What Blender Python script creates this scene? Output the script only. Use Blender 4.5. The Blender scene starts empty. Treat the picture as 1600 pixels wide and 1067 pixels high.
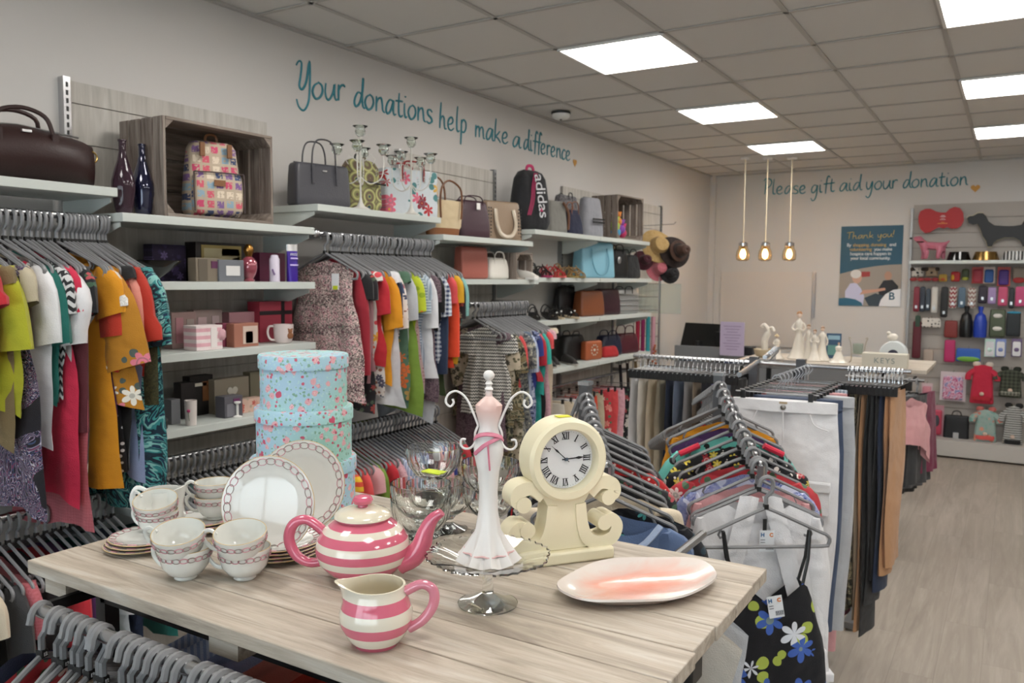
import bpy, bmesh, math, random
from mathutils import Vector, Matrix, Euler
random.seed(7)
C = bpy.context.scene.collection
sc = bpy.context.scene
PI = math.pi
# ---------------------------------------------------------------- camera, world, lights, exposure
CAM = Vector((3.117, 0.0, 1.77))
RM = Matrix(((0.85261234, -0.04551545, -0.52055791), (0.52249459, 0.06056451, 0.85048889), (0.00718305, 0.99712601, -0.07541962)))
FPX = 1282.03
cd = bpy.data.cameras.new('camera'); cam = bpy.data.objects.new('camera', cd); C.objects.link(cam)
cd.sensor_width = 36; cd.lens = FPX / 1600 * 36; cd.clip_start = 0.02
cm = RM.copy(); cm.col[2] = -cm.col[2]
cam.matrix_world = Matrix.Translation(CAM) @ cm.to_4x4()
sc.camera = cam
cd.dof.use_dof = True; cd.dof.focus_distance = 1.5; cd.dof.aperture_fstop = 8.5
sc.view_settings.view_transform = 'Standard'; sc.view_settings.look = 'None'; sc.view_settings.gamma = 1; sc.view_settings.use_curve_mapping = False
sc.view_settings.exposure = 0.9
w = bpy.data.worlds.new('daylight'); sc.world = w; w.use_nodes = True
w.node_tree.nodes['Background'].inputs[0].default_value = (0.85, 0.92, 1.0, 1)
w.node_tree.nodes['Background'].inputs[1].default_value = 2.6
PANEL_STRENGTH = 9.0
# ---------------------------------------------------------------- pixel helpers: a pixel of the 1600x1067 frame met with a plane
def ray(u, v): return RM @ Vector(((u - 800) / FPX, -(v - 533.5) / FPX, 1.0))
def on(u, v, ax, val):
    d = ray(u, v); t = (val - CAM[ax]) / d[ax]; return CAM + d * t
def onx(u, v, x): return on(u, v, 0, x)
# ---------------------------------------------------------------- mesh builder
class MB:
    def __init__(s): s.v = []; s.f = []; s.m = []; s.mi = 0; s.T = Matrix.Identity(4)
    def add(s, vs, fs):
        o = len(s.v); s.v += [s.T @ Vector(p) for p in vs]
        s.f += [tuple(i + o for i in f) for f in fs]; s.m += [s.mi] * len(fs); return s
    def box(s, c, d, rz=0.0, taper=1.0):
        x, y, z = d[0] / 2, d[1] / 2, d[2] / 2; R = Matrix.Rotation(rz, 3, 'Z'); vs = []
        for k, t in ((-1, 1), (1, taper)):
            for a, b in ((-1, -1), (1, -1), (1, 1), (-1, 1)):
                vs.append(Vector(c) + R @ Vector((a * x * t, b * y * t, k * z)))
        return s.add(vs, [(3, 2, 1, 0), (4, 5, 6, 7), (0, 1, 5, 4), (1, 2, 6, 5), (2, 3, 7, 6), (3, 0, 4, 7)])
    def loft(s, rings, cap=(True, True), closed=True):
        n = len(rings[0]); vs = [p for r in rings for p in r]; fs = []
        for i in range(len(rings) - 1):
            for j in range(n if closed else n - 1):
                k = (j + 1) % n; fs.append((i * n + j, i * n + k, (i + 1) * n + k, (i + 1) * n + j))
        if cap[0]: fs.append(tuple(reversed(range(n))))
        if cap[1]: fs.append(tuple(range((len(rings) - 1) * n, len(rings) * n)))
        return s.add(vs, fs)
    def lathe(s, prof, n=28, c=(0, 0, 0), e=1.0, cap=(True, True), wob=None):
        rings = []
        for r, z in prof:
            rr = []
            for j in range(n):
                a = 2 * PI * j / n; k = 1 + (wob(a, z) if wob else 0)
                rr.append((c[0] + r * k * math.cos(a), c[1] + r * e * k * math.sin(a), c[2] + z))
            rings.append(rr)
        return s.loft(rings, cap)
    def tube(s, pts, r, n=6, flat=1.0, cap=True):
        pts = [Vector(p) for p in pts]; N = len(pts); rs = r if isinstance(r, (list, tuple)) else [r] * N
        t0 = (pts[1] - pts[0]).normalized(); up = Vector((0, 0, 1)) if abs(t0.z) < 0.9 else Vector((1, 0, 0))
        a = t0.cross(up).normalized(); rings = []
        for i in range(N):
            t = (pts[min(i + 1, N - 1)] - pts[max(i - 1, 0)])
            t = t.normalized() if t.length > 1e-9 else t0
            a = (a - t * a.dot(t)); a = a.normalized() if a.length > 1e-6 else t.orthogonal().normalized()
            b = t.cross(a)
            rings.append([pts[i] + (a * math.cos(2 * PI * j / n) * rs[i] + b * math.sin(2 * PI * j / n) * rs[i] * flat) for j in range(n)])
        return s.loft(rings, (cap, cap))
    def prism(s, poly, y0, y1):          # polygon in local x, z pushed along y
        n = len(poly); vs = [(p[0], y0, p[1]) for p in poly] + [(p[0], y1, p[1]) for p in poly]
        fs = [tuple(range(n)), tuple(reversed(range(n, 2 * n)))] + [((i + 1) % n, i, n + i, n + (i + 1) % n) for i in range(n)]
        return s.add(vs, fs)
    def ball(s, c, r, n=10, sq=(1, 1, 1)):
        rings = []
        for i in range(1, n):
            a = PI * i / n; rings.append([(c[0] + r * sq[0] * math.sin(a) * math.cos(2 * PI * j / (n + 4)), c[1] + r * sq[1] * math.sin(a) * math.sin(2 * PI * j / (n + 4)), c[2] - r * sq[2] * math.cos(a)) for j in range(n + 4)])
        return s.loft(rings)
    def build(s, name, mat, parent=None, loc=None, rz=0.0, sharp=40, bev=0.0, sub=0):
        me = bpy.data.meshes.new(name); me.from_pydata([tuple(v) for v in s.v], [], s.f)
        for x in (mat if isinstance(mat, (list, tuple)) else [mat]): me.materials.append(x)
        for p, k in zip(me.polygons, s.m): p.material_index = k
        me.update(); me.shade_smooth(); me.set_sharp_from_angle(angle=math.radians(sharp))
        o = bpy.data.objects.new(name, me); C.objects.link(o)
        if parent: o.parent = parent
        if loc is not None: o.location = loc
        if rz: o.rotation_euler = (0, 0, rz)
        if bev:
            b = o.modifiers.new('bevel', 'BEVEL'); b.width = bev; b.segments = 2; b.limit_method = 'ANGLE'
        if sub:
            b = o.modifiers.new('sub', 'SUBSURF'); b.levels = sub; b.render_levels = sub
        return o
def tag(o, label, cat, group=None, kind=None):
    o['label'] = label; o['category'] = cat
    if group: o['group'] = group
    if kind: o['kind'] = kind
    return o
def E(name, label, cat, loc=(0, 0, 0), rz=0.0, group=None):
    o = bpy.data.objects.new(name, None); C.objects.link(o); o.location = loc; o.rotation_euler = (0, 0, rz); o.empty_display_size = .05
    return tag(o, label, cat, group)
def st(o): o['kind'] = 'structure'; return o
KIDS = {}
def copy_tree(o, parent=None):
    c = o.copy(); C.objects.link(c)
    if parent: c.parent = parent
    for ch in list(o.children): copy_tree(ch, c)
    return c
def B(c, d, rz=0.0): return MB().box(c, d, rz)
def arc(c, r, a0, a1, n=10, plane='xz', e=1.0):
    out = []
    for i in range(n + 1):
        a = a0 + (a1 - a0) * i / n; p, q = r * math.cos(a), r * e * math.sin(a)
        out.append((c[0] + p, c[1], c[2] + q) if plane == 'xz' else (c[0], c[1] + p, c[2] + q) if plane == 'yz' else (c[0] + p, c[1] + q, c[2]))
    return out
def smooth(pts, k=5):
    P = [Vector(p) for p in pts]; P = [P[0]] + P + [P[-1]]; out = []
    for i in range(1, len(P) - 2):
        for j in range(k):
            t = j / k; a, b, c, d = P[i - 1:i + 3]
            out.append(.5 * ((2 * b) + (-a + c) * t + (2 * a - 5 * b + 4 * c - d) * t * t + (-a + 3 * b - 3 * c + d) * t ** 3))
    out.append(P[-2]); return out
# ---------------------------------------------------------------- materials
def hexc(h):
    h = h.lstrip('#'); f = lambda x: (x / 12.92 if x <= .04045 else ((x + .055) / 1.055) ** 2.4)
    return tuple(f(int(h[i:i + 2], 16) / 255) for i in (0, 2, 4)) + (1,)
class NT:
    def __init__(s, name, rough=.6, metal=0.0, **k):
        s.mat = bpy.data.materials.new(name); s.mat.use_nodes = True; s.t = s.mat.node_tree; s.b = s.t.nodes['Principled BSDF']
        s.b.inputs['Roughness'].default_value = rough; s.b.inputs['Metallic'].default_value = metal
        for a, v in k.items(): s.b.inputs[a.replace('_', ' ')].default_value = v
    def n(s, typ, ins=None, **props):
        x = s.t.nodes.new('ShaderNode' + typ)
        for a, v in props.items(): setattr(x, a, v)
        for a, v in (ins or {}).items(): s.put(x.inputs[a], v)
        return x
    def put(s, sock, v):
        if isinstance(v, bpy.types.NodeSocket): s.t.links.new(v, sock)
        elif isinstance(v, bpy.types.Node): s.t.links.new(v.outputs[0], sock)
        else: sock.default_value = v
    def m(s, op, a, b=0.0, c=0.0):
        return s.n('Math', {0: a, 1: b, 2: c}, operation=op).outputs[0]
    def mix(s, f, a, b):
        x = s.n('Mix', data_type='RGBA'); s.put(x.inputs[0], f); s.put(x.inputs[6], a); s.put(x.inputs[7], b); return x.outputs[2]
    def co(s, scale=(1, 1, 1), rot=(0, 0, 0), src='Object'):
        t = s.n('TexCoord'); mp = s.n('Mapping', {'Vector': t.outputs[src], 'Scale': scale, 'Rotation': rot}); return mp.outputs[0]
    def xyz(s, co): x = s.n('SeparateXYZ', {0: co}); return x.outputs
    def noise(s, co, scale=5, detail=2, dist=0.0, rough=.5): return s.n('TexNoise', {'Vector': co, 'Scale': scale, 'Detail': detail, 'Distortion': dist, 'Roughness': rough})
    def ramp(s, f, stops, interp='LINEAR'):
        r = s.n('ValToRGB', {0: f}); cr = r.color_ramp; cr.interpolation = interp
        while len(cr.elements) > 1: cr.elements.remove(cr.elements[-1])
        cr.elements[0].position = stops[0][0]; cr.elements[0].color = stops[0][1]
        for p, c in stops[1:]:
            e = cr.elements.new(p); e.color = c
        return r.outputs[0]
    def col(s, c): s.put(s.b.inputs['Base Color'], c); return s
    def bump(s, h, st=.3, d=.01):
        x = s.n('Bump', {'Height': h, 'Strength': st, 'Distance': d}); s.t.links.new(x.outputs[0], s.b.inputs['Normal']); return s
_MC = {}
def mat(c, rough=.6, metal=0.0, name=None, **k):
    key = (c, rough, metal, tuple(sorted(k.items())))
    if key not in _MC:
        _MC[key] = NT(name or 'plain_' + c.strip('#'), rough, metal, **k).col(hexc(c)).mat
    return _MC[key]
def glass(c='#ffffff', rough=.02, ior=1.45, name='glass'):
    return mat(c, rough, 0.0, name, Transmission_Weight=1.0, IOR=ior)
def emit(c, s, name='lit'):
    x = NT(name); x.col(hexc(c)); x.b.inputs['Emission Color'].default_value = hexc(c); x.b.inputs['Emission Strength'].default_value = s; return x.mat
_FC = {}
def fab(kind, *cols, s=1.0, rough=.85):
    """a cloth: KIND of print and its colours"""
    key = (kind, cols, s, rough)
    if key in _FC: return _FC[key]
    N = NT('cloth_' + kind, rough); H = [hexc(c) for c in cols]; N.b.inputs['Sheen Weight'].default_value = .1
    co = N.co((1, 0 if kind in ('floral', 'patch', 'rings', 'dots', 'paisley', 'ikat', 'camo') else 1, 1)); base = H[0]
    X = N.xyz(co); x, y, z = X[0], X[1], X[2]
    def cells(scale, thr, seedoff, rnd=1.0, jag=.12):
        c2 = N.n('VectorMath', {0: co, 1: (seedoff, seedoff * .3, -seedoff)}, operation='ADD').outputs[0]
        nz = N.noise(c2, scale * 2.2, 1); wv = N.n('VectorMath', {0: nz.outputs['Color'], 1: (jag / scale,) * 3}, operation='MULTIPLY').outputs[0]
        c3 = N.n('VectorMath', {0: c2, 1: wv}, operation='ADD').outputs[0]
        v = N.n('TexVoronoi', {'Vector': c3, 'Scale': scale, 'Randomness': rnd}); return v, N.m('LESS_THAN', v.outputs['Distance'], thr)
    out = base
    if kind == 'plain':
        nz = N.noise(co, 60 * s, 2); out = N.mix(N.m('MULTIPLY', nz.outputs[0], .25), base, tuple(min(1, a * 1.25 + .01) for a in base[:3]) + (1,))
    elif kind == 'floral':
        sc_ = 14 * s
        v2, m2 = cells(sc_ * 1.5, .30, 3.1); out = N.mix(m2, out, H[-1])
        v1, m1 = cells(sc_, .36, 0.0, jag=.05)
        dv = N.n('VectorMath', {0: co, 1: v1.outputs['Position']}, operation='SUBTRACT').outputs[0]; D = N.xyz(dv)
        an = N.m('ARCTAN2', D[2], D[0]); pt = N.m('ABSOLUTE', N.m('COSINE', N.m('ADD', N.m('MULTIPLY', an, 3.0), N.m('MULTIPLY', N.xyz(v1.outputs['Color'])[1], 6.0))))
        thr = N.m('ADD', .24, N.m('MULTIPLY', pt, .2)); m1 = N.m('LESS_THAN', v1.outputs['Distance'], thr)
        r = N.xyz(v1.outputs['Color'])[0]; k = len(H) - 2
        stops = [(i / max(1, k), H[1 + i]) for i in range(k)] or [(0, H[-1])]
        fc = N.ramp(r, stops, 'CONSTANT'); out = N.mix(m1, out, fc)
        fc = out if False else fc; inner = N.m('LESS_THAN', N.m('ABSOLUTE', N.m('SUBTRACT', v1.outputs['Distance'], .2)), .025); out = N.mix(N.m('MULTIPLY', N.m('MULTIPLY', inner, m1), .45), out, H[-1])
        mc = N.m('LESS_THAN', v1.outputs['Distance'], .085); out = N.mix(mc, out, hexc('#d9b34a') if s < .8 else H[0])
    elif kind == 'speckle':
        nz = N.noise(co, 55 * s, 3, rough=.7); out = N.ramp(nz.outputs[0], [(0, H[0]), (.46, H[1 % len(H)]), (.52, H[2 % len(H)]), (.57, H[0]), (.63, H[-1])], 'CONSTANT')
    elif kind == 'band':
        nz = N.noise(co, 70, 3, rough=.7); sp = N.ramp(nz.outputs[0], [(0, H[0]), (.42, H[1]), (.5, H[0]), (.55, H[2]), (.62, H[1])], 'CONSTANT')
        sp2 = N.ramp(nz.outputs[0], [(0, H[1]), (.4, H[0]), (.47, H[1]), (.56, H[2]), (.6, H[3])], 'CONSTANT')
        nz2 = N.noise(co, 12, 1); zz = N.m('ADD', z, N.m('MULTIPLY', nz2.outputs[0], .03)); bd = N.m('GREATER_THAN', N.m('FRACT', N.m('MULTIPLY', zz, 7.2)), .62)
        out = N.mix(bd, sp, sp2)
    elif kind in ('hstripe', 'vstripe', 'gingham', 'zigzag'):
        f = 28 * s
        if kind == 'hstripe': m = N.m('LESS_THAN', N.m('FRACT', N.m('MULTIPLY', z, f)), .5)
        if kind == 'vstripe': m = N.m('LESS_THAN', N.m('FRACT', N.m('MULTIPLY', x, f)), .5)
        if kind == 'gingham':
            a = N.m('LESS_THAN', N.m('FRACT', N.m('MULTIPLY', z, f)), .5); b = N.m('LESS_THAN', N.m('FRACT', N.m('MULTIPLY', x, f)), .5); m = N.m('MULTIPLY', N.m('ADD', a, b), .5)
        if kind == 'zigzag':
            t = N.m('PINGPONG', N.m('MULTIPLY', x, f * 1.5), .5); m = N.m('LESS_THAN', N.m('FRACT', N.m('ADD', N.m('MULTIPLY', z, f), t)), .5)
        out = N.mix(m, H[0], H[1])
    elif kind == 'dots':
        v, m = cells(26 * s, .27, 0.0, .35, 0.0); out = N.mix(m, H[0], H[1])
        if len(H) > 2: out = N.mix(N.m('LESS_THAN', v.outputs['Distance'], .13), out, H[2])
    elif kind == 'ikat':
        nz = N.noise(co, 6 * s, 3, 2.5); f = N.m('FRACT', N.m('ADD', N.m('MULTIPLY', nz.outputs[0], 9.0), N.m('MULTIPLY', z, 9.0)))
        k = len(H); out = N.ramp(f, [(i / k, H[i]) for i in range(k)], 'CONSTANT')
    elif kind == 'paisley':
        nz = N.noise(co, 8 * s, 2, 4.0); f = N.m('FRACT', N.m('MULTIPLY', nz.outputs[0], 11.0))
        k = len(H); cc = N.ramp(f, [(i / k, H[i]) for i in range(k)], 'CONSTANT')
        big = N.m('GREATER_THAN', N.noise(co, 5 * s, 1).outputs[0], .44); out = N.mix(big, H[0], cc)
    elif kind == 'camo':
        nz = N.noise(co, 16 * s, 3); k = len(H); out = N.ramp(nz.outputs[0], [(0, H[0])] + [(.38 + .24 * i / k, H[i]) for i in range(1, k)], 'CONSTANT')
    elif kind == 'rings':
        v = N.n('TexVoronoi', {'Vector': co, 'Scale': 13 * s, 'Randomness': .35}); k = len(H)
        out = N.ramp(v.outputs['Distance'], [(0, H[1]), (.14, H[0]), (.22, H[2]), (.36, H[0]), (.42, H[3 % k]), (.5, H[0]), (.56, H[2]), (.62, H[0])], 'CONSTANT')
    elif kind == 'patch':
        v = N.n('TexVoronoi', {'Vector': co, 'Scale': 26 * s, 'Randomness': .12}, distance='CHEBYCHEV'); r = N.xyz(v.outputs['Color'])[0]
        k = len(H) - 1; cc = N.ramp(r, [(i / k, H[1 + i]) for i in range(k)], 'CONSTANT')
        det = N.m('GREATER_THAN', N.noise(co, 90 * s, 2).outputs[0], .42)
        out = N.mix(N.m('MULTIPLY', N.m('LESS_THAN', v.outputs['Distance'], .36), det), H[0], cc)
    wv = N.noise(co, 9, 2); wf = N.noise(co, 320, 1)
    N.bump(N.m('ADD', wv.outputs[0], N.m('MULTIPLY', wf.outputs[0], .06)), .55, .035)
    N.col(out); _FC[key] = N.mat; return N.mat
def wood(c1, c2, c3, grain='x', s=1.0, rough=.55, name='wood'):
    N = NT(name, rough); sc3 = {'x': (1.2, 14, 14), 'y': (14, 1.2, 14), 'z': (14, 14, 1.2)}[grain]
    co = N.co(tuple(a * s for a in sc3)); oi = N.n('ObjectInfo')
    co = N.n('VectorMath', {0: co, 1: N.n('CombineXYZ', {0: N.m('MULTIPLY', oi.outputs['Random'], 37.0)}).outputs[0]}, operation='ADD').outputs[0]
    n1 = N.noise(co, 2.2, 6, 1.2, .62); n2 = N.noise(co, 9, 4, .3, .7)
    a = N.ramp(n1.outputs[0], [(.3, hexc(c1)), (.5, hexc(c2)), (.68, hexc(c3))])
    f = N.m('MULTIPLY', N.m('SUBTRACT', n2.outputs[0], .45), 1.1)
    out = N.mix(N.n('Clamp', {0: f}).outputs[0], a, hexc(c1)); N.col(out); N.bump(n2.outputs[0], .25, .004); return N.mat
def text(name, body, size, m, parent=None, M=None, align='CENTER', ext=.0006, spacing=1.0, bold=0.0):
    cu = bpy.data.curves.new(name, 'FONT'); cu.body = body; cu.size = size; cu.align_x = align; cu.extrude = ext; cu.space_character = spacing; cu.offset = bold
    t = bpy.data.objects.new(name, cu); C.objects.link(t); bpy.context.view_layer.update()
    me = bpy.data.meshes.new_from_object(t.evaluated_get(bpy.context.evaluated_depsgraph_get())); bpy.data.objects.remove(t)
    me.materials.clear(); me.materials.append(m); o = bpy.data.objects.new(name, me); C.objects.link(o)
    if parent: o.parent = parent
    if M is not None: me.transform(M)
    return o
def frame(o, xa, ya, za):   # matrix from origin and three axes
    m = Matrix.Identity(4)
    for i, a in enumerate((xa, ya, za)): m.col[i][:3] = Vector(a)
    m.col[3][:3] = Vector(o); return m
UP = Vector((0, 0, 1))
FY = lambda o: frame(o, (1, 0, 0), (0, 0, 1), (0, -1, 0))      # writing that faces -y
FX = lambda o: frame(o, (0, 1, 0), (0, 0, 1), (1, 0, 0))       # writing that faces +x
WHITE = mat('#e8e6e2', .4); STEEL = mat('#c9c9cb', .22, 1.0, 'chrome'); BLACK = mat('#141414', .45); GREYP = mat('#7c7c7e', .36, 0.0, 'grey_plastic')
DARKM = mat('#2a2b2d', .4, .6)
# ================================================================ the room
H = 3.0; YB = 9.6; XR = 6.6; YF = -3.2
def wallmat():
    N = NT('painted_wall', .75); n = N.noise(N.co(), 90, 3); N.col(hexc('#cdc9c5')); N.bump(n.outputs[0], .05, .002); return N.mat
WALL = wallmat()
def floormat():
    N = NT('vinyl_planks', .42); co = N.co(); X = N.xyz(co)
    row = N.m('FLOOR', N.m('DIVIDE', X[0], .18)); off = N.m('MULTIPLY', N.m('FRACT', N.m('MULTIPLY', row, .377)), 1.2)
    cell = N.m('FLOOR', N.m('DIVIDE', N.m('ADD', X[1], off), 1.2)); rnd = N.n('TexWhiteNoise', {'Vector': N.n('CombineXYZ', {0: row, 1: cell}).outputs[0]}, noise_dimensions='2D').outputs[0]
    c2 = N.n('CombineXYZ', {0: N.m('MULTIPLY', X[0], 6.0), 1: N.m('ADD', N.m('MULTIPLY', X[1], .42), N.m('MULTIPLY', rnd, 30.0)), 2: rnd}).outputs[0]
    n1 = N.noise(c2, 1.6, 6, 1.6, .6); n2 = N.noise(c2, 7, 4, .2, .7)
    a = N.ramp(n1.outputs[0], [(.25, hexc('#8a8074')), (.5, hexc('#9d9387')), (.75, hexc('#aea498'))])
    a = N.mix(N.m('MULTIPLY', rnd, .3), a, hexc('#948a7e'))
    a = N.mix(N.n('Clamp', {0: N.m('MULTIPLY', N.m('SUBTRACT', n2.outputs[0], .5), 1.1)}).outputs[0], a, hexc('#c2bab0'))
    ex = N.m('LESS_THAN', N.m('FRACT', N.m('DIVIDE', X[0], .18)), .012); ey = N.m('LESS_THAN', N.m('FRACT', N.m('DIVIDE', N.m('ADD', X[1], off), 1.2)), .002)
    a = N.mix(N.m('MULTIPLY', N.m('MAXIMUM', ex, ey), .5), a, hexc('#6a6156')); N.col(a); N.bump(n2.outputs[0], .06, .002); return N.mat
st(B(((XR) / 2, (YB + YF) / 2, -.05), (XR + .4, YB - YF + .4, .1)).build('floor', floormat()))
st(B((-.1, (YB + YF) / 2, H / 2 + .1), (.2, YB - YF + .4, H + .2)).build('wall_left', WALL))
st(B((XR / 2, YB + .1, H / 2 + .1), (XR, .2, H + .2)).build('wall_back', WALL))
st(B((XR + .1, (YB + YF) / 2, H / 2 + .1), (.2, YB - YF + .4, H + .2)).build('wall_right', WALL))
# shop front behind the camera: low wall, glazing bars and a glazed opening
m = MB(); m.box((XR / 2, YF - .1, .25), (XR, .2, .5)); m.box((XR / 2, YF - .1, 2.85), (XR, .2, .5))
for x in (.1, 2.2, 4.4, 6.5): m.box((x, YF - .1, 1.55), (.12, .12, 2.2))
st(m.build('wall_front', WALL))
st(B((XR / 2, YF - .1, 1.55), (XR - .2, .008, 2.1)).build('window_1', glass('#f4fbfa', name='shop_glass')))
tile = NT('ceiling_tile', .85); tn = tile.noise(tile.co(), 160, 3); tile.col(hexc('#d2cfcb')); tile.bump(tn.outputs[0], .12, .002); tile = tile.mat
gridm = mat('#b3b0ab', .5)
LX = [0.362 + .6 * i for i in range(-1, 11)]; LY = [3.95 + .6 * j for j in range(-12, 10)]
lights = {(1, 0): 1, (1, 3): 1, (1, 6): 1, (4, 0): 1, (4, 3): 1, (4, 6): 1, (1, -3): 1, (4, -3): 1, (1, -6): 1, (4, -6): 1, (7, 0): 1, (7, -3): 1, (7, -6): 1, (7, 4): 1}
m = MB(); m.box((XR / 2, (YB + YF) / 2, H + .15), (XR + .4, YB - YF + .4, .1)); st(m.build('ceiling', tile))
m = MB()
xs = [0] + [x for x in LX if 0 < x < XR] + [XR]; ys = [YF] + [y for y in LY if YF < y < YB] + [YB]
for i in range(len(xs) - 1):
    for j in range(len(ys) - 1):
        cx, cy = (xs[i] + xs[i + 1]) / 2, (ys[j] + ys[j + 1]) / 2
        key = (round((xs[i] - .362) / .6), round((ys[j] - 3.95) / .6))
        if key in lights and xs[i] > .1: continue
        m.box((cx, cy, H + .03), (xs[i + 1] - xs[i] - .002, ys[j + 1] - ys[j] - .002, .05))
st(m.build('ceiling_tiles', tile))
m = MB()
for x in xs[1:-1]: m.box((x, (YB + YF) / 2, H + .001), (.024, YB - YF, .006))
for y in ys[1:-1]: m.box((XR / 2, y, H + .0005), (XR, .024, .005))
m.box((.01, (YB + YF) / 2, H - .004), (.02, YB - YF, .014)); m.box((XR / 2, YB - .01, H - .004), (XR, .02, .014))
st(m.build('trim_1', gridm))
LIT = emit('#fffcf7', PANEL_STRENGTH, 'led_diffuser')
desc = {(1, 0): 'square ceiling light panel, the largest glowing one over the table', (1, 3): 'square ceiling light panel, second in the row over the rails', (1, 6): 'square ceiling light panel just before the hanging bulbs',
        (4, 0): 'square ceiling light panel cut by the top edge of the picture', (4, 3): 'square ceiling light panel at the edge of the picture, middle of its row', (4, 6): 'square ceiling light panel at the edge of the picture, above the pet wall'}
for (i, j) in lights:
    x, y = .362 + .6 * i + .3, 3.95 + .6 * j + .3
    if y < YF + .4: continue
    t = E('ceiling_light', desc.get((i, j), 'square ceiling light panel behind where the picture was taken'), 'ceiling light', (x, y, H), group=None if (i, j) in desc else 'light panels out of view')
    f = MB()
    for a, b in ((0, 1), (1, 0)):
        for k in (-1, 1): f.box((k * .291 * b, k * .291 * a, .004), (.582 if a else .016, .582 if b else .016, .03))
    f.build('frame', WHITE, t); B((0, 0, .012), (.57, .57, .01)).build('diffuser', LIT, t)
st(B((.012, 4.8, .05), (.024, 9.5, .1)).build('baseboard_left', WHITE))
st(B((3.2, YB - .012, .05), (6.3, .024, .1)).build('baseboard_back', WHITE))
st(B((.03, YB - .03, H / 2), (.06, .06, H)).build('trim_2', WALL))
# smoke detector
t = E('smoke_detector', 'round white ceiling detector with a black base ring, near the lettering on the wall', 'smoke detector', (.208, 5.42, H - .005))
MB().lathe([(.07, -.012), (.072, 0)], 28).build('base_ring', BLACK, t)
MB().lathe([(.02, -.05), (.05, -.045), (.064, -.03), (.066, -.012)], 28).build('housing', WHITE, t)
MB().lathe([(.006, -.056), (.008, -.05)], 12).build('sensor', BLACK, t)
# ---------------------------------------------------------------- hand lettering
L = {'o': [[(.5, 1), (.15, .8), (0, .4), (.2, .02), (.52, .08), (.74, .45), (.68, .85), (.42, 1.02)]],
 'a': [[(.72, .92), (.42, 1), (.12, .65), (.02, .2), (.2, .02), (.48, .3), (.74, .95), (.7, .3), (.8, .02), (.98, .1)]],
 'u': [[(.05, 1), (0, .45), (.12, .05), (.35, .05), (.62, .5), (.72, 1), (.7, .4), (.82, .02), (1, .1)]],
 'r': [[(.1, 1), (.08, .5), (.08, 0)], [(.08, .55), (.25, .9), (.45, 1), (.6, .88)]],
 'n': [[(.08, 1), (.06, .5), (.05, 0)], [(.06, .45), (.25, .85), (.5, .95), (.6, .6), (.66, .15), (.85, .03)]],
 'm': [[(.08, 1), (.06, .5), (.05, 0)], [(.06, .5), (.25, .9), (.42, .85), (.46, .4), (.46, .05)], [(.47, .5), (.66, .9), (.85, .85), (.9, .4), (.95, .05), (1.1, .05)]],
 'd': [[(.66, .85), (.38, .98), (.1, .6), (.02, .2), (.2, .02), (.5, .35), (.72, 1.1), (.8, 1.95), (.7, .9), (.74, .2), (.88, .02), (1, .1)]],
 't': [[(.35, 1.6), (.28, .8), (.3, .15), (.5, 0), (.68, .12)], [(0, 1.02), (.35, 1.06), (.68, 1.08)]],
 'i': [[(.12, 1), (.1, .4), (.2, .03), (.38, .1)], [(.2, 1.42), (.22, 1.5)]],
 's': [[(.62, .85), (.4, 1), (.14, .88), (.16, .62), (.5, .4), (.58, .14), (.3, 0), (.02, .1)]],
 'h': [[(.2, 1.95), (.1, 1), (.05, 0)], [(.08, .5), (.3, .92), (.52, .85), (.56, .4), (.62, .05), (.8, .05)]],
 'e': [[(.08, .42), (.4, .5), (.6, .72), (.48, .98), (.2, .9), (.02, .5), (.12, .1), (.4, 0), (.7, .2)]],
 'l': [[(.2, 1.95), (.1, 1), (.1, .2), (.25, .02), (.42, .1)]],
 'p': [[(.15, 1), (.1, 0), (.05, -.95)], [(.12, .6), (.35, 1), (.66, .85), (.66, .35), (.4, .03), (.12, .15)]],
 'k': [[(.2, 1.95), (.1, 1), (.05, 0)], [(.66, .95), (.35, .6), (.1, .42), (.4, .35), (.75, 0)]],
 'f': [[(.75, 1.75), (.55, 1.98), (.38, 1.6), (.3, .6), (.25, -.2)], [(0, 1), (.32, 1.02), (.66, 1.05)]],
 'c': [[(.62, .82), (.4, 1), (.12, .7), (.02, .3), (.2, .02), (.45, .04), (.66, .22)]],
 'g': [[(.7, .85), (.4, 1), (.1, .65), (.08, .2), (.3, .05), (.6, .4), (.74, .95), (.68, 0), (.5, -.75), (.2, -.95), (.02, -.6)]],
 'y': [[(.08, 1), (.05, .5), (.2, .1), (.45, .25), (.7, 1), (.66, .2), (.5, -.6), (.25, -.95), (0, -.7)]],
 'Y': [[(0, 1.9), (.18, 2.15), (.38, 2.05), (.3, 1.3), (.2, .7), (.4, .5), (.7, 1), (.95, 2.2), (.96, 1), (.85, -.2), (.5, -.75), (.15, -.55), (0, -.1)]],
 'P': [[(.3, 2), (.25, 1), (.15, 0)], [(0, 1.75), (.3, 2.05), (.8, 1.9), (.95, 1.45), (.7, 1.0), (.28, .8)]],
 'T': [[(.5, 1.95), (.42, 1), (.35, 0)], [(0, 1.9), (.5, 1.98), (1.15, 2.05)]],
 '!': [[(.25, 1.95), (.15, 1), (.1, .5)], [(.06, .1), (.06, 0)]]}
ADV = {'m': 1.25, 'i': .5, 'l': .52, 't': .75, 'f': .62, 'r': .72, 's': .78, 'c': .75, 'Y': 1.15, 'P': 1.05, 'T': 1.0, '!': .4}
def word_strokes(wd):
    x = 0; out = []
    for ch in wd:
        for stt in L[ch]: out.append([(x + a, b) for a, b in stt])
        x += ADV.get(ch, .95)
    return out, x
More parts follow.
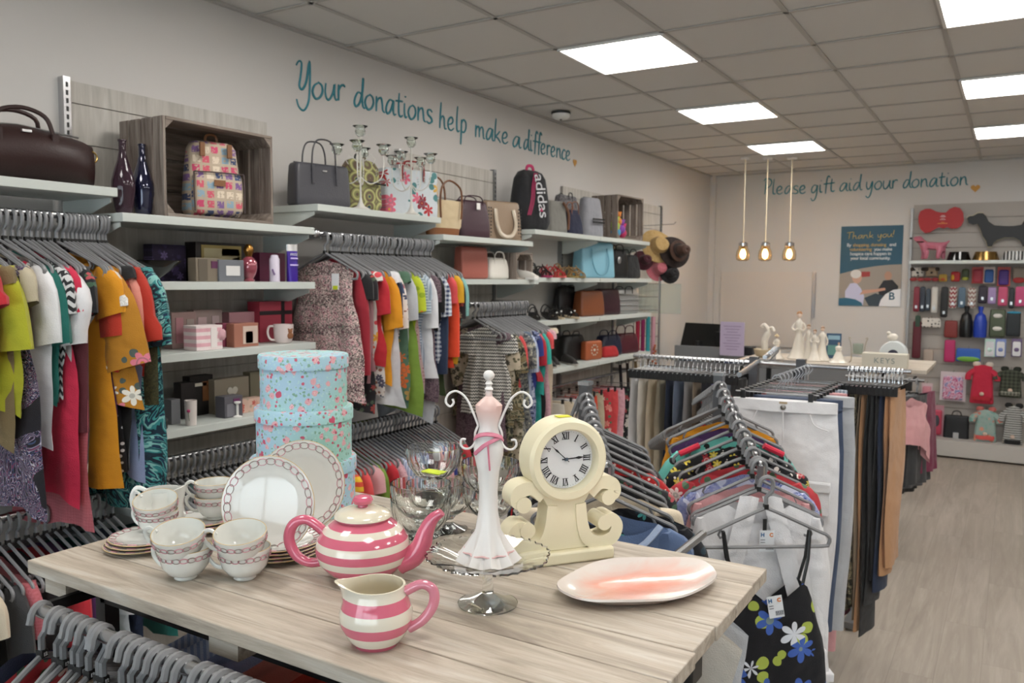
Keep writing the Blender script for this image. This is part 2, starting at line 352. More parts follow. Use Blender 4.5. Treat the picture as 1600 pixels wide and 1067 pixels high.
def write(mb, wd, p0, p1, xh, up, nrm, pen=.1):
    """WD from p0 to p1 along its baseline, x-height XH"""
    s, wdt = word_strokes(wd); ax = (Vector(p1) - Vector(p0)); sx = ax / wdt; up = Vector(up) * xh; nr = Vector(nrm)
    for stt in s:
        pts = [Vector(p0) + sx * q[0] + up * q[1] + nr * .002 for q in smooth([(a, b, 0) for a, b in stt], 4)]
        n = len(pts); mb.tube(pts, [pen * xh * (.62 + .38 * math.sin(PI * (i + .5) / n)) for i in range(n)], 5, 1.0)
TEAL = mat('#2f7f8c', .5); GOLD = mat('#c08a33', .5)
t = E('wall_lettering', 'teal handwritten line about donations high on the long shelf wall', 'wall lettering', (0, 0, 0))
for wd, (u0, v0), (u1, v1), xh in (('Your', (463, 152), (541, 158), .083), ('donations', (553, 166), (677, 194), .083), ('help', (686, 200), (731, 209), .082), ('make', (742, 214), (796, 226), .08), ('a', (801, 229), (814, 232), .078), ('difference', (818, 233), (892, 252), .078)):
    m = MB(); a = onx(u0, v0, 0); b = onx(u1, v1, 0); write(m, wd, (0, a.y, a.z), (0, b.y, b.z), xh, (0, 0, 1), (1, 0, 0), .085); m.build('word', TEAL, t)
def heart(c, r, pl, th=.003):
    pts = [(16 * math.sin(a) ** 3 / 17, (13 * math.cos(a) - 5 * math.cos(2 * a) - 2 * math.cos(3 * a) - math.cos(4 * a)) / 17) for a in [2 * PI * i / 28 for i in range(28)]]
    m = MB(); m.prism([(p[0] * r, p[1] * r) for p in pts], -th, 0); return m
a = onx(898, 254, 0); o = heart(a, .035, 'x').build('heart_decal', GOLD, None, (.0, a.y, a.z), PI / 2); tag(o, 'small orange heart on the long wall after the handwritten line', 'wall decal')
t = E('wall_lettering', 'teal handwritten line about gift aid high on the end wall', 'wall lettering', (0, 0, 0))
for wd, (u0, v0), (u1, v1) in (('Please', (1193, 304), (1262, 302)), ('gift', (1267, 302), (1305, 299)), ('aid', (1312, 299), (1347, 297)), ('your', (1353, 297), (1404, 294)), ('donation', (1411, 294), (1514, 289))):
    m = MB(); a = on(u0, v0, 1, YB); b = on(u1, v1, 1, YB); write(m, wd, (a.x, YB, a.z), (b.x, YB, b.z), .088, (0, 0, 1), (0, -1, 0), .085); m.build('word', TEAL, t)
a = on(1524, 294, 1, YB); tag(heart(a, .045, 'y').build('heart_decal', GOLD, None, (a.x, YB, a.z)), 'small orange heart on the end wall after the gift aid line', 'wall decal')
# ---------------------------------------------------------------- poster
a = on(1315, 354, 1, YB); b = on(1405, 479, 1, YB); px0, px1, pz1, pz0 = a.x, b.x + .01, a.z, b.z; PW, PH = px1 - px0, pz1 - pz0
t = E('poster', 'teal thank-you poster with a photo of two people on the end wall', 'poster', (px0, YB, pz0))
B((PW / 2, -.004, PH / 2), (PW, .008, PH)).build('sheet', mat('#1f5167', .5), t)
def pp(poly, c, d, name='picture', extra=None): 
    m = MB(); m.prism([(x * PW, z * PH) for x, z in poly], -.008 - d, -.008); return m.build(name, mat(c, .5), t)
pp([(0, 0), (1, 0), (1, .52), (.8, .515), (.6, .5), (.35, .47), (.15, .43), (0, .4)], '#9c9288', .001)
ell = lambda cx, cz, rx, rz, a0=0, a1=2 * PI, n=16: [(cx + rx * math.cos(a0 + (a1 - a0) * i / n), cz + rz * math.sin(a0 + (a1 - a0) * i / n)) for i in range(n if a1 - a0 > 6.2 else n + 1)]
pp([(.36, .36), (.5, .37), (.5, .43), (.36, .43)], '#a03330', .0015)
pp([(.11, 0), (.4, 0), (.42, .12), (.36, .22), (.28, .29), (.18, .28), (.1, .18)], '#c9c8e2', .002)
pp([(.34, .14), (.56, .17), (.76, .2), (.75, .23), (.58, .21), (.4, .2)], '#c79782', .003)
pp(ell(.29, .35, .08, .07), '#c9a08c', .0025); pp(ell(.27, .4, .09, .055), '#dcdad6', .003)
pp([(.66, .12), (.92, .1), (.96, .25), (.86, .33), (.72, .32), (.64, .22)], '#191a20', .002); pp(ell(.79, .38, .06, .055), '#b58a74', .0025)
pp([(.5, .0), (.7, .0), (.78, .12), (.6, .16), (.42, .1)], '#32404a', .0025)
pp([(0, 0), (.4, 0), (.38, .04), (.28, .08), (.12, .1), (0, .09)], '#28637c', .004)
pp([(.66, 0), (1, 0), (1, .22), (.88, .205), (.76, .15), (.69, .08)], '#e6e6e8', .004)
text('logo', 'B', .11, mat('#1f5167', .5), t, FY((PW * .86, -.0135, PH * .085)), bold=.002)
hm_ = mat('#cdb06a', .5); m = MB(); write(m, 'Thank', (PW * .1, -.01, PH * .84), (PW * .55, -.01, PH * .85), .036, (0, 0, 1), (0, -1, 0), .1); m.build('heading', hm_, t); m = MB(); write(m, 'you!', (PW * .6, -.01, PH * .85), (PW * .87, -.01, PH * .86), .036, (0, 0, 1), (0, -1, 0), .1); m.build('heading', mat('#cdb06a', .5), t)
cw, cg = mat('#e6e8ea', .5), mat('#c9a04e', .5)
for x, z, s, c in ((.1, .745, 'By', cw), (.2, .745, 'shopping, donating', cg), (.79, .745, 'and', cw), (.15, .69, 'volunteering', cg), (.55, .69, 'you make', cw), (.16, .635, 'hospice care happen in', cw), (.17, .58, 'your local community.', cw)):
    text('line', s, .05, c, t, FY((PW * x, -.0095, PH * z)), 'LEFT', spacing=.9)
# ---------------------------------------------------------------- pendant bulbs in jars
amber = glass('#fff0d6', .0, 1.15, 'jar_glass'); fil = emit('#ffc878', 22, 'filament'); cordm = mat('#cfc2a6', .7)
for (u, wh) in ((1165, 'hanging jar lamp next to the room corner, first of three'), (1200, 'hanging jar lamp between the other two'), (1238, 'hanging jar lamp beside the teal lettering, last of three')):
    a = on(u, 246, 2, H); x, y = a.x, a.y; zb = on(u, 408, 1, y).z
    t = E('pendant_lamp', wh, 'lamp', (x, y, zb), group='jar lamps over the till')
    MB().lathe([(.045, H - zb - .02), (.05, H - zb - .002)], 20).build('ceiling_rose', WHITE, t)
    MB().tube([(0, 0, .19), (0, 0, H - zb - .01)], .006, 8).build('cord', cordm, t)
    MB().lathe([(.045, .15), (.046, .18), (.03, .19), (.01, .195)], 20).build('lid', STEEL, t)
    j = MB().lathe([(.035, 0), (.062, .012), (.068, .05), (.062, .1), (.045, .13), (.045, .155), (.042, .155), (.042, .128), (.059, .098), (.064, .05), (.058, .016), (.03, .005)], 22); j.build('jar', amber, t)
    MB().lathe([(.016, .12), (.016, .15)], 14).build('socket', mat('#a88a50', .3, 1.0), t)
    MB().lathe([(.003, .022), (.024, .038), (.03, .065), (.024, .095), (.012, .12)], 14).build('bulb', fil, t)
# ================================================================ wall fixtures along the long wall
SHELF = mat('#c3c8c3', .45, 0.0, 'shelf_paint')
slat = wood('#a9a49c', '#bdb8b0', '#cbc7c0', 'z', .6, .7, 'whitewashed_panel')
XF = .37
UY = [.82, 1.81, 2.80, 3.78, 4.80, 5.79, 6.78, 7.92]
UP_D = ['slotted chrome upright beside the slatted panel behind the purple bottles', 'slotted upright between the crate and the grey handbag', 'slotted chrome upright sticking up behind the floral tote', 'dark slotted upright between the taupe bag and the black sports backpack', 'slotted upright behind the small backpacks', 'slotted upright at the end of the shoe shelves', 'slotted upright at the end of the slatted panel beside the hats']
for i, y in enumerate(UY):
    top = 2.52 if i in (1, 3, 4, 6, 7) else 2.3
    m = MB(); m.box((.018, y, (top + .12) / 2), (.036, .028, top - .12))
    t = E('shelf_upright', UP_D[i - 1] if i else 'slotted upright out of view beside the first rail', 'shelf upright', (0, 0, 0)); m.build('post', STEEL if i in (1, 3) else mat('#8d8f90', .4, .7), t)
    s2 = MB()
    for k in range(26 if i in (1, 3) else 14): s2.box((.0366, y, top - .03 - k * .03), (.002, .008, .018))
    s2.build('slots', BLACK, t)
for k, (y0, y1, ds) in enumerate(((1.83, 2.79, 'whitewashed slatted back panel behind the crate and gift shelves'), (3.80, 4.79, 'whitewashed slatted back panel behind the taupe bag'), (5.81, 6.77, 'whitewashed slatted back panel behind the small crate and blue tote'), (6.80, 7.9, 'whitewashed slatted back panel beside the hanging hats'))):
    m = MB(); z = .15
    zt = 2.51
    while z < zt - .02:
        h = min(.148, zt - z); m.box((.014, (y0 + y1) / 2, z + h / 2), (.02, y1 - y0, h)); z += .152
    m.box((.006, (y0 + y1) / 2, (zt + .15) / 2), (.008, y1 - y0, zt - .15))
    tag(m.build('slatwall_panel', slat, sharp=30), ds, 'slatted panel')
def shelf(y0, y1, z, label, xf=XF, x0=.04):
    t = E('wall_shelf', label, 'shelf', (0, 0, 0))
    B(((x0 + xf) / 2, (y0 + y1) / 2, z - .016), (xf - x0, y1 - y0 - .006, .032)).build('board', SHELF, t, bev=.002)
    for y in (y0 + .012, y1 - .012):
        m = MB(); m.T = Matrix.Translation((0, y, 0)); m.prism([(x0, z - .034), (x0, z - .13), (x0 + .04, z - .13), (xf - .03, z - .05), (xf - .03, z - .034)], -.002, .002); m.build('bracket', SHELF, t)
Z1, Z2, Z3, Z4 = 2.09, 2.006, 2.11, 2.02
shelf(.83, 1.79, 2.085, 'pale shelf carrying the dark brown holdall')
shelf(1.80, 2.755, 2.0, 'pale shelf carrying the purple bottles and the big crate')
shelf(2.77, 3.725, 2.11, 'pale shelf carrying the grey handbag and floral tote')
shelf(3.74, 4.75, 2.02, 'pale shelf carrying the cream, aubergine and taupe bags')
shelf(4.77, 5.79, 2.105, 'pale top shelf under the black sports backpack')
shelf(5.79, 6.79, 2.105, 'pale top shelf under the small crate of toys')
for z, d in ((1.752, 'pale shelf of perfume and the purple tube'), (1.475, 'pale shelf of pink gift sets and the bear mug'), (1.18, 'pale shelf of gift boxes with the small floral cup'), (.9, 'pale shelf low behind the hat boxes')): shelf(1.83, 2.755, z, d)
shelf(3.80, 4.83, 1.77, 'pale short shelf carrying the terracotta bag and white bag')
for z, d in ((1.785, 'gold sandals and light blue tote'), (1.485, 'black sandals and tan bag'), (1.14, 'studded orange purse')):
    shelf(4.82, 5.79, z, 'pale shelf, shoe side, in the tier with the ' + d)
    shelf(5.79, 6.85, z, 'pale shelf, bag side, in the tier with the ' + d)
CH = mat('#b9babc', .25, 1.0)
def rail(y0, y1, z, label, x=.3, knob=False):
    t = E('clothes_rail', label, 'rail', (0, 0, 0))
    MB().tube([(x, y0, z - .006), (x, y1, z - .006)], .0125, 10).build('bar', CH, t)
    for y in (y0 + .02, y1 - .02):
        MB().box(((x + .03) / 2, y, z - .012), (x - .03, .012, .03)).build('bracket', mat('#8d8f90', .4, .7), t)
    if knob: MB().ball((x, y0 - .012, z - .006), .022, 8).build('end_cap', STEEL, t)
rail(.8, 1.80, 1.985, 'wall rail under the brown holdall, packed with grey hangers')
rail(2.84, 3.76, 1.985, 'wall rail with a chrome end knob under the floral tote', knob=True)
rail(4.1, 4.79, 1.625, 'wall rail under the terracotta and white bags')
rail(1.84, 2.78, 1.06, 'low wall rail behind the hat boxes, hangers only showing')
rail(.8, 1.80, .98, 'low wall rail under the long dresses')
rail(2.84, 3.76, 1.04, 'low wall rail under the floral sleeveless top')
# ================================================================ hangers
def hanger_mb(w=.205, full=True, n=6):
    m = MB(); r = .0058
    hook = [(-.024, 0, -.03)] + arc((0, 0, -.021), .021, PI, 0, 8)[0:] + [(.018, 0, -.045), (.0, 0, -.062), (0, 0, -.1)]
    m.tube(hook, r * 1.15, n)
    pts = [(0, 0, -.097), (.03, 0, -.108), (w - .035, 0, -.172), (w - .012, 0, -.182), (w, 0, -.196), (w - .004, 0, -.213), (w - .025, 0, -.219), (0, 0, -.219)]
    for sgn in (1, -1):
        m.tube([(sgn * p[0], p[1], p[2]) for p in smooth(pts, 2)], r, n)
        if full: m.tube([(sgn * (w - .07), 0, -.155)] + [(sgn * (w - .07 + .012 * math.sin(a)), 0, -.167 - .012 + .012 * math.cos(a)) for a in (0.6, 1.6, 2.6)] + [(sgn * (w - .082), 0, -.182)], r * .7, 5)
    return m
def make_hanger():
    t = E('clothes_hanger', 'grey plastic hanger', 'hanger')
    hanger_mb().build('frame', GREYP, t)
    B((0, 0, -.092), (.014, .015, .015)).build('size_marker', BLACK, t, bev=.001)
    return t
HLAST = [None]; HP = make_hanger(); hp_used = [False]
def hanger(loc, rz, label, group, tilt=0.0):
    if not hp_used[0]: o = HP; hp_used[0] = True
    else: o = copy_tree(HP)
    o.location = loc; o.rotation_euler = (0, tilt, rz); o['label'] = label
    if group: o['group'] = group
    HLAST[0] = o
    return o
# a garment hangs in its own x-z plane, its origin at the top of the hook
def garment_mb(L=.6, w=.2, wb=None, th=.02, sl=None, neck=.1, nd=.05, fold=.01, k=5, seed=0, hem=.0, arm=.0, puff=0.0, ruf=0.0):
    rnd = random.Random(seed); wb = wb or w * 1.05; neck = min(neck, w * .72); nc, nr = 15, 12; ph = rnd.uniform(0, 6); ph2 = rnd.uniform(0, 6); m = MB(); z0 = -.102
    def P(side, s, t):
        W = w + (wb - w) * t ** 1.1 - .012 * math.exp(-((t - .22) / .12) ** 2) * (1 if sl else 2)
        a = abs(s); dip = nd * (1.0 if side < 0 else .35) * max(0, 1 - (a * w / neck) ** 2)
        top = z0 - dip * .8 - .088 * a
        z = top * (1 - t) + (z0 - L + hem * (math.sin(2.2 * s + ph) * .02 + .006 * math.sin(6 * s + ph2)) - hem * .03 * s * s) * t
        f = fold * (t ** .8) * (math.sin(k * PI * s + ph) + .5 * math.sin(2.3 * k * s + ph2 + 3 * t))
        return (s * (W + .010 * math.sin(7 * t + ph2) * min(1, 3 * t) + .006 * math.sin(15 * t + ph)), side * th * (max(0, 1 - a ** 3)) ** .5 * (.55 + .8 * min(1, t * 2)) + f + arm * t * s, z)
    for side in (-1, 1):
        vs = [P(side, -1 + 2 * j / nc, i / nr) for i in range(nr + 1) for j in range(nc + 1)]
        fs = [(i * (nc + 1) + j, i * (nc + 1) + j + 1, (i + 1) * (nc + 1) + j + 1, (i + 1) * (nc + 1) + j) for i in range(nr) for j in range(nc)]
        if side > 0: fs = [tuple(reversed(f)) for f in fs]
        m.add(vs, fs)
    if sl:
        ln, ang, r0, r1 = sl; q_ = random.Random(seed * 7 + 3); ln *= q_.uniform(.82, 1.2); ang += q_.uniform(-.1, .12) #      # length, how far out it hangs, radii
        for sgn in (-1, 1):
            dx, dz = math.sin(ang), -math.cos(ang); rings = []; K = 7
            for i in range(K):
                t = i / (K - 1); rr = (r0 + (r1 - r0) * t) * min(1, .05 + 2.4 * t) ** .5 + puff * math.sin(PI * min(1, t * 1.15)) + ruf * (t > .8)
                q = t * ln; bx = sgn * (w * .86 + dx * q * (1 - .35 * t)); bz = z0 - .082 + dz * q
                nx, nz = (-dz), dx
                rings.append([(bx + sgn * nx * rr * math.cos(a), (.026 + puff * .4) * math.sin(a) + .35 * fold * math.sin(5 * a + ph + 3 * t), bz + nz * rr * math.cos(a)) for a in [2 * PI * j / 12 for j in range(12)]])
            m.loft(rings, (True, False))
    return m
SL = {'cap': (.07, .35, .06, .062), 'short': (.15, .2, .072, .068), 'half': (.25, .14, .068, .062), 'long': (.52, .05, .06, .045), 'bell': (.3, .16, .06, .09)}
def trousers_mb(L=1.0, w=.19, flare=.0, th=.02, seed=0, half=False):
    rnd = random.Random(seed); m = MB(); z0 = -.1; nn = 14; ph = rnd.uniform(0, 6)
    for sgn in ((-1, 1) if not half else (1,)):
        rings = []
        for i in range(15):
            t = i / 14; z = z0 - L * t; hw = (w / 2) * (1 + .12 * min(1, t * 5)) * (1 - .3 * max(0, t - .25)) + flare * max(0, t - .6)
            cx = sgn * (w / 2) * (1 + .12 * min(1, t * 4)) if not half else 0
            if half: hw *= 1.5
            rings.append([(cx + hw * math.cos(a) + .004 * math.sin(9 * t + ph), th * (1 + .2 * math.sin(4 * a + ph)) * math.sin(a) * (.5 + .7 * t) + .006 * math.sin(7 * t + 2 * a + ph), z) for a in [2 * PI * j / nn for j in range(nn)]])
        m.loft(rings)
    return m
def skirt_mb(L=.6, w=.17, wb=.26, th=.03, seed=0, ripple=.012):
    rnd = random.Random(seed); ph = rnd.uniform(0, 6); rings = []
    for i in range(9):
        t = i / 8; W = w + (wb - w) * t
        rings.append([(W * math.cos(a), th * (1 + t) * math.sin(a) + ripple * t * math.sin(7 * a + ph), -.1 - L * t + .01 * math.sin(2 * a) * t) for a in [2 * PI * j / 28 for j in range(28)]])
    return MB().loft(rings, (True, False))
def clip_hanger_mb(w=.16, n=5):
    m = MB(); m.tube([(-.018, 0, -.02)] + arc((0, 0, -.018), .018, PI, -.3, 7) + [(0, 0, -.045), (0, 0, -.072)], .0022, n); m.tube([(-w, 0, -.072), (w, 0, -.072)], .003, n); return m
def make_clip_hanger():
    t = E('clip_hanger', 'chrome clip hanger', 'hanger'); clip_hanger_mb().build('frame', CH, t)
    for s in (-1, 1): B((s * .13, 0, -.09), (.018, .024, .045)).build('clip', BLACK, t, bev=.002)
    return t
CP = make_clip_hanger(); cp_used = [False]
def clip_hanger(loc, rz, label, group, tilt=0.0):
    if not cp_used[0]: o = CP; cp_used[0] = True
    else: o = copy_tree(CP)
    o.location = loc; o.rotation_euler = (0, tilt, rz); o['label'] = label; o['group'] = group; return o
def wear(mb, name, m, loc, rz, label, cat, group=None, tilt=0.0):
    o = mb.build(name, m, None, loc, rz, sharp=60); o.rotation_euler = (0, tilt, rz); return tag(o, label, cat, group)
# ---- kinds of print used on the rails
F = {
 'red': fab('plain', '#b3202c'), 'lime': fab('plain', '#a3a320'), 'paisley': fab('paisley', '#16121a', '#16121a', '#4a4a78', '#b9b0b8', '#16121a', '#7a3a5e', '#3a4a6a'),
 'khaki': fab('plain', '#776645'), 'white': fab('plain', '#d9d8da'), 'pinkred': fab('plain', '#c22345'), 'teal': fab('plain', '#0f5e55'), 'bwcheck': fab('zigzag', '#1c1c20', '#c9c9c9', s=1.3),
 'maroon': fab('plain', '#4e1420'), 'knitpink': fab('gingham', '#b5626a', '#a9555c', s=3.5), 'bfloral': fab('floral', '#15151a', '#d8d2ca', '#b04a50', '#3c5a44', s=1.4),
 'mustardf': fab('floral', '#b3791b', '#e9e4d6', '#d97a8c', '#e9e4d6', '#4e5a54', s=.8), 'lace': fab('speckle', '#d6d2cc', '#c8c4be', '#efece6'),
 'redor': fab('plain', '#b8331f'), 'rust': fab('speckle', '#7a2a1d', '#92361f', '#5a1d16'), 'peach': fab('plain', '#cf8577'), 'black': fab('plain', '#141416'),
 'redfrill': fab('plain', '#a92a18'), 'ikat': fab('ikat', '#0f2a3a', '#2e7f80', '#7fb7b0', '#12304a', '#3d8f8c', '#0c1c2c', s=.7), 'ltblue': fab('plain', '#8e9cc0'), 'tweed': fab('speckle', '#3f3d22', '#4e4a2a', '#2f2e1a'),
 'bands': fab('band', '#e8cfc6', '#1a181e', '#c08790', '#6f8a74'), 'crimson': fab('plain', '#8e1728'), 'mauve': fab('plain', '#8c6468'), 'coralp': fab('floral', '#e2dad2', '#e5673a', '#efb23c', '#d84c54'),
 'mustard': fab('plain', '#cf8a10'), 'navyst': fab('vstripe', '#3c4a66', '#2c3850', s=2), 'scarf': fab('floral', '#d9cfc8', '#b04048', '#3a4660', '#8c5a44', s=1.8), 'greyt': fab('plain', '#aeb0b4'),
 'leafy': fab('floral', '#b3bf2b', '#e9e2c0', '#d8662a', '#8aa01c'), 'tealor': fab('floral', '#4f6e58', '#c9642c', '#a8894a', '#34564c', s=.8), 'pinkgeo': fab('dots', '#caa9ac', '#93354a', '#e6d6d2', s=2.2), 'ltst': fab('vstripe', '#b9c4cf', '#8b99a9', s=2.5),
 'bluest': fab('hstripe', '#c2cbd6', '#7f92a8', s=2.4), 'purpgrey': fab('speckle', '#5a4550', '#7c6a70', '#3c2c36'), 'gingham': fab('gingham', '#d5d8de', '#27355a', s=1.5), 'navy': fab('plain', '#1c2a44'), 'olive': fab('plain', '#3c4a28'),
 'orangered': fab('plain', '#d3401c'), 'yellow': fab('plain', '#cf9d1c'), 'darkp': fab('floral', '#201c20', '#8c8a70', '#a8423c', '#4c5a48', s=1.5), 'ltteal': fab('plain', '#7fb0aa'), 'bwzig': fab('zigzag', '#17181c', '#d8d5cc', s=1.8),
 'beigep': fab('floral', '#b9ab95', '#3a3630', '#6e6a52', '#57543e', s=1.7), 'jungle': fab('camo', '#26261e', '#5c5a44', '#9c9074', '#33372a', '#7a6a4a', s=1.4), 'coral': fab('plain', '#cf4a4c'), 'greyfl': fab('camo', '#3e4248', '#8a8a84', '#5a5e62', '#b4b09c', s=2),
 'bluegrey': fab('plain', '#5c6678'), 'bluefl': fab('camo', '#2b3454', '#8c93b4', '#3e4a78', '#b8bccb', s=2), 'satin': fab('plain', '#a8182c', rough=.3), 'tealb': fab('plain', '#2c9c90'), 'pinklace': fab('speckle', '#cf9fa9', '#dab3ba', '#c08c98'), 'cream': fab('plain', '#cbbda6'),
 'denim': fab('plain', '#3d4a62'), 'royal': fab('plain', '#27357c'), 'skyst': fab('vstripe', '#96a4c4', '#c5cbd8', s=2.6), 'grey': fab('plain', '#5a5b5e'), 'charcoal': fab('plain', '#2e2f31'), 'ltpink': fab('plain', '#cf9a9c'), 'green': fab('plain', '#6e8a30'),
 'camo': fab('camo', '#2e2c22', '#6a604a', '#8f8468', '#3f3d2e', s=1.6), 'tan': fab('plain', '#b08560'), 'taupe': fab('plain', '#8a7a66'), 'burg': fab('plain', '#6a1238'), 'offwhite': fab('plain', '#c9c3b8'), 'stone': fab('plain', '#b3a890'),
 'redflor': fab('floral', '#b8343c', '#e6c8c0', '#e48a80', '#4e6a50', s=1.2), 'orfl': fab('floral', '#cf4a30', '#e8c2a8', '#8a9a8c', '#d8826a', s=1.2), 'purple': fab('plain', '#4c2a5c'), 'polka': fab('dots', '#15161a', '#d5d5d5', s=1.6), 'tealdot': fab('dots', '#6fc4b8', '#16181c', s=.9),
 'reddot': fab('dots', '#b51a1c', '#e8d8d0', s=2.2), 'bluepais': fab('paisley', '#d3d8ea', '#2c459c', '#d3d8ea', '#3a55b0', '#2c459c', s=3), 'whitefl': fab('floral', '#c8c9cc', '#5a6a98', '#3d4866', '#8a93a8', s=.9), 'mult': fab('hstripe', '#d24a30', '#e6b52c', s=.8),
 'bluerose': fab('floral', '#090b13', '#3f62b4', '#5578c4', '#d8dce4', '#3f62b4', '#a9b84e', s=.62), 'cherry': fab('floral', '#14161a', '#e8d254', '#a83038', '#e6e0d8', s=1.6), 'plum': fab('plain', '#32181f'),
}
# ================================================================ clothes on the wall rails
def rail_row(zr, rows, rname, xr=.3, group=None, base=0):
    """rows: (photo u where the outer edge shows, key, length, half width, hem width, sleeve, turn, description, kind)"""
    for i, r in enumerate(rows):
        y, key, Ln, w, wb, sl, turn, d, kind = r[:9]; ex = r[9] if len(r) > 9 else {}
        mb = garment_mb(Ln, w, wb, ex.get('th', .014), SL.get(sl), fold=ex.get('fold', .006), k=ex.get('k', 4), seed=base + i, hem=1.0, arm=ex.get('arm', 0), puff=ex.get('puff', 0), neck=.14, nd=ex.get('nd', .09), ruf=ex.get('ruf', 0))
        wear(mb, kind, F[key], (xr + ex.get('dx', 0), y, zr), turn, d + ' ' + rname, ex.get('cat', kind.replace('_', ' ')))
        if not ex.get('nohanger'): hanger((xr, y, zr), turn * .6, 'grey plastic hanger ' + rname, 'grey hangers ' + rname)
R1 = 1.985
yo = lambda u, v=480, x=.52: onx(u, v, x).y
rows1 = [
 (1.20, 'khaki', .55, .2, .22, 'short', 0, 'khaki top at the near end', 'blouse'),
 (1.27, 'red', .36, .2, .22, 'short', .05, 'red frilled short-sleeved top', 'blouse', dict(ruf=.03)),
 (1.31, 'lime', .5, .21, .24, 'bell', .15, 'lime green loose blouse', 'blouse', dict(fold=.012)),
 (1.335, 'khaki', .62, .19, .2, 'cap', 0, 'olive khaki vest', 'vest'),
 (1.36, 'paisley', .86, .19, .27, 'cap', .12, 'black paisley print long dress', 'dress', dict(fold=.012)),
 (1.385, 'stone', .45, .2, .2, 'short', 0, 'beige ribbed top', 'blouse'),
 (1.405, 'pinkred', .24, .15, .14, None, .35, 'hot pink folded collar piece', 'top', dict(th=.03)),
 (1.43, 'white', .62, .2, .22, 'half', .1, 'plain white short-sleeved tee', 't_shirt', dict(cat='t-shirt')),
 (1.455, 'teal', .5, .2, .2, 'half', .1, 'dark teal tee', 't_shirt', dict(cat='t-shirt')),
 (1.475, 'white', .5, .2, .2, 'half', .25, 'white puff-sleeved blouse', 'blouse', dict(puff=.035)),
 (1.50, 'bwcheck', .5, .2, .2, 'short', 0, 'black and white zigzag top', 'blouse'),
 (1.515, 'pinkred', .85, .2, .22, 'short', .05, 'raspberry red long tunic', 'tunic'),
 (1.535, 'maroon', .62, .2, .2, 'long', .12, 'dark maroon long-sleeved cardigan', 'cardigan'),
 (1.555, 'knitpink', .95, .2, .23, None, .05, 'dusty pink knitted long tunic', 'tunic'),
 (1.575, 'bfloral', .9, .2, .2, 'short', 0, 'black floral dress', 'dress'),
 (1.60, 'mustardf', .52, .23, .3, 'bell', .38, 'mustard blouse with large white flowers', 'blouse', dict(fold=.012, arm=.03)),
 (1.625, 'mustard', .82, .2, .23, 'short', .2, 'mustard yellow long dress', 'dress'),
 (1.64, 'lace', .3, .2, .2, 'short', .15, 'white lace-edged top', 'blouse', dict(ruf=.02)),
 (1.655, 'redor', .42, .2, .2, 'half', .1, 'orange red short-sleeved top', 'blouse'),
 (1.67, 'purple', .7, .19, .2, 'short', 0, 'dark purple printed dress', 'dress'),
 (1.685, 'rust', .36, .2, .2, 'half', .12, 'rust lace top', 'blouse'),
 (1.70, 'polka', .78, .19, .2, None, 0, 'black spotted long dress', 'dress'),
 (1.712, 'peach', .48, .2, .2, 'half', .12, 'peach short-sleeved blouse', 'blouse'),
 (1.724, 'black', .75, .2, .2, 'cap', 0, 'plain black dress', 'dress'),
 (1.735, 'redfrill', .42, .2, .2, 'half', .14, 'brick red top with a frilled cuff', 'blouse', dict(ruf=.03, arm=.02, dx=.02)),
 (1.752, 'ikat', .93, .2, .26, 'half', .3, 'teal and navy splash print maxi dress', 'dress', dict(fold=.014, dx=.03)),
 (1.766, 'ltblue', .8, .19, .2, None, .05, 'pale blue long shirt dress', 'dress'),
 (1.778, 'tweed', .55, .2, .2, 'long', .18, 'olive tweed jacket, last', 'jacket'),
]
rail_row(R1, rows1, 'on the rail under the brown holdall', base=10)
R2 = 1.985
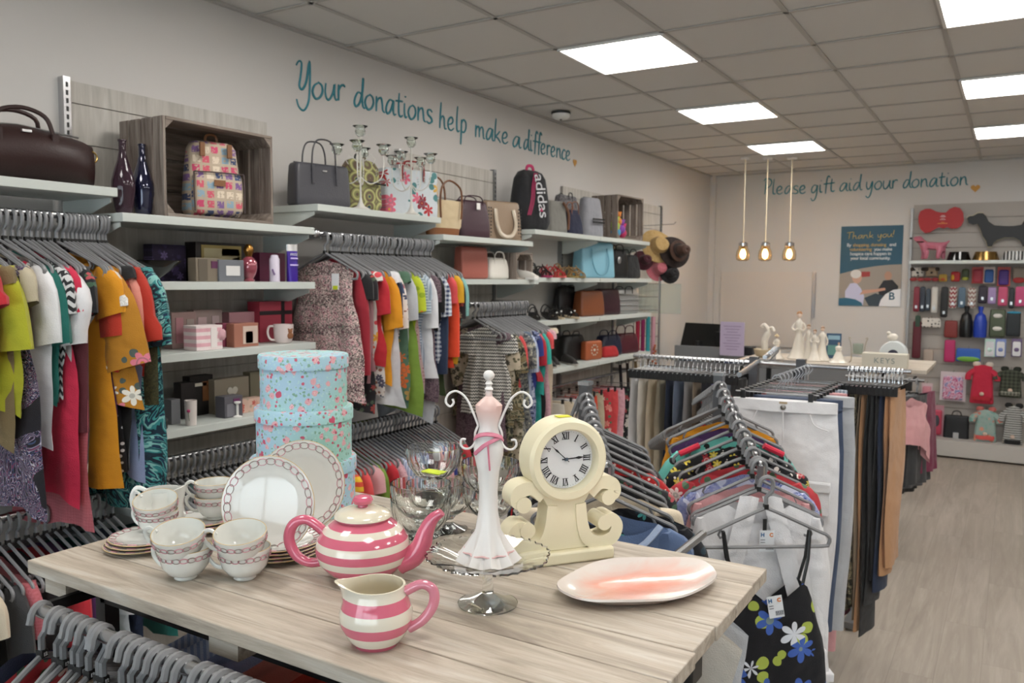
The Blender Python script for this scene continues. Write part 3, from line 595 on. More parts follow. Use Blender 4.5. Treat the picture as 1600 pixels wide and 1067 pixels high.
rows2 = [
 (2.93, 'crimson', .5, .2, .2, 'long', 0, 'crimson long-sleeved top behind the sleeveless one', 'blouse', dict(nd=.05)),
 (2.945, 'black', .66, .2, .2, 'short', 0, 'black top', 'blouse'),
 (2.96, 'mauve', .55, .2, .22, 'long', .1, 'mauve knitted jumper', 'jumper', dict(fold=.01)),
 (2.98, 'darkp', .72, .2, .22, 'short', 0, 'dark print tunic', 'tunic'),
 (3.01, 'coralp', .46, .2, .2, 'cap', .05, 'white, coral and yellow print top', 'blouse'),
 (3.04, 'red', .5, .2, .22, 'half', .1, 'bright red elbow-sleeved top', 'blouse'),
 (3.07, 'scarf', .68, .2, .2, None, 0, 'cream top with red and navy print', 'blouse'),
 (3.095, 'mustard', .62, .2, .22, 'half', .14, 'mustard yellow open cardigan', 'cardigan', dict(fold=.01)),
 (3.125, 'white', .72, .2, .29, 'cap', .1, 'white flared cotton dress', 'dress', dict(fold=.014)),
 (3.155, 'navyst', .42, .2, .2, 'half', .1, 'navy pinstriped shirt', 'shirt'),
 (3.185, 'scarf', .4, .2, .2, 'half', 0, 'cream shirt with small red flowers', 'shirt'),
 (3.21, 'tealor', .72, .2, .24, 'cap', .08, 'green dress with orange blooms', 'dress', dict(fold=.01)),
 (3.24, 'greyt', .45, .2, .2, 'half', .14, 'light grey tee', 't_shirt', dict(cat='t-shirt')),
 (3.27, 'green', .78, .2, .27, None, .1, 'lime tunic with a dipped hem', 'tunic', dict(fold=.012)),
 (3.30, 'leafy', .4, .2, .2, 'half', .14, 'lime leaf print blouse', 'blouse'),
 (3.33, 'pinkgeo', .75, .2, .23, None, .1, 'pink geometric print dress', 'dress'),
 (3.36, 'bluest', .5, .2, .2, 'half', .14, 'blue and white striped tee', 't_shirt', dict(cat='t-shirt')),
 (3.385, 'ltst', .7, .2, .2, 'short', .05, 'pale blue pinstriped dress', 'dress'),
 (3.42, 'white', .62, .2, .24, 'half', .16, 'plain white tunic', 'tunic'),
 (3.455, 'purpgrey', .75, .2, .22, 'short', .1, 'mottled plum long dress', 'dress', dict(fold=.012)),
 (3.48, 'greyt', .85, .19, .2, None, 0, 'light grey long vest', 'vest'),
 (3.505, 'black', .35, .2, .2, 'half', .1, 'black tee', 't_shirt', dict(cat='t-shirt')),
 (3.53, 'gingham', .55, .2, .2, 'half', .12, 'navy gingham shirt', 'shirt'),
 (3.56, 'navy', .45, .2, .2, 'long', .08, 'navy jumper', 'jumper'),
 (3.59, 'olive', .72, .19, .2, None, .05, 'olive green long cardigan', 'cardigan'),
 (3.615, 'coral', .3, .19, .2, 'short', .1, 'coral red tee', 't_shirt', dict(cat='t-shirt')),
 (3.64, 'orangered', .58, .2, .2, 'long', .1, 'orange red long-sleeved top', 'blouse'),
 (3.665, 'yellow', .56, .2, .2, 'short', .08, 'golden yellow top', 'blouse'),
 (3.69, 'darkp', .32, .2, .2, 'half', .14, 'black print top with pale leaves', 'blouse'),
 (3.715, 'ltteal', .35, .2, .2, 'half', .14, 'pale teal top, last', 'blouse'),
]
rail_row(R2, rows2, 'on the rail under the floral tote', base=60)
for i in range(16): hanger((.3, 2.925 + i * .05, R2), 0, 'grey plastic hanger on the rail under the floral tote', 'grey hangers on the rail under the floral tote')
# the sleeveless top that faces the shop
t = E('sleeveless_top', 'sleeveless pink, black and cream print top facing out under the grey handbag', 'top', (.31, 2.875, R2))
garment_mb(.64, .185, .255, .02, None, .085, .085, .012, 3, 5, hem=1.4).build('body', F['bands'], t, sharp=60)
hanger((.31, 2.877, R2), 0, 'grey plastic hanger holding the sleeveless print top', None)
tg = MB(); tg.box((0, 0, 0), (.045, .0015, .075)); g = E('price_tag', 'white price tag with a yellow sticker on the sleeveless print top', 'price tag', tuple(on(524, 440, 1, 2.845))); tg.build('card', mat('#e2e3e4', .6), g)
B((.0, -.0012, -.028), (.03, .0012, .018)).build('sticker', mat('#c9d626', .6), g)
R3 = 1.625
rows3 = [
 (4.21, 'bwzig', .55, .13, .16, 'short', .3, 'black and white wave striped top', 'blouse', dict(fold=.014, dx=.06)),
 (4.235, 'purpgrey', .8, .17, .19, 'cap', 0, 'plum speckled dress', 'dress'),
 (4.25, 'beigep', .42, .2, .22, 'half', .15, 'beige and black print blouse', 'blouse'),
 (4.28, 'jungle', .95, .2, .22, 'short', .05, 'dark green jungle print maxi dress', 'dress', dict(fold=.012)),
 (4.31, 'jungle', .6, .2, .25, 'bell', .12, 'brown leaf print tunic', 'tunic'),
 (4.34, 'coral', .42, .2, .2, 'half', .14, 'coral pink blouse', 'blouse'),
 (4.37, 'beigep', .92, .2, .22, None, .05, 'cream leaf print maxi dress', 'dress'),
 (4.40, 'greyfl', .85, .2, .22, 'short', .08, 'grey floral maxi dress', 'dress', dict(fold=.012)),
 (4.43, 'bluegrey', .7, .2, .2, 'cap', .05, 'blue grey shift dress', 'dress'),
 (4.46, 'greyfl', .7, .2, .22, 'half', .1, 'grey mottled dress', 'dress'),
 (4.49, 'skyst', .45, .2, .2, 'half', .1, 'sky blue striped shirt', 'shirt'),
 (4.52, 'bluefl', .95, .2, .22, 'cap', .08, 'blue floral maxi dress', 'dress', dict(fold=.012)),
 (4.55, 'royal', .5, .2, .2, 'short', .05, 'royal blue print blouse', 'blouse'),
 (4.58, 'satin', .4, .2, .22, 'half', .2, 'red satin blouse', 'blouse', dict(fold=.012)),
 (4.615, 'tealb', .5, .2, .22, 'half', .22, 'bright teal blouse', 'blouse', dict(fold=.012)),
 (4.65, 'tealb', .85, .18, .2, None, .1, 'bright teal long skirt dress', 'dress'),
 (4.68, 'black', .75, .19, .2, None, .05, 'black long dress', 'dress'),
 (4.71, 'coral', .3, .19, .2, 'short', .1, 'salmon tee', 't_shirt', dict(cat='t-shirt')),
 (4.74, 'pinklace', .9, .2, .22, 'cap', .12, 'pale pink lace dress', 'dress', dict(fold=.012)),
 (4.77, 'cream', .8, .2, .2, 'cap', .12, 'cream long dress, last', 'dress'),
]
rail_row(R3, rows3, 'on the rail under the terracotta bag', base=110)
for i in range(12): hanger((.3, 4.145 + i * .05, R3), 0, 'grey plastic hanger on the rail under the terracotta bag', 'grey hangers on the rail under the terracotta bag')
# ---- low rails: mostly shoulders show
def low(zr, y0, dy, items, rname, base, Ln=.5):
    for i, (key, d, kind) in enumerate(items):
        y = y0 + i * dy
        wear(garment_mb(Ln, .2, .21, .012, SL['half' if i % 2 else 'short'], neck=.13, nd=.09, fold=.004, seed=base + i, hem=1), kind, F[key], (.3, y, zr), .05 * (i % 3), d + ' ' + rname, kind.replace('_', ' '))
        for k in (0, .5): hanger((.3, y + k * dy, zr), 0, 'grey plastic hanger ' + rname, 'grey hangers ' + rname)
low(1.04, 2.87, .062, [('mult', 'red and yellow striped top', 'blouse'), ('coral', 'coral pink blouse', 'blouse'), ('ltpink', 'pale pink shirt', 'shirt'), ('green', 'leaf green top', 'blouse'), ('red', 'red blouse', 'blouse'), ('pinklace', 'pink speckled top', 'blouse'), ('skyst', 'sky blue striped shirt', 'shirt'), ('ltst', 'pale blue shirt', 'shirt'), ('ltblue', 'lavender blue top', 'blouse'), ('purpgrey', 'plum print blouse', 'blouse'), ('white', 'white blouse', 'blouse'), ('ltpink', 'salmon pink cardigan', 'cardigan'), ('royal', 'royal blue long-sleeved top', 'jumper'), ('beigep', 'cream spotted blouse', 'blouse'), ('redflor', 'red patterned top', 'blouse')], 'on the low rail below the sleeveless print top', 200)
low(1.06, 1.88, .06, [('teal', 'dark teal top', 'blouse'), ('grey', 'mid grey top', 'blouse'), ('white', 'white top', 'blouse'), ('black', 'black top', 'blouse'), ('ltteal', 'pale teal shirt', 'shirt'), ('charcoal', 'charcoal jumper', 'jumper'), ('navy', 'navy top', 'blouse'), ('mauve', 'mauve top', 'blouse'), ('grey', 'dark grey cardigan', 'cardigan'), ('teal', 'bottle green blouse', 'blouse'), ('plum', 'plum blouse', 'blouse'), ('black', 'black cardigan', 'cardigan')], 'on the low rail behind the hat boxes', 230)
low(.98, 1.0, .062, [('redflor', 'red tie-dyed shirt', 'shirt'), ('bluegrey', 'blue grey shirt', 'shirt'), ('purple', 'purple top', 'blouse'), ('bfloral', 'black floral top', 'blouse'), ('cream', 'cream top', 'blouse'), ('charcoal', 'charcoal top', 'blouse'), ('knitpink', 'pink knitted top', 'blouse'), ('black', 'black blouse', 'blouse'), ('red', 'bright red top', 'blouse'), ('purple', 'lilac sleeved top', 'blouse'), ('teal', 'teal blouse', 'blouse'), ('white', 'white shirt', 'shirt'), ('navy', 'navy cardigan', 'cardigan')], 'on the low rail below the long dresses', 260)
# ---- far end of the long wall: arm of folded trousers and skirts under the shoe shelves
rail(5.0, 6.8, .98, 'wall rail under the shoe shelves with trousers', x=.22)
far = [('offwhite', 'off-white'), ('cream', 'cream'), ('white', 'white'), ('crimson', 'dark red'), ('orfl', 'orange floral'), ('stone', 'beige'), ('redflor', 'red floral'), ('coral', 'coral pink'), ('pinklace', 'pink lace'), ('bfloral', 'black floral')]
for i, (key, d) in enumerate(far):
    y = 5.15 + i * .13
    wear(trousers_mb(.72, .17, th=.03, seed=i, half=True), 'trousers', F[key], (.27, y, .98), .25, d + ' trousers on the rail under the shoe shelves', 'trousers')
    clip_hanger((.25, y, .98), .25, 'chrome clip hanger on the rail under the shoe shelves', 'clip hangers under the shoe shelves')
# ================================================================ display table
ZT = 1.22; TX0, TX1, TY0, TY1 = 1.505, 2.734, .836, 1.571
WT = wood('#8f8376', '#b5a999', '#c6bfb4', 'x', 1.0, .5, 'limewashed_board')
t = E('display_table', 'limewashed plank table top on a dark metal rack, carrying china and a clock', 'table', (0, 0, 0))
nb = 7; bw = (TY1 - TY0) / nb
for i in range(nb):
    B(((TX0 + TX1) / 2 + .0015 * (i % 3), TY0 + bw * (i + .5), ZT - .0125), (TX1 - TX0 - .003 * (i % 2), bw - .0022, .025)).build('plank', WT, t, bev=.0018)
for x in (TX0 + .07, TX0 + .55, TX1 - .09): B((x, (TY0 + TY1) / 2, ZT - .043), (.07, TY1 - TY0 - .03, .034)).build('cross_batten', WT, t)
for x in (TX0 + .1, TX1 - .12):
    for y in (TY0 + .1, TY1 - .12):
        B((x, y, (ZT - .06) / 2), (.03, .03, ZT - .06)).build('leg', DARKM, t)
for y in (TY0 + .1, TY1 - .12): B(((TX0 + TX1) / 2, y, ZT - .075), (TX1 - TX0 - .2, .03, .03)).build('rack_rail', DARKM, t)
for x in (TX0 + .1, TX1 - .12): B((x, (TY0 + TY1) / 2, .04), (.03, TY1 - TY0 - .2, .03)).build('foot_bar', DARKM, t)
B((TX1 - .035, 1.2, ZT - .05), (.05, .05, .045)).build('side_bracket', BLACK, t, bev=.004)
# ---- china with a linked-chain border
CHINA = mat('#dcdcd6', .12, 0.0, 'china', Coat_Weight=.5); RIM = mat('#c9ab72', .3)
PK, GB = mat('#c98b95', .35), mat('#8c7f76', .35)
def chain(name, parent, pos, nrm, n, a, b):
    """a ring of n links laid on a surface: pos(t) -> point, tangent, side"""
    for par, m in ((0, PK), (1, GB)):
        mb = MB()
        for i in range(par, n, 2):
            P0, T, S = pos((i + .5) / n); pts = [P0 + T * a * math.cos(q) + S * b * math.sin(q) + nrm((i + .5) / n) * .0006 for q in [2 * PI * j / 10 for j in range(11)]]
            mb.tube(pts, .0009, 4, 1.0, cap=False)
        mb.build(name, m, parent)
def cup(loc, label, rz=0.0, tilt=(0, 0), s=1.0):
    t = E('teacup', label, 'cup', loc); t.rotation_euler = (tilt[0], tilt[1], rz)
    out = [(.019, 0), (.0205, .002), (.019, .006), (.031, .012), (.0405, .025), (.0447, .042), (.0468, .058)]
    prof = [(r * s, z * s) for r, z in out + [(.0456, .058), (.0434, .042), (.039, .026), (.029, .0145), (.008, .012)]]
    MB().lathe(prof, 40).build('bowl', CHINA, t)
    MB().tube([(.046 * s * math.cos(a), .046 * s * math.sin(a), .0582 * s) for a in [2 * PI * i / 40 for i in range(41)]], .0007, 4).build('gilt_rim', RIM, t)
    MB().tube([(p[0] * s, 0, p[2] * s) for p in smooth([(-.043, 0, .05), (-.056, 0, .058), (-.068, 0, .05), (-.066, 0, .034), (-.052, 0, .02), (-.034, 0, .019)], 4)], .0028 * s, 8, 1.5).build('handle', CHINA, t)
    zr, rr = .0455 * s, .0455 * s
    def pos(u):
        a = 2 * PI * u; return Vector((rr * math.cos(a), rr * math.sin(a), zr)), Vector((-math.sin(a), math.cos(a), 0)), Vector((.15 * math.cos(a), .15 * math.sin(a), 1))
    chain('chain_border', t, pos, lambda u: Vector((math.cos(2 * PI * u), math.sin(2 * PI * u), 0)), 22, .0078 * s, .0043 * s)
    return t
def plate(name, cat, R, loc, label, rot=(0, 0, 0), n=30, lk=1.35):
    t = E(name, label, cat, loc); t.rotation_euler = rot; d = R * .14
    prof = [(R * .55, 0), (R * .56, .002), (R * .66, .004), (R, d), (R * .995, d + .0018), (R * .68, .0075), (R * .6, .0045), (.003, .004)]
    MB().lathe(prof, 56).build('dish', CHINA, t)
    MB().tube([(R * math.cos(a), R * math.sin(a), d + .0008) for a in [2 * PI * i / 56 for i in range(57)]], .0008, 4).build('gilt_rim', RIM, t)
    rr = R * .885; zz = .0075 + (d + .0018 - .0075) * ((rr / R - .68) / .315)
    def pos(u):
        a = 2 * PI * u; return Vector((rr * math.cos(a), rr * math.sin(a), zz)), Vector((-math.sin(a), math.cos(a), 0)), Vector((math.cos(a), math.sin(a), .28))
    chain('chain_border', t, pos, lambda u: UP, n, 2 * PI * rr / n * .6, .0048 * lk)
    return t
tp = lambda u, v: (lambda p: (p.x, p.y, ZT))(on(u, v, 2, ZT))
HL = PI * .12   # handles point away from the camera's right
def cupat(u, v, dz, label, rz, tilt=(0, 0), s=1.0):
    p = tp(u, v); return cup((p[0], p[1], ZT + dz), label, rz, tilt, s)
ca = tp(283, 905); cup((ca[0], ca[1] + .01, ZT), 'lower teacup of the near pair at the table edge, in front of the saucers', .3)
cup((ca[0] - .004, ca[1] + .006, ZT + .036), 'tilted teacup nested on top of the near pair, rosy chain border toward the camera', .35, (.27, .06))
cb = tp(376, 905); cup((cb[0], cb[1] + .01, ZT), 'lower teacup of the pair in front of the large upright plate', .5)
cup((cb[0] + .001, cb[1] + .004, ZT + .036), 'upper teacup of the pair in front of the large upright plate', .5, (.24, .03))
cc = tp(245, 850); z = ZT
for k, lb in enumerate(('lowest saucer under the cups by the table end', 'second saucer up under the cups by the table end', 'top saucer under the cups by the table end')):
    plate('saucer', 'saucer', .072, (cc[0] - .005 + .004 * k, cc[1] - .03 + .003 * k, ZT + .0075 * k), lb, (0, 0, k), 24)
cup((cc[0] + .004, cc[1] + .0, ZT + .022), 'teacup standing on the saucer stack, mostly behind its neighbours', .3, (0, 0), .86)
cup((cc[0] - .0, cc[1] + .004, ZT + .046), 'tilted teacup on top of the saucer stack, handle toward the clothes rail', .1, (.24, .16), .92)
cr = tp(350, 828)
for k, lb in enumerate(('lowest saucer of the far stack behind the cups', 'middle saucer of the far stack behind the cups', 'top saucer of the far stack behind the cups')):
    plate('saucer', 'saucer', .07, (cr[0] - .045, cr[1] - .02, ZT + .0075 * k), lb, (0, 0, k), 24)
cup((cr[0] - .028, cr[1] + .0, ZT + .022), 'lower teacup on the far saucer stack beside the large plate', .6, (0, 0), .9)
cup((cr[0] - .028, cr[1] + .0, ZT + .052), 'upper teacup on the far saucer stack beside the large plate', .6, (0, 0), .9)
# stack of side plates under the standing plate
ps = tp(440, 872)
for k, lb in enumerate(('lowest side plate of the stack under the upright plates', 'second side plate of the stack under the upright plates', 'third side plate of the stack under the upright plates', 'top side plate of the stack, the upright plate resting on it')):
    plate('side_plate', 'plate', .082, (ps[0] - .018, ps[1] + .012, ZT + .0068 * k), lb, (0, 0, .4 * k), 28)
plate('dinner_plate', 'plate', .096, (1.872, 1.118, ZT + .1), 'large white plate standing upright on the side plates, nearer of two', (PI / 2 - .2, 0, .42), 30)
plate('dinner_plate', 'plate', .096, (1.842, 1.235, ZT + .108), 'second white plate standing upright against the floral boxes, half hidden', (PI / 2 - .26, .0, .42), 30)
# creamer
cj = tp(250, 838); t = E('china_creamer', 'small china cream jug with a gilt sprig standing behind the cups', 'jug', (cj[0], cj[1] + .01, ZT), .55)
pr = [(.02, 0), (.022, .004), (.03, .015), (.037, .035), (.034, .055), (.029, .068), (.031, .082)]
rings = []
for r, zz in pr: rings.append([(r * math.cos(a) * (1 + (.35 * max(0, math.cos(a)) ** 6 if zz > .06 else 0)), r * math.sin(a), zz + (.008 * max(0, math.cos(a)) ** 6 if zz > .06 else 0)) for a in [2 * PI * j / 28 for j in range(28)]])
for r, zz in reversed(pr[1:]): rings.append([((r - .0022) * math.cos(a) * (1 + (.35 * max(0, math.cos(a)) ** 6 if zz > .06 else 0)), (r - .0022) * math.sin(a), zz + (.008 * max(0, math.cos(a)) ** 6 if zz > .06 else 0)) for a in [2 * PI * j / 28 for j in range(28)]])
MB().loft(rings).build('body', CHINA, t)
MB().tube(smooth([(-.028, 0, .078), (-.046, 0, .084), (-.056, 0, .066), (-.05, 0, .04), (-.034, 0, .03)], 4), .003, 8, 1.4).build('handle', CHINA, t)
m = MB(); m.tube([(.012 + .03 * k, -.0355 + .004 * k * k, .04 + .012 * math.sin(k * 4)) for k in [i / 6 for i in range(7)]], .0008, 4); m.build('gilt_sprig', RIM, t)
t.scale = (1.2, 1.2, 1.22)
# ---- hat boxes
def boxmat():
    N = NT('rose_print_paper', .55); co = N.co((1, 1, 1))
    def cl(sc_, thr, off, jag):
        c2 = N.n('VectorMath', {0: co, 1: (off,) * 3}, operation='ADD').outputs[0]; nz = N.noise(c2, sc_ * 2.5, 2)
        c3 = N.n('VectorMath', {0: c2, 1: N.n('VectorMath', {0: nz.outputs['Color'], 1: (jag / sc_,) * 3}, operation='MULTIPLY').outputs[0]}, operation='ADD').outputs[0]
        v = N.n('TexVoronoi', {'Vector': c3, 'Scale': sc_}); return v, N.m('LESS_THAN', v.outputs['Distance'], thr)
    nz0 = N.noise(co, 4, 1); out = N.ramp(nz0.outputs[0], [(.4, hexc('#a3c3d6')), (.6, hexc('#9fcdc2'))])
    v, k = cl(130, .28, 2.0, .3); out = N.mix(N.m('MULTIPLY', k, .7), out, hexc('#b4d6d0'))
    v, k = cl(85, .27, 1.3, .5); out = N.mix(k, out, hexc('#7fa894'))
    v, k = cl(44, .36, .4, .5); r = N.xyz(v.outputs['Color'])[0]; on_ = N.m('MULTIPLY', k, N.m('GREATER_THAN', r, .25))
    ring = N.m('FRACT', N.m('MULTIPLY', v.outputs['Distance'], 9.0)); fc = N.mix(ring, hexc('#cf7a8a'), hexc('#e6c4c4')); fc = N.mix(N.m('GREATER_THAN', r, .86), fc, hexc('#c2506a')); out = N.mix(on_, out, fc)
    v, k = cl(85, .3, 5.1, .2); r = N.xyz(v.outputs['Color'])[1]; out = N.mix(N.m('MULTIPLY', k, N.m('GREATER_THAN', r, .7)), out, hexc('#c25a70'))
    N.col(out); return N.mat
BX = boxmat(); hb = (1.69, 1.385)
for R, z0, h, lid, d in ((.124, 0, .128, .03, 'largest rose print hat box, at the bottom behind the plates'), (.114, .128, .122, .03, 'middle rose print hat box of the stack of three'), (.104, .25, .122, .03, 'smallest rose print hat box, on top of the stack')):
    t = E('hat_box', d, 'box', (hb[0] + .004 * (z0 > .1), hb[1], ZT + z0 + .0002), z0 * 9)
    MB().lathe([(R - .004, 0), (R - .004, h - lid * .6)], 56).build('drum', BX, t)
    MB().lathe([(R, h - lid), (R, h - .003), (R - .002, h), (R - .01, h), (.01, h)], 56, cap=(True, True)).build('lid', BX, t)
# ---- striped teapot and jug
CR = '#dcd3bd'
def striped(name, bands):
    N = NT(name, .12, Coat_Weight=.6); X = N.xyz(N.co()); z = X[2]; w_ = N.noise(N.co(), 3, 1)
    zz = N.m('ADD', z, N.m('MULTIPLY', N.m('SUBTRACT', w_.outputs[0], .5), .003)); r = N.ramp(N.m('MULTIPLY', zz, 5.0), bands, 'CONSTANT'); N.col(r); return N.mat
cre, pnk = hexc('#ded6c6'), hexc('#cf667c')
tp0 = tp(563, 905); t = E('teapot', 'pink and cream striped teapot with a pink knob, spout and handle', 'teapot', (tp0[0], tp0[1] + .008, ZT), .47); t.scale = (1.04, 1.04, .87)
bd = [(0, pnk), (.045, cre), (.115, pnk), (.21, cre), (.285, pnk), (.37, cre), (.445, pnk), (.525, cre), (.585, pnk), (.65, cre)]
prof = [(.045, 0), (.047, .003), (.046, .008), (.062, .02), (.077, .042), (.083, .066), (.079, .09), (.066, .112), (.052, .124), (.044, .128), (.044, .132), (.04, .132), (.04, .126), (.06, .108), (.072, .085), (.076, .066), (.07, .044), (.05, .018), (.01, .012)]
MB().lathe(prof, 56).build('body', striped('striped_glaze', bd), t)
PG = mat('#cb6078', .14, 0.0, 'pink_glaze', Coat_Weight=.6); CG = mat(CR, .12, 0.0, 'cream_glaze', Coat_Weight=.6)
lid = MB().lathe([(.045, .131), (.05, .134), (.049, .139), (.043, .146), (.028, .152), (.012, .154)], 40).build('lid', CG, t)
MB().lathe([(.009, .153), (.009, .158), (.016, .162), (.0185, .169), (.015, .176), (.006, .179)], 24).build('knob', PG, lid)
sp = smooth([(.066, 0, .04), (.088, 0, .05), (.104, 0, .075), (.112, 0, .105), (.124, 0, .132), (.14, 0, .147)], 4); ns = len(sp)
MB().tube(sp, [.027 - .0185 * (i / (ns - 1)) ** .8 for i in range(ns)], 16).build('spout', PG, t)
MB().tube(smooth([(-.07, 0, .098), (-.1, 0, .122), (-.125, 0, .112), (-.134, 0, .08), (-.122, 0, .046), (-.098, 0, .03), (-.07, 0, .034)], 5), .0088, 12, 1.15).build('handle', PG, t)
tj = tp(588, 1004); t = E('striped_jug', 'small pink and cream striped milk jug in front of the teapot', 'jug', (tj[0], tj[1], ZT), .6); t.scale = (1.1, 1.1, .97)
pr = [(.03, 0), (.031, .003), (.04, .014), (.049, .034), (.05, .052), (.045, .07), (.039, .084), (.04, .094)]
def jr(r, zz, a): k = max(0, math.cos(a - PI)) ** 8 if zz > .07 else 0; return (r * math.cos(a) * (1 + .42 * k * (zz - .07) / .024), r * math.sin(a) * (1 + 0 * k), zz + .006 * k * (zz > .08))
aa = [2 * PI * j / 40 for j in range(40)]
rings = [[jr(r, zz, a) for a in aa] for r, zz in pr] + [[jr(r - .003, zz, a) for a in aa] for r, zz in reversed(pr[1:])]
jm = MB(); jm.loft(rings[:len(pr)], (True, False)); jm.mi = 1; jm.loft(rings[len(pr) - 1:], (False, True)); jm.build('body', [striped('striped_glaze_jug', [(0, pnk), (.035, cre), (.12, pnk), (.2, cre), (.3, pnk), (.385, cre)]), CG], t)
MB().tube(smooth([(.04, 0, .082), (.062, 0, .093), (.078, 0, .083), (.078, 0, .06), (.064, 0, .036), (.044, 0, .022)], 5), .0062, 10, 1.2).build('handle', mat('#cf7f90', .14, 0.0, 'pale_pink_glaze', Coat_Weight=.6), t)
# ---- glass sundae dishes
GL = mat('#fbfdfc', .0, 0.0, 'clear_glass', Transmission_Weight=1.0, IOR=1.2, Coat_Weight=.6)
flute = lambda k, amp: (lambda a, z: amp * math.cos(k * a) if z > .03 else 0)
def dish(loc, label, s=1.0, grp=None, tall=1.0):
    t = E('sundae_dish', label, 'glass dish', loc, 0, grp); t.scale = (s, s, s)
    out = [(.036, 0), (.037, .003), (.02, .008), (.008, .014), (.008, .022), (.014, .03), (.036, .044), (.05, .062), (.0545, .082), (.055, .098)]
    ins = [(.0525, .098), (.052, .082), (.0475, .064), (.034, .048), (.01, .036)]
    MB().lathe([(r, z * tall) for r, z in out + ins], 60, wob=flute(20, .016)).build('bowl_and_stem', GL, t); return t
a = tp(648, 866); dish((a[0] + .0, a[1] + .02, ZT + .0006), 'fluted glass dish behind the teapot spout, lowest of its stack', 1.1)
dish((a[0], a[1] + .02, ZT + .034), 'fluted glass dish stacked above the one behind the teapot spout', 1.1)
b = tp(655, 838); dish((b[0] + .005, b[1] + .045, ZT + .08), 'top fluted glass dish of the group behind the teapot, yellow label inside', 1.1); dish((b[0] + .005, b[1] + .045, ZT + .0006), 'fluted glass dish under the one holding the yellow label', 1.1)
B((0, 0, 0), (.05, .03, .002)).build('o', mat('#cfe02a', .6), None)
o = bpy.data.objects['o']; o.name = 'yellow_sticker'; o.location = (b[0] + .005, b[1] + .045, ZT + .131); tag(o, 'bright yellow paper sticker inside the glass dish behind the teapot', 'sticker')
c = tp(688, 830); dish((c[0] + .01, c[1] + .02, ZT + .0006), 'fluted glass dish at the clock side of the glass group', 1.08)
d_ = tp(755, 840); dish((d_[0] - .002, d_[1] + .03, ZT + .0006), 'lower fluted glass dish of the pair behind the white figure', 1.12)
dish((d_[0] - .002, d_[1] + .03, ZT + .05), 'upper fluted glass dish of the pair behind the white figure', 1.12)
# ---- glass cake stand
cs = tp(752, 950); t = E('cake_stand', 'cut glass cake stand with a scalloped rim under the white figure', 'cake stand', (cs[0], cs[1] + .02, ZT + .0006))
MB().lathe([(.05, 0), (.051, .003), (.03, .009), (.01, .02), (.009, .045), (.016, .06), (.045, .068), (.075, .078), (.1, .085), (.101, .089), (.075, .083), (.045, .073), (.012, .068)], 72, wob=lambda a, z: (.02 * math.cos(36 * a) + .045 * abs(math.cos(4 * a))) if z > .066 else 0).build('stand', GL, t)
# ---- jewellery figure
_n = NT('airbrushed_enamel', .35); _z = _n.xyz(_n.co())[2]; _n.col(_n.ramp(_n.m('MULTIPLY', _z, 2.5), [(0, hexc('#dedad6')), (.6, hexc('#dedad6')), (.7, hexc('#dbb5ac')), (.76, hexc('#dfc3bb')), (.79, hexc('#dedad6'))])); MW = _n.mat; AW = mat('#dedad6', .35); PR = mat('#c9758a', .4); fz = ZT + .078
t = E('jewellery_figure', 'white dress-form jewellery holder with wire arms and a pink sash', 'ornament', (cs[0], cs[1] + .02, fz), .5); t.scale = (1, 1, .92)
prof = [(.051, 0, .006), (.045, .008, 0), (.034, .026, 0), (.022, .055, 0), (.0165, .09, 0), (.0155, .13, 0), (.018, .165, 0), (.0245, .195, 0), (.0255, .21, 0), (.018, .235, 0), (.0155, .246, 0), (.019, .262, 0), (.022, .276, 0), (.0225, .286, 0), (.012, .297, 0), (.006, .302, 0), (.0055, .314, 0)]
rings = []
for r, z_, wv in prof: rings.append([(r * math.cos(a) * (1 + (.12 * math.cos(9 * a) if z_ < .03 else 0)), r * (.75 if z_ > .18 else 1) * math.sin(a) * (1 + (.12 * math.cos(9 * a) if z_ < .03 else 0)), z_ + (.004 * math.cos(9 * a) if z_ < .03 else 0)) for a in [2 * PI * j / 45 for j in range(45)]])
MB().loft(rings).build('body', MW, t)
MB().lathe([(.0052, .312), (.0075, .315), (.004, .32), (.0066, .325), (.0035, .33), (.0025, .332)], 16).ball((0, 0, .34), .0095, 10).build('finial', MW, t)
for s in (-1, 1):
    up_ = smooth([(s * .02, -.004, .236), (s * .03, -.004, .26), (s * .044, -.004, .286), (s * .062, -.004, .298), (s * .078, -.004, .292), (s * .083, -.004, .278), (s * .075, -.004, .27), (s * .068, -.004, .276), (s * .07, -.004, .284)], 4)
    dn = smooth([(s * .02, -.004, .236), (s * .026, -.004, .222), (s * .026, -.004, .206), (s * .034, -.004, .195), (s * .046, -.004, .193), (s * .054, -.004, .2), (s * .052, -.004, .21), (s * .044, -.004, .21)], 4)
    sq = lambda P_: [(p.x * .86, p.y, p.z + .013) for p in P_]; MB().tube(sq(up_), .0021, 7).build('arm', AW, t); MB().tube(sq(dn), .0021, 7).build('scroll', AW, t)
m = MB()
m.tube([(.0235 * math.cos(a), .019 * math.sin(a), .222 - .014 * math.sin(a * 1 + .0)) for a in [2 * PI * i / 24 for i in range(25)]], .0022, 6, 2.0)
m.tube([(-.022, -.01, .198), (-.008, -.02, .214), (.0, -.022, .22), (.012, -.018, .226), (.022, -.006, .23)], .0024, 6, 1.6)
m.tube([(0, -.021, .22), (.002, -.026, .2), (.004, -.024, .172)], .0034, 6, .5)
m.build('sash', PR, t)
MB().tube([(.04 * math.cos(a) * (1 + .1 * math.cos(9 * a)), .04 * math.sin(a) * (1 + .1 * math.cos(9 * a)), .0175) for a in [2 * PI * i / 45 for i in range(46)]], .0018, 5).build('hem_braid', mat('#d3aaa8', .4), t)
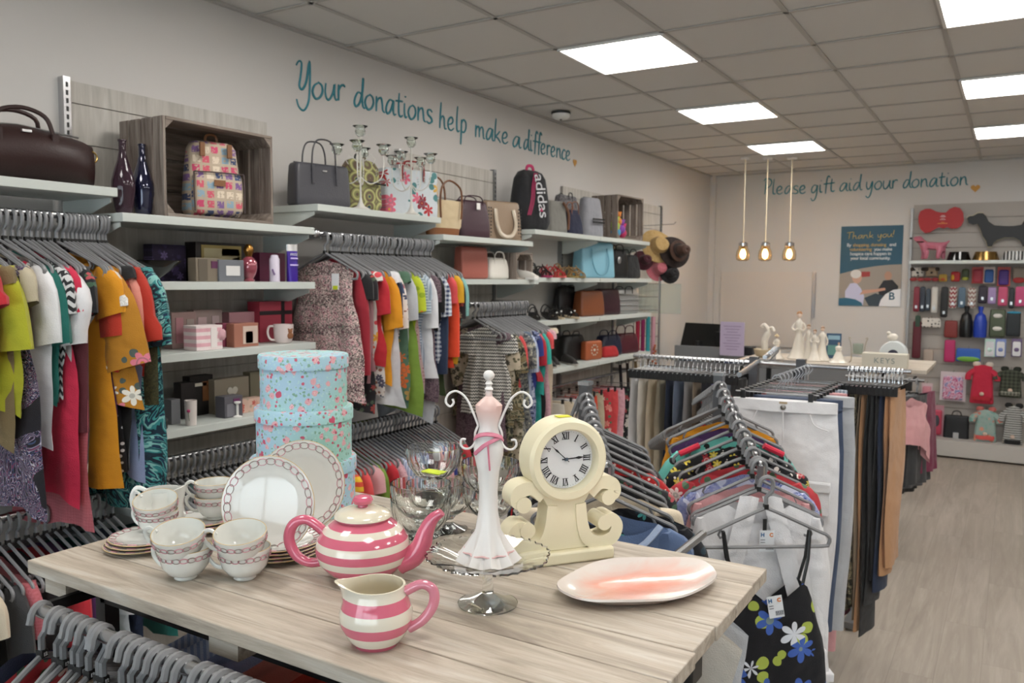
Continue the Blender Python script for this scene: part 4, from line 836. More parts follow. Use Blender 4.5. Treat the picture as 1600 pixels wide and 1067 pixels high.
# ---- mantel clock
CK = mat('#e6ddbe', .42, 0.0, 'cream_paint'); ang = math.radians(59) - .12
bl = on(846, 898, 2, ZT); t = E('mantel_clock', 'cream painted mantel clock on scrolled legs, black Roman numerals', 'clock', (2.375, 1.405, ZT), ang)
B((0, 0, .0125), (.2, .07, .025)).build('base', CK, t, bev=.005)
body = [(-.055, .025), (.055, .025), (.047, .05), (.034, .085), (.036, .11), (.052, .135), (-.052, .135), (-.036, .11), (-.034, .085), (-.047, .05)]
m = MB(); m.prism(body, -.02, .02); m.build('pedestal', CK, t, bev=.002)
def scroll(s, zc, rot):
    # thick band that curls: polygon swept across the clock's depth
    m = MB(); P = smooth([(s * .05, 0, .132), (s * .072, 0, .152), (s * .098, 0, .148), (s * .104, 0, .13), (s * .09, 0, .122)], 5) if zc else smooth([(s * .03, 0, .115), (s * .034, 0, .075), (s * .045, 0, .045), (s * .07, 0, .032), (s * .1, 0, .04), (s * .11, 0, .062), (s * .098, 0, .078), (s * .082, 0, .072)], 5)
    n = len(P); up = []; dn = []
    for i in range(n):
        tt = (P[min(i + 1, n - 1)] - P[max(i - 1, 0)]).normalized(); nn = Vector((-tt.z, 0, tt.x)); wd = .0105 + .003 * math.sin(PI * i / (n - 1)); up.append(P[i] + nn * wd); dn.append(P[i] - nn * wd)
    rings = [[(a.x, -.024, a.z), (a.x, .024, a.z), (b_.x, .024, b_.z), (b_.x, -.024, b_.z)] for a, b_ in zip(up, dn)]
    m.loft(rings); e = P[-1]
    nv = 20; m.loft([[(e.x + .0155 * math.cos(q), yy, e.z + .0155 * math.sin(q)) for q in [2 * PI * j / nv for j in range(nv)]] for yy in (-.026, .026)])
    return m
for s in (-1, 1):
    scroll(s, 0, 0).build('lower_scroll', CK, t); scroll(s, 1, 0).build('upper_scroll', CK, t)
R = .081; zc = .122 + R
def disc(r0, y0, r1, y1, n=56, z=zc): return [[(r * math.cos(q), y, z + r * math.sin(q)) for q in [2 * PI * j / n for j in range(n)]] for r, y in ((r0, y0), (r1, y1))]
m = MB(); prof = [(.05, .034), (R - .006, .034), (R, .028), (R, -.028), (R - .006, -.035), (R * .76, -.035), (R * .72, -.028), (R * .72, -.012), (.01, -.012)]
m.loft([[(r * math.cos(q), y, zc + r * math.sin(q)) for q in [2 * PI * j / 64 for j in range(64)]] for r, y in prof]); m.build('drum', CK, t)
face = MB(); face.loft(disc(R * .715, -.0125, R * .715, -.0135)); fo = face.build('dial', mat('#e4e4e4', .5), t)
INK = mat('#1b1b20', .5); roman = ['XII', 'I', 'II', 'III', 'IIII', 'V', 'VI', 'VII', 'VIII', 'IX', 'X', 'XI']
for h_, s_ in enumerate(roman):
    a = PI / 2 - h_ * PI / 6; m = MB(); rr = R * .56; ux = (math.cos(a - PI / 2), math.sin(a - PI / 2)); uy = (math.cos(a), math.sin(a)); wch = {'I': .0042, 'V': .0075, 'X': .0075}; W = sum(wch[c_] for c_ in s_); x = -W / 2; hh = .0068
    def bar(x0, z0, x1, z1, th):
        d = Vector((x1 - x0, z1 - z0)); nn = Vector((-d.y, d.x)).normalized() * th / 2
        q = [(x0 + nn.x, z0 + nn.y), (x0 - nn.x, z0 - nn.y), (x1 - nn.x, z1 - nn.y), (x1 + nn.x, z1 + nn.y)]
        m.prism([(ux[0] * (p[0]) + uy[0] * (rr + p[1]), zc + ux[1] * p[0] + uy[1] * (rr + p[1])) for p in q], -.0145, -.0137)
    for c_ in s_:
        w2 = wch[c_]
        if c_ == 'I': bar(x + w2 / 2, -hh, x + w2 / 2, hh, .0019)
        if c_ == 'V': bar(x + .0005, hh, x + w2 / 2, -hh, .0021); bar(x + w2 - .0005, hh, x + w2 / 2, -hh, .0009)
        if c_ == 'X': bar(x + .0006, hh, x + w2 - .0006, -hh, .0022); bar(x + w2 - .0006, hh, x + .0006, -hh, .0009)
        x += w2
    bar(-W / 2, hh, W / 2, hh, .0007); bar(-W / 2, -hh, W / 2, -hh, .0007)
    m.build('numeral', INK, fo)
m = MB()
for k in range(60):
    a = PI / 30 * k; r_ = R * .67; m.box((r_ * math.cos(a), -.014, zc + r_ * math.sin(a)), (.0008, .0006, .0008))
m.build('minute_track', INK, fo)
def hand(a, ln, wd, nm, y):
    m = MB(); u = (math.cos(a), math.sin(a)); v = (-u[1], u[0]); P = lambda r, s_: (u[0] * r + v[0] * s_, zc + u[1] * r + v[1] * s_)
    m.prism([P(-.008, -wd * .4), P(ln * .45, -wd * .4), P(ln * .6, -wd), P(ln * .78, -wd * .3), P(ln, 0), P(ln * .78, wd * .3), P(ln * .6, wd), P(ln * .45, wd * .4), P(-.008, wd * .4)], y, y + .0008); m.build(nm, INK, t)
hand(math.radians(90 - 87), .046, .0028, 'hour_hand', -.0165); hand(math.radians(90 + 48), .044, .002, 'minute_hand', -.0185)
m = MB(); m.box((0, -.018, zc), (.006, .004, .006)); m.build('hub', mat('#5a6a7c', .4, .6), t)
m = MB(); m.loft(disc(R * .735, -.0245, R * .735, -.0255)); m.build('glass', glass('#ffffff', .0, 1.05, 'thin_glass'), t)
o = MB().box((0, 0, 0), (.028, .022, .001)).build('yellow_sticker', mat('#d6d51e', .6)); o.parent = None; pz = Vector((2.375, 1.405, ZT + zc + R + .0008)); o.location = pz; o.rotation_euler = (0, 0, ang); tag(o, 'yellow price sticker on top of the cream clock', 'sticker')
# ---- oval platter
def platmat():
    N = NT('brushed_pink_glaze', .22, Coat_Weight=.25); co = N.co((6, 14, 1)); n1 = N.noise(co, 1.5, 4, .8); X = N.xyz(N.co()); r = N.m('SQRT', N.m('ADD', N.m('POWER', N.m('DIVIDE', X[0], .14), 2.0), N.m('POWER', N.m('DIVIDE', X[1], .085), 2.0)))
    f = N.m('ADD', r, N.m('MULTIPLY', N.m('SUBTRACT', n1.outputs[0], .5), .9)); N.col(N.ramp(f, [(.15, hexc('#e0917c')), (.5, hexc('#e3a594')), (.8, hexc('#dcc0b6')), (.95, hexc('#d9cfc8'))])); N.bump(N.noise(N.co(), 38, 2).outputs[0], .25, .004); return N.mat
t = E('oval_platter', 'large oval platter washed in coral pink at the corner of the table', 'platter', (2.567, 1.342, ZT), math.radians(58)); t.scale = (1.07, 1.07, 1)
rings = []
for r, z_ in [(.6, 0), (.75, .002), (1.0, .018), (.995, .0215), (.97, .021), (.74, .0065), (.1, .005)]:
    rings.append([(.148 * r * math.cos(a) * (1 + .02 * math.sin(5 * a)), .092 * r * math.sin(a) * (1 + .03 * math.sin(4 * a + 1)), z_ + .0015 * math.sin(5 * a) * (r > .9)) for a in [2 * PI * j / 64 for j in range(64)]])
MB().loft(rings).build('dish', platmat(), t)
# ---- front rail and hangers under the table edge
t = E('clothes_rail', 'chrome rail along the near edge of the plank table', 'rail', (0, 0, 0))
YR, ZR = .79, 1.165
T12 = text('size_number', '12', .009, mat('#c9c9c9', .5), None, FY((0, -.0079, -.0955)), bold=.0003)
MB().tube([(on(62, 912, 1, YR).x, YR, ZR), (2.8, YR, ZR)], .0125, 12).build('bar', CH, t)
for x in (1.62, 2.6): B((x, YR + .06, ZR - .004), (.012, .12, .02)).build('bracket', DARKM, t)
xs_ = [on(u, 872 + .36 * u + 24, 1, YR).x for u in (62, 86, 96, 112, 122, 136, 152, 158) + tuple(188 + 14.5 * k for k in range(8)) + tuple(316 + 15 * k for k in range(14))]
for k, x in enumerate(xs_):
    hanger((x, YR, ZR + .012), PI / 2 + .06 * math.sin(k * 2.3) + (.25 if k < 8 else 0), 'grey plastic hanger on the chrome rail along the near table edge', 'grey hangers on the near table rail')
    nm_ = T12.copy(); C.objects.link(nm_); nm_.parent = HLAST[0]
for i, (x, key, d, kind) in enumerate([(1.55, 'navy', 'navy sleeved top', 'blouse'), (1.60, 'redflor', 'red tie-dyed top', 'blouse'), (1.72, 'cream', 'cream top', 'blouse'), (1.80, 'red', 'red top', 'blouse'), (1.88, 'charcoal', 'charcoal top', 'blouse'), (1.96, 'white', 'white top', 'blouse'), (2.06, 'redor', 'brick red blouse', 'blouse'), (2.2, 'black', 'black blouse', 'blouse'), (2.33, 'bfloral', 'black floral blouse', 'blouse'), (2.46, 'black', 'black jumper', 'jumper')]):
    wear(garment_mb(.6, .2, .21, .012, None if i > 1 else SL['half'], fold=.004, seed=300 + i), kind, F[key], (x, YR, ZR + .012), PI / 2 + .2, d + ' on the chrome rail under the near edge of the plank table', kind)
bpy.data.objects.remove(T12)
# things on the rack's far rail, seen below the table edge
for i, (x, key, d) in enumerate([(1.62, 'skyst', 'blue striped shirt'), (1.75, 'ltblue', 'lavender blouse'), (1.86, 'peach', 'peach blouse'), (1.97, 'redor', 'orange red shirt'), (2.1, 'offwhite', 'off-white shirt'), (2.22, 'mult', 'yellow striped shirt'), (2.4, 'red', 'red blouse')]):
    wear(garment_mb(.6, .2, .22, .015, SL['short'], fold=.006, seed=330 + i), 'blouse', F[key], (x, 1.15, 1.12), PI / 2 - .3, d + ' hanging inside the rack under the plank table', 'blouse')
# ================================================================ bags and goods on the wall shelves
def rbox(m, w, h, d, r=.03, tw=1.0, td=1.0, z0=0, n=5, bulge=0.0, rz=.015):
    """soft rounded box, base z0, optional taper to the top"""
    rings = []
    lv = [(0, -rz), (rz * .3, -rz * .3), (rz, 0)] + [(rz + (h - 2 * rz) * k / 5, 0) for k in range(1, 6)] + [(h - rz * .3, -rz * .3), (h, -rz)]
    for z, ins in lv:
        t = z / h; W = w / 2 * (1 + (tw - 1) * t) + ins + bulge * math.sin(PI * t); D = d / 2 * (1 + (td - 1) * t) + ins * .8 + bulge * .6 * math.sin(PI * t); q = min(r, W * .9, D * .9); ring = []
        for cx, cy, a0 in ((W - q, D - q, 0), (-W + q, D - q, PI / 2), (-W + q, -D + q, PI), (W - q, -D + q, 3 * PI / 2)):
            for i in range(n): a = a0 + PI / 2 * i / (n - 1); ring.append((cx + q * math.cos(a), cy + q * math.sin(a), z0 + z))
        rings.append(ring)
    return m.loft(rings)
def handle_pts(w, h, z, y): return smooth([(-w / 2, y, z - .03), (-w / 2, y, z), (-w / 2 * .9, y, z + h * .6), (-w * .25, y, z + h * .95), (w * .25, y, z + h * .95), (w / 2 * .9, y, z + h * .6), (w / 2, y, z), (w / 2, y, z - .03)], 4)
def bag(name, label, m, loc, rz, w, h, d, hm=None, hw=.12, hh=.1, tw=.9, td=.5, bulge=.005, r=.03, cat='bag', strap=.004, zs=None):
    t = E(name, label, cat, loc, rz); mb = MB(); rbox(mb, w, h, d, r, tw, td, bulge=bulge); mb.build('body', m, t, sharp=60)
    if hm:
        for y in (-d / 2 * td - .004, d / 2 * td + .004): MB().tube(handle_pts(hw, hh, h - .01, y), strap, 8).build('handle', hm, t)
    MB().tube([(-w / 2 * tw + .01, 0, h + .001), (w / 2 * tw - .01, 0, h + .001)], .003, 6).build('zip', zs or hm or BLACK, t)
    return t
Q = PI / 2
lea = lambda c, r=.4: NTleather(c, r)
_L = {}
def NTleather(c, r=.42):
    if (c, r) not in _L:
        N = NT('leather', r); n = N.noise(N.co(), 140, 3); n2 = N.noise(N.co(), 12, 2); N.col(hexc(c)); N.bump(N.m('ADD', n.outputs[0], N.m('MULTIPLY', n2.outputs[0], 1.5)), .22, .004); _L[(c, r)] = N.mat
    return _L[(c, r)]
GOLDM = mat('#b8975a', .3, 1.0, 'brass'); SILV = mat('#b9b9b9', .3, 1.0)
SA, SB, SC, SD, SE = 2.0855, 2.0005, 2.1105, 2.0205, 2.1055
# brown holdall
br = NTleather('#2b1412', .5); t = E('holdall', 'dark brown leather holdall with rolled handles on the shelf end', 'bag', (.22, 1.525, SA), Q - .12)
m = MB(); rings = []
for i in range(13):
    u = -1 + 2 * i / 12; e = (1 - abs(u) ** 4) ** .5 if abs(u) < 1 else .02; e = max(e, .25); hh = .185 * (1 - .22 * u * u); rings.append([(u * .245, .1 * e * math.cos(a) * (1 + .05 * math.sin(5 * u)), hh / 2 + .004 + (hh / 2) * math.sin(a) * (1 + .04 * math.sin(7 * u + a))) for a in [2 * PI * j / 20 for j in range(20)]])
m.loft(rings); m.build('body', br, t)
for y in (-.045, .03): MB().tube(smooth([(-.09, y * 1.9, .11), (-.085, y * 1.5, .17), (-.07, y, .225), (0, y, .245), (.07, y, .225), (.085, y * 1.5, .17), (.09, y * 1.9, .11)], 4), .0075, 8).build('handle', br, t)
MB().tube([(-.2, -.0, .176), (0, 0, .193), (.2, 0, .176)], .004, 6).build('zip', SILV, t)
for x in (-.087, .087): MB().box((x, -.079, .14), (.022, .02, .05)).build('handle_tab', br, t, bev=.003)
B((0, -.074, .165), (.03, .012, .008)).build('metal_badge', SILV, t); MB().tube(arc((.235, -.02, .11), .02, 0, 2 * PI, 14), .003, 6).build('side_ring', GOLDM, t)
# bottles
def bottle(x, y, label, m, h=.27):
    t = E('glass_bottle', label, 'bottle', (x, y, SB)); k = h / .27
    MB().lathe([(.024 * 1, 0), (.027, .004), (.033, .03 * k), (.041, .09 * k), (.04, .12 * k), (.03, .16 * k), (.019, .195 * k), (.0125, .225 * k), (.0125, .262 * k), (.015, .264 * k), (.015, .27 * k), (.011, .27 * k), (.0085, .26 * k), (.0085, .22 * k), (.026, .16 * k), (.036, .1 * k), (.022, .006)], 32).build('body', m, t)
bottle(.30, 1.855, 'smoky purple glass bottle vase standing at the end of the shelf', mat('#4a3440', .06, 0.0, 'smoky_glass', Transmission_Weight=.45, IOR=1.45))
bottle(.27, 1.955, 'dark blue glass bottle vase beside the wooden crate', mat('#1c1f3e', .06, .35, 'dark_blue_glass', Coat_Weight=1.0))
# crates
CW = wood('#55483f', '#7d7168', '#948a80', 'z', 1.0, .8, 'weathered_wood'); CWy = wood('#5d5046', '#82766c', '#9a9086', 'x', 1.0, .8, 'weathered_wood')
def crate(loc, rz, W, Hh, D, label):
    t = E('wooden_crate', label, 'crate', loc, rz); th = .012
    for k, s in enumerate((-1, 1)):
        for i in range(4): B((s * (W / 2 - th / 2), -D / 2 + D * (i + .5) / 4, Hh / 2), (th, D / 4 - .012, Hh)).build('side_slat', CW, t, bev=.0015)
        B((0, 0, th / 2 if s < 0 else Hh - th / 2), (W - 2 * th, D - .004, th)).build('board', CWy, t, bev=.0015)
    for i in range(3): B((0, D / 2 - th / 2, Hh * (i + .5) / 3), (W - 2 * th, th, Hh / 3 - .012)).build('back_slat', CWy, t, bev=.0015)
    for s in (-1, 1):
        for z in (th, Hh - th):
            sg = 1 if z < Hh / 2 else -1; m = MB(); x0 = s * (W / 2 - th); m.prism([(x0, z), (x0 - s * .035, z), (x0, z + sg * .035)] if s * sg < 0 else [(x0, z), (x0, z + sg * .035), (x0 - s * .035, z)], -D / 2 + .005, D / 2 - .02); m.build('corner_block', CWy, t)
    return t
crate((.225, 2.25, SB), Q, .535, .375, .28, 'large weathered wooden crate on its side holding the printed backpack')
LP = fab('patch', '#b5a48f', '#c2496a', '#3a4668', '#c9586a', '#7a5a8c', '#8ba5b5', '#d8c9b4', s=1.0)
t = E('printed_backpack', 'cream backpack with small pictures in squares, tan buckles, inside the large crate', 'backpack', (.27, 2.27, SB + .0125), Q - .35)
m = MB(); rbox(m, .23, .31, .12, .04, .82, .6, bulge=.006, rz=.03); m.build('body', LP, t, sharp=60)
m = MB(); rbox(m, .2, .17, .05, .03, .97, .7, bulge=.004, rz=.02); m.T = Matrix.Identity(4); o = m.build('front_pocket', LP, t, sharp=60); o.location = (0, -.07, .01)
MB().tube(smooth([(-.1, -.098, .02), (-.1, -.095, .16), (-.08, -.093, .176), (.08, -.093, .176), (.1, -.095, .16), (.1, -.098, .02)], 3), .003, 6).build('piping', mat('#4a3a38', .6), t)
TAN = NTleather('#7a4f2c', .5)
for x in (-.055, .055): B((x, -.06, .27), (.02, .012, .055)).build('buckle_strap', TAN, t, bev=.002)
B((0, -.099, .135), (.045, .004, .024)).build('leather_patch', TAN, t); MB().tube(handle_pts(.05, .035, .305, 0), .005, 6).build('top_handle', TAN, t)
# grey handbag
gy = NTleather('#45444a', .4); t = bag('handbag', 'structured charcoal grey leather handbag with two tall rolled handles', gy, (.22, 2.935, SC), Q - .25, .30, .205, .11, NTleather('#343338', .4), .13, .125, .97, .75, .002, .02)
for x in (-.065, .065):
    for y in (-.056,): B((x, y, .15), (.012, .006, .09)).build('handle_strap', gy, t, bev=.002)
B((0, -.053, .17), (.022, .004, .006)).build('metal_badge', SILV, t)
# candelabras
def candelabra(x, y, label, zt=.40, cups=5, ph=0.0):
    t = E('candelabra', label, 'candelabra', (x, y, SC)); W_ = mat('#cfccc4', .45, 0.0, 'cream_metal')
    MB().lathe([(.045, 0), (.046, .006), (.02, .018), (.009, .04), (.006, .06)], 20).build('foot', W_, t)
    MB().tube([(0, 0, .05), (0, 0, zt)], .0045, 8).build('stem', W_, t)
    gc = glass('#eef4f0', .05, 1.3, 'candle_cup_glass')
    def cup_(p):
        MB().lathe([(.012, 0), (.024, .012), (.026, .026), (.022, .04), (.036, .05), (.038, .052), (.034, .052), (.019, .042), (.022, .026), (.01, .006)], 20, c=p).build('candle_cup', gc, t)
    cup_((0, 0, zt))
    for k in range(cups - 1):
        a = ph + 2 * PI * k / (cups - 1); u = Vector((math.cos(a), math.sin(a), 0))
        pts = smooth([u * .004 + UP * .16, u * .05 + UP * .13, u * .1 + UP * .155, u * .115 + UP * .21, u * .115 + UP * (zt - .09)], 4)
        MB().tube(pts, .003, 6).build('arm', W_, t); MB().tube([u * .02 + UP * .24, u * .05 + UP * .275, u * .075 + UP * .25, u * .06 + UP * .225], .002, 5).build('scroll', W_, t)
        cup_(tuple(u * .115 + UP * (zt - .09)))
        m = MB()
        for q in range(3): m.ball(tuple(u * .08 + UP * (.2 - .014 * q)), .005, 6)
        m.build('crystal_drop', gc, t)
candelabra(.31, 3.13, 'cream five-cup candelabra standing beside the grey handbag', .36, 5, .6)
candelabra(.32, 3.52, 'cream five-cup candelabra standing in front of the floral tote', .36, 5, .2)
CIRC = fab('rings', '#8f8f5e', '#22404f', '#6d5a4a', '#c2bd80'); t = E('patterned_backpack', 'olive backpack with teal circle print between the two candelabras', 'backpack', (.2, 3.25, SC), Q - .15)
m = MB(); rbox(m, .25, .27, .11, .05, .78, .7, bulge=.008, rz=.04); m.build('body', CIRC, t, sharp=60); MB().tube([(-.02, -.075, .15), (.11, -.07, .145)], .006, 6).build('strap', BLACK, t); MB().tube(handle_pts(.07, .03, .27, 0), .005, 6).build('top_handle', BLACK, t)
FT = fab('floral', '#c9cfd3', '#b52f33', '#d8687f', '#8e2634', '#c9a04a', '#4d7f80', s=.75)
t = E('floral_tote', 'white tote bag with red and pink flowers and short red handles', 'bag', (.2, 3.64, SC), Q - .3)
m = MB(); rbox(m, .34, .26, .12, .02, 1.04, .8, bulge=.002, rz=.008); m.build('body', FT, t, sharp=60)
rd = mat('#8e2320', .45)
for y in (-.055, .055): MB().tube(smooth([(-.07, y, .2), (-.07, y, .27), (-.045, y, .3), (.045, y, .3), (.07, y, .27), (.07, y, .2)], 3), .0055, 6).build('handle', rd, t)
# cream + tan bag
t = E('basket_bag', 'cream bucket bag with a tan base and long tan hoop handles', 'bag', (.22, 3.94, SD), Q - .2)
m = MB(); m.lathe([(.125, .045), (.135, .06), (.15, .2), (.148, .205)], 32, e=.5); m.build('body', fab('plain', '#c7b391'), t)
MB().lathe([(.1, 0), (.118, .006), (.128, .06), (.127, .062)], 32, e=.5).build('leather_base', NTleather('#7d4c27', .45), t)
hm = NTleather('#6d4426', .4)
for y, s in ((-.075, 0), (.07, .03)): MB().tube(smooth([(-.08, y * 1.0, .1), (-.085, y, .2), (-.07, y, .28 + s), (0, y * .8, .32 + s), (.07, y, .28 + s), (.085, y, .2), (.08, y, .1)], 4), .006, 8).build('handle', hm, t)
au = NTleather('#3a1f2a', .45); t = bag('shoulder_bag', 'aubergine slouchy bag between the cream bucket bag and the taupe bag', au, (.2, 4.26, SD), Q - .2, .27, .235, .12, au, .16, .04, .9, .4, .012, .04)
B((.02, -.05, .2), (.03, .004, .04)).build('tag', WHITE, t)
tp_ = NTleather('#8c7762', .4); t = bag('studded_handbag', 'taupe handbag with punched dots and a hanging strap', tp_, (.22, 4.57, SD), Q - .3, .34, .255, .12, None, .12, .1, .86, .6, .004, .05)
m = MB()
for cx in (-.14, -.12, .115, .135):
    for k in range(9): m.ball((cx, -.056 + .0, .03 + .022 * k), .006, 5, (1, .4, 1))
m.build('punched_dots', BLACK, t); MB().tube(smooth([(-.08, -.05, .2), (-.085, -.075, .1), (-.05, -.085, .035), (.03, -.085, .03), (.08, -.07, .1), (.075, -.045, .2)], 4), .009, 8, 1.6).build('strap', mat('#b9aa96', .25, Coat_Weight=1.0), t)
# sports backpack
bk = fab('plain', '#16161a'); pkm = mat('#b3245c', .6); t = E('sports_backpack', 'black sports backpack with pink piping and large outlined white lettering', 'backpack', (.21, 4.97, SE), Q - .25)
m = MB(); rbox(m, .33, .42, .17, .07, .72, .55, bulge=.012, rz=.06); m.build('body', bk, t, sharp=60)
for dx in (0, .014, .028):
    MB().tube(smooth([(-.075 + dx - .05, -.108, .1), (-.085 + dx, -.1, .2), (-.06 + dx, -.083, .3), (-.01 + dx, -.055, .395)], 4), .003, 6).build('piping', pkm, t)
MB().tube(handle_pts(.07, .05, .4, 0), .006, 6, 2.0).build('top_handle', pkm, t)
Mx = frame((.02, -.098, .33), (.28, -.04, -.96), (.96, .02, .28), (-.02, -1, .12))
text('lettering', 'adidas', .13, mat('#c9c9cc', .6), t, frame((-.03, -.074, .385), Vector((.1, -.1, -.99)).normalized(), Vector((.99, 0, .1)).normalized(), (0, -1, .1)), 'LEFT', spacing=.95)
m = MB(); m.prism([(-.01, .13), (.02, .13), (.005, .155)], -.113, -.11); m.build('pink_triangle', pkm, t)
g1 = fab('plain', '#77756f'); t = bag('small_backpack', 'grey-green small backpack with a brown edge beside the sports backpack', g1, (.22, 5.30, SE), Q - .2, .24, .235, .12, None, .1, .1, .8, .6, .008, .05, 'backpack'); MB().tube(smooth([(.11, -.05, .03), (.1, -.06, .15), (.05, -.05, .225)], 4), .01, 6).build('brown_trim', NTleather('#6e4a34', .5), t)
t = bag('shoulder_bag', 'navy blue pointed bag between the two grey backpacks', fab('plain', '#151a35'), (.24, 5.56, SE), Q - .2, .2, .19, .09, NTleather('#7a4a34'), .08, .07, .55, .5, .01, .03)
t = bag('patterned_backpack', 'grey and black patterned backpack slumped over behind the navy bag', fab('speckle', '#4b4a4e', '#8a878a', '#222126'), (.13, 5.66, SE), Q, .3, .31, .12, BLACK, .06, .03, .85, .6, .01, .05, 'backpack')
t = bag('small_backpack', 'light grey domed backpack with two black stripes next to the small crate', fab('plain', '#85858b'), (.22, 5.90, SE), Q - .2, .27, .31, .12, None, .1, .1, .72, .6, .01, .06, 'backpack')
for z in (.115, .14): B((.02, -.074, z), (.15, .006, .011)).build('black_stripe', BLACK, t)
crate((.225, 6.42, SE), Q - .1, .44, .36, .26, 'smaller weathered wooden crate of bright toys at the shelf end')
for i, (dy, dz, c, d) in enumerate([(-.14, .0, '#3f8fb5', 'turquoise soft toy lowest in the small crate'), (-.12, .09, '#c2732c', 'orange and brown soft toy upper in the small crate'), (-.05, .03, '#7a3f94', 'purple soft toy in the small crate'), (-.02, .0, '#b52a5c', 'pink soft toy in the small crate'), (-.16, .05, '#9db53a', 'green soft toy in the small crate')]):
    t = E('soft_toy', d, 'toy', (.27, 6.42 + dy, SE + .0125 + dz)); MB().ball((0, 0, .045), .045, 9, (1, 1, 1)).build('body', fab('plain', c), t); MB().ball((.01, 0, .1), .028, 8).build('head', fab('plain', c), t)
    for s in (-1, 1): MB().ball((.02, s * .03, .12), .012, 6).build('ear', fab('plain', c), t)
# second tier
t = bag('handbag', 'flat terracotta pink bag leaning on the short shelf', NTleather('#a05a4e', .45), (.22, 4.24, 1.7705), Q - .1, .25, .2, .08, None, .1, .1, 1.0, .7, .002, .01)
t = bag('handbag', 'small white handbag beside the terracotta bag', NTleather('#d6d1c8', .4), (.24, 4.48, 1.7705), Q - .1, .2, .135, .1, NTleather('#d6d1c8'), .1, .05, .9, .7, .004, .02)
crate((.22, 4.70, 1.7705), Q, .22, .175, .24, 'small grey crate with a white shoe, under the taupe bag')
def shoe(loc, rz, label, up, sole, kind=0, cat='shoe'):
    t = E('sandal' if kind else 'shoe', label, cat, loc, rz); s = MB(); P = [(-.11, .024), (-.06, .028), (0, .024), (.05, .034), (.09, .036), (.125, .02), (.135, 0)]
    L_ = P + [(x, -y) for x, y in reversed(P[:-1])]; hgt = lambda x: .012 + (.035 if kind == 2 else .008) * max(0, (-x + .02) / .12)
    s.loft([[(x, y, 0 if kind != 2 else max(0, hgt(x) - .02)) for x, y in L_], [(x, y, hgt(x)) for x, y in L_]]); s.build('sole', sole, t)
    if kind:
        for x, h in ((.08, .03), (.045, .04), (-.03, .06), (-.09, .06)): MB().tube([(x, .033 * math.cos(a), hgt(x) + h * math.sin(a)) for a in [PI * i / 8 for i in range(9)]], .0045, 6, 1.8).build('strap', up, t)
        MB().tube(smooth([(.09, 0, .04), (.03, .004, .06), (-.03, .01, .075), (-.07, .02, .09)], 3), .004, 6, 2).build('strap', up, t)
    else:
        m = MB(); m.loft([[(x, .034 * (1 - ((x - .0) / .14) ** 2 * .4) * math.cos(a), .012 + hh * math.sin(a)) for a in [PI * i / 9 for i in range(10)]] for x, hh in ((-.11, .05), (-.07, .058), (-.02, .05), (.03, .045), (.08, .035), (.125, .015))], (True, True), False); m.build('upper', up, t)
    return t
blk, coralr, goldr = mat('#121214', .4), mat('#b03a3e', .45), mat('#9a7a4c', .4, .3)
shoe((.3, 4.75, 1.7705), -.3, 'white shoe lying in the small grey crate', mat('#d8d4cc', .4), WHITE)
S2 = 1.7855
for i, (y, x, rz, d, up, so, kd) in enumerate([(4.95, .26, -.9, 'black strappy heeled sandal at the shelf end', blk, blk, 2), (5.03, .29, -.7, 'second black strappy sandal, pink insole', blk, mat('#a3305c', .5), 1), (5.14, .25, -.9, 'coral red sandal behind the black ones', coralr, coralr, 1), (5.22, .29, -.6, 'second coral red sandal beside the gold pair', coralr, mat('#c4524e', .5), 1), (5.34, .25, -.9, 'gold strappy sandal, back one of the pair', goldr, goldr, 2), (5.45, .28, -.7, 'gold strappy sandal, front one beside the blue tote', goldr, mat('#a08a50', .5), 1), (5.55, .29, -.7, 'tan flat sandal against the blue tote', mat('#a3845c', .5), mat('#8c7a4a', .5), 1)]):
    shoe((x, y, S2), rz, d, up, so, kd, 'sandal')
lb = NTleather('#7fb0c2', .4); t = bag('tote_bag', 'pale blue structured tote with thin looped handles', lb, (.22, 5.98, S2), Q - .3, .38, .285, .13, None, .1, .1, .95, .7, .002, .015)
for yy in (-.058,): MB().tube(smooth([(-.09, yy, .235), (-.095, yy - .02, .13), (-.06, yy - .03, .045), (.0, yy - .03, .025), (.06, yy - .03, .045), (.095, yy - .02, .13), (.09, yy, .235)], 4), .0055, 8).build('handle', NTleather('#5f93a6', .4), t)
t = bag('handbag', 'black bag with a silver charm right of the blue tote'.replace('right of', 'beside'), NTleather('#0f0f11', .4), (.24, 6.36, S2), Q - .3, .24, .24, .1, BLACK, .1, .05, .9, .7, .006, .03); MB().ball((-.02, -.06, .15), .02, 6, (1, .4, 1.6)).build('charm', SILV, t)
bag('handbag', 'soft black drawstring bag at the shelf end beside the hats', fab('plain', '#101012'), (.26, 6.6, S2), Q - .2, .24, .2, .12, BLACK, .1, .06, .7, .6, .012, .05)
# third tier
S3 = 1.4855
for i, (y, x, rz, d, kd) in enumerate([(5.06, .2, -.9, 'black wedge sandal, back of its row', 2), (5.18, .26, -.7, 'black wedge sandal beside the first one', 2), (5.33, .24, -.8, 'flat black sandal with white studs', 1), (5.45, .28, -.6, 'second flat black sandal with white studs', 1)]):
    t = shoe((x, y, S3), rz, d, blk, mat('#1c1816', .5) if kd == 2 else mat('#b9a88c', .5), kd, 'sandal')
    if kd == 1:
        m = MB(); m.ball((.07, -.02, .045), .007, 6); m.ball((.05, .02, .055), .007, 6); m.build('stud', WHITE, t)
bag('handbag', 'tan brown leather handbag in front of a black one', NTleather('#7a4426', .4), (.24, 5.86, S3), Q - .2, .3, .2, .11, None, .1, .1, .9, .7, .004, .02)
bag('handbag', 'black handbag pushed behind the tan one', NTleather('#141214', .4), (.12, 5.72, S3), Q - .1, .3, .23, .08, BLACK, .1, .02, .9, .7, .004, .02)
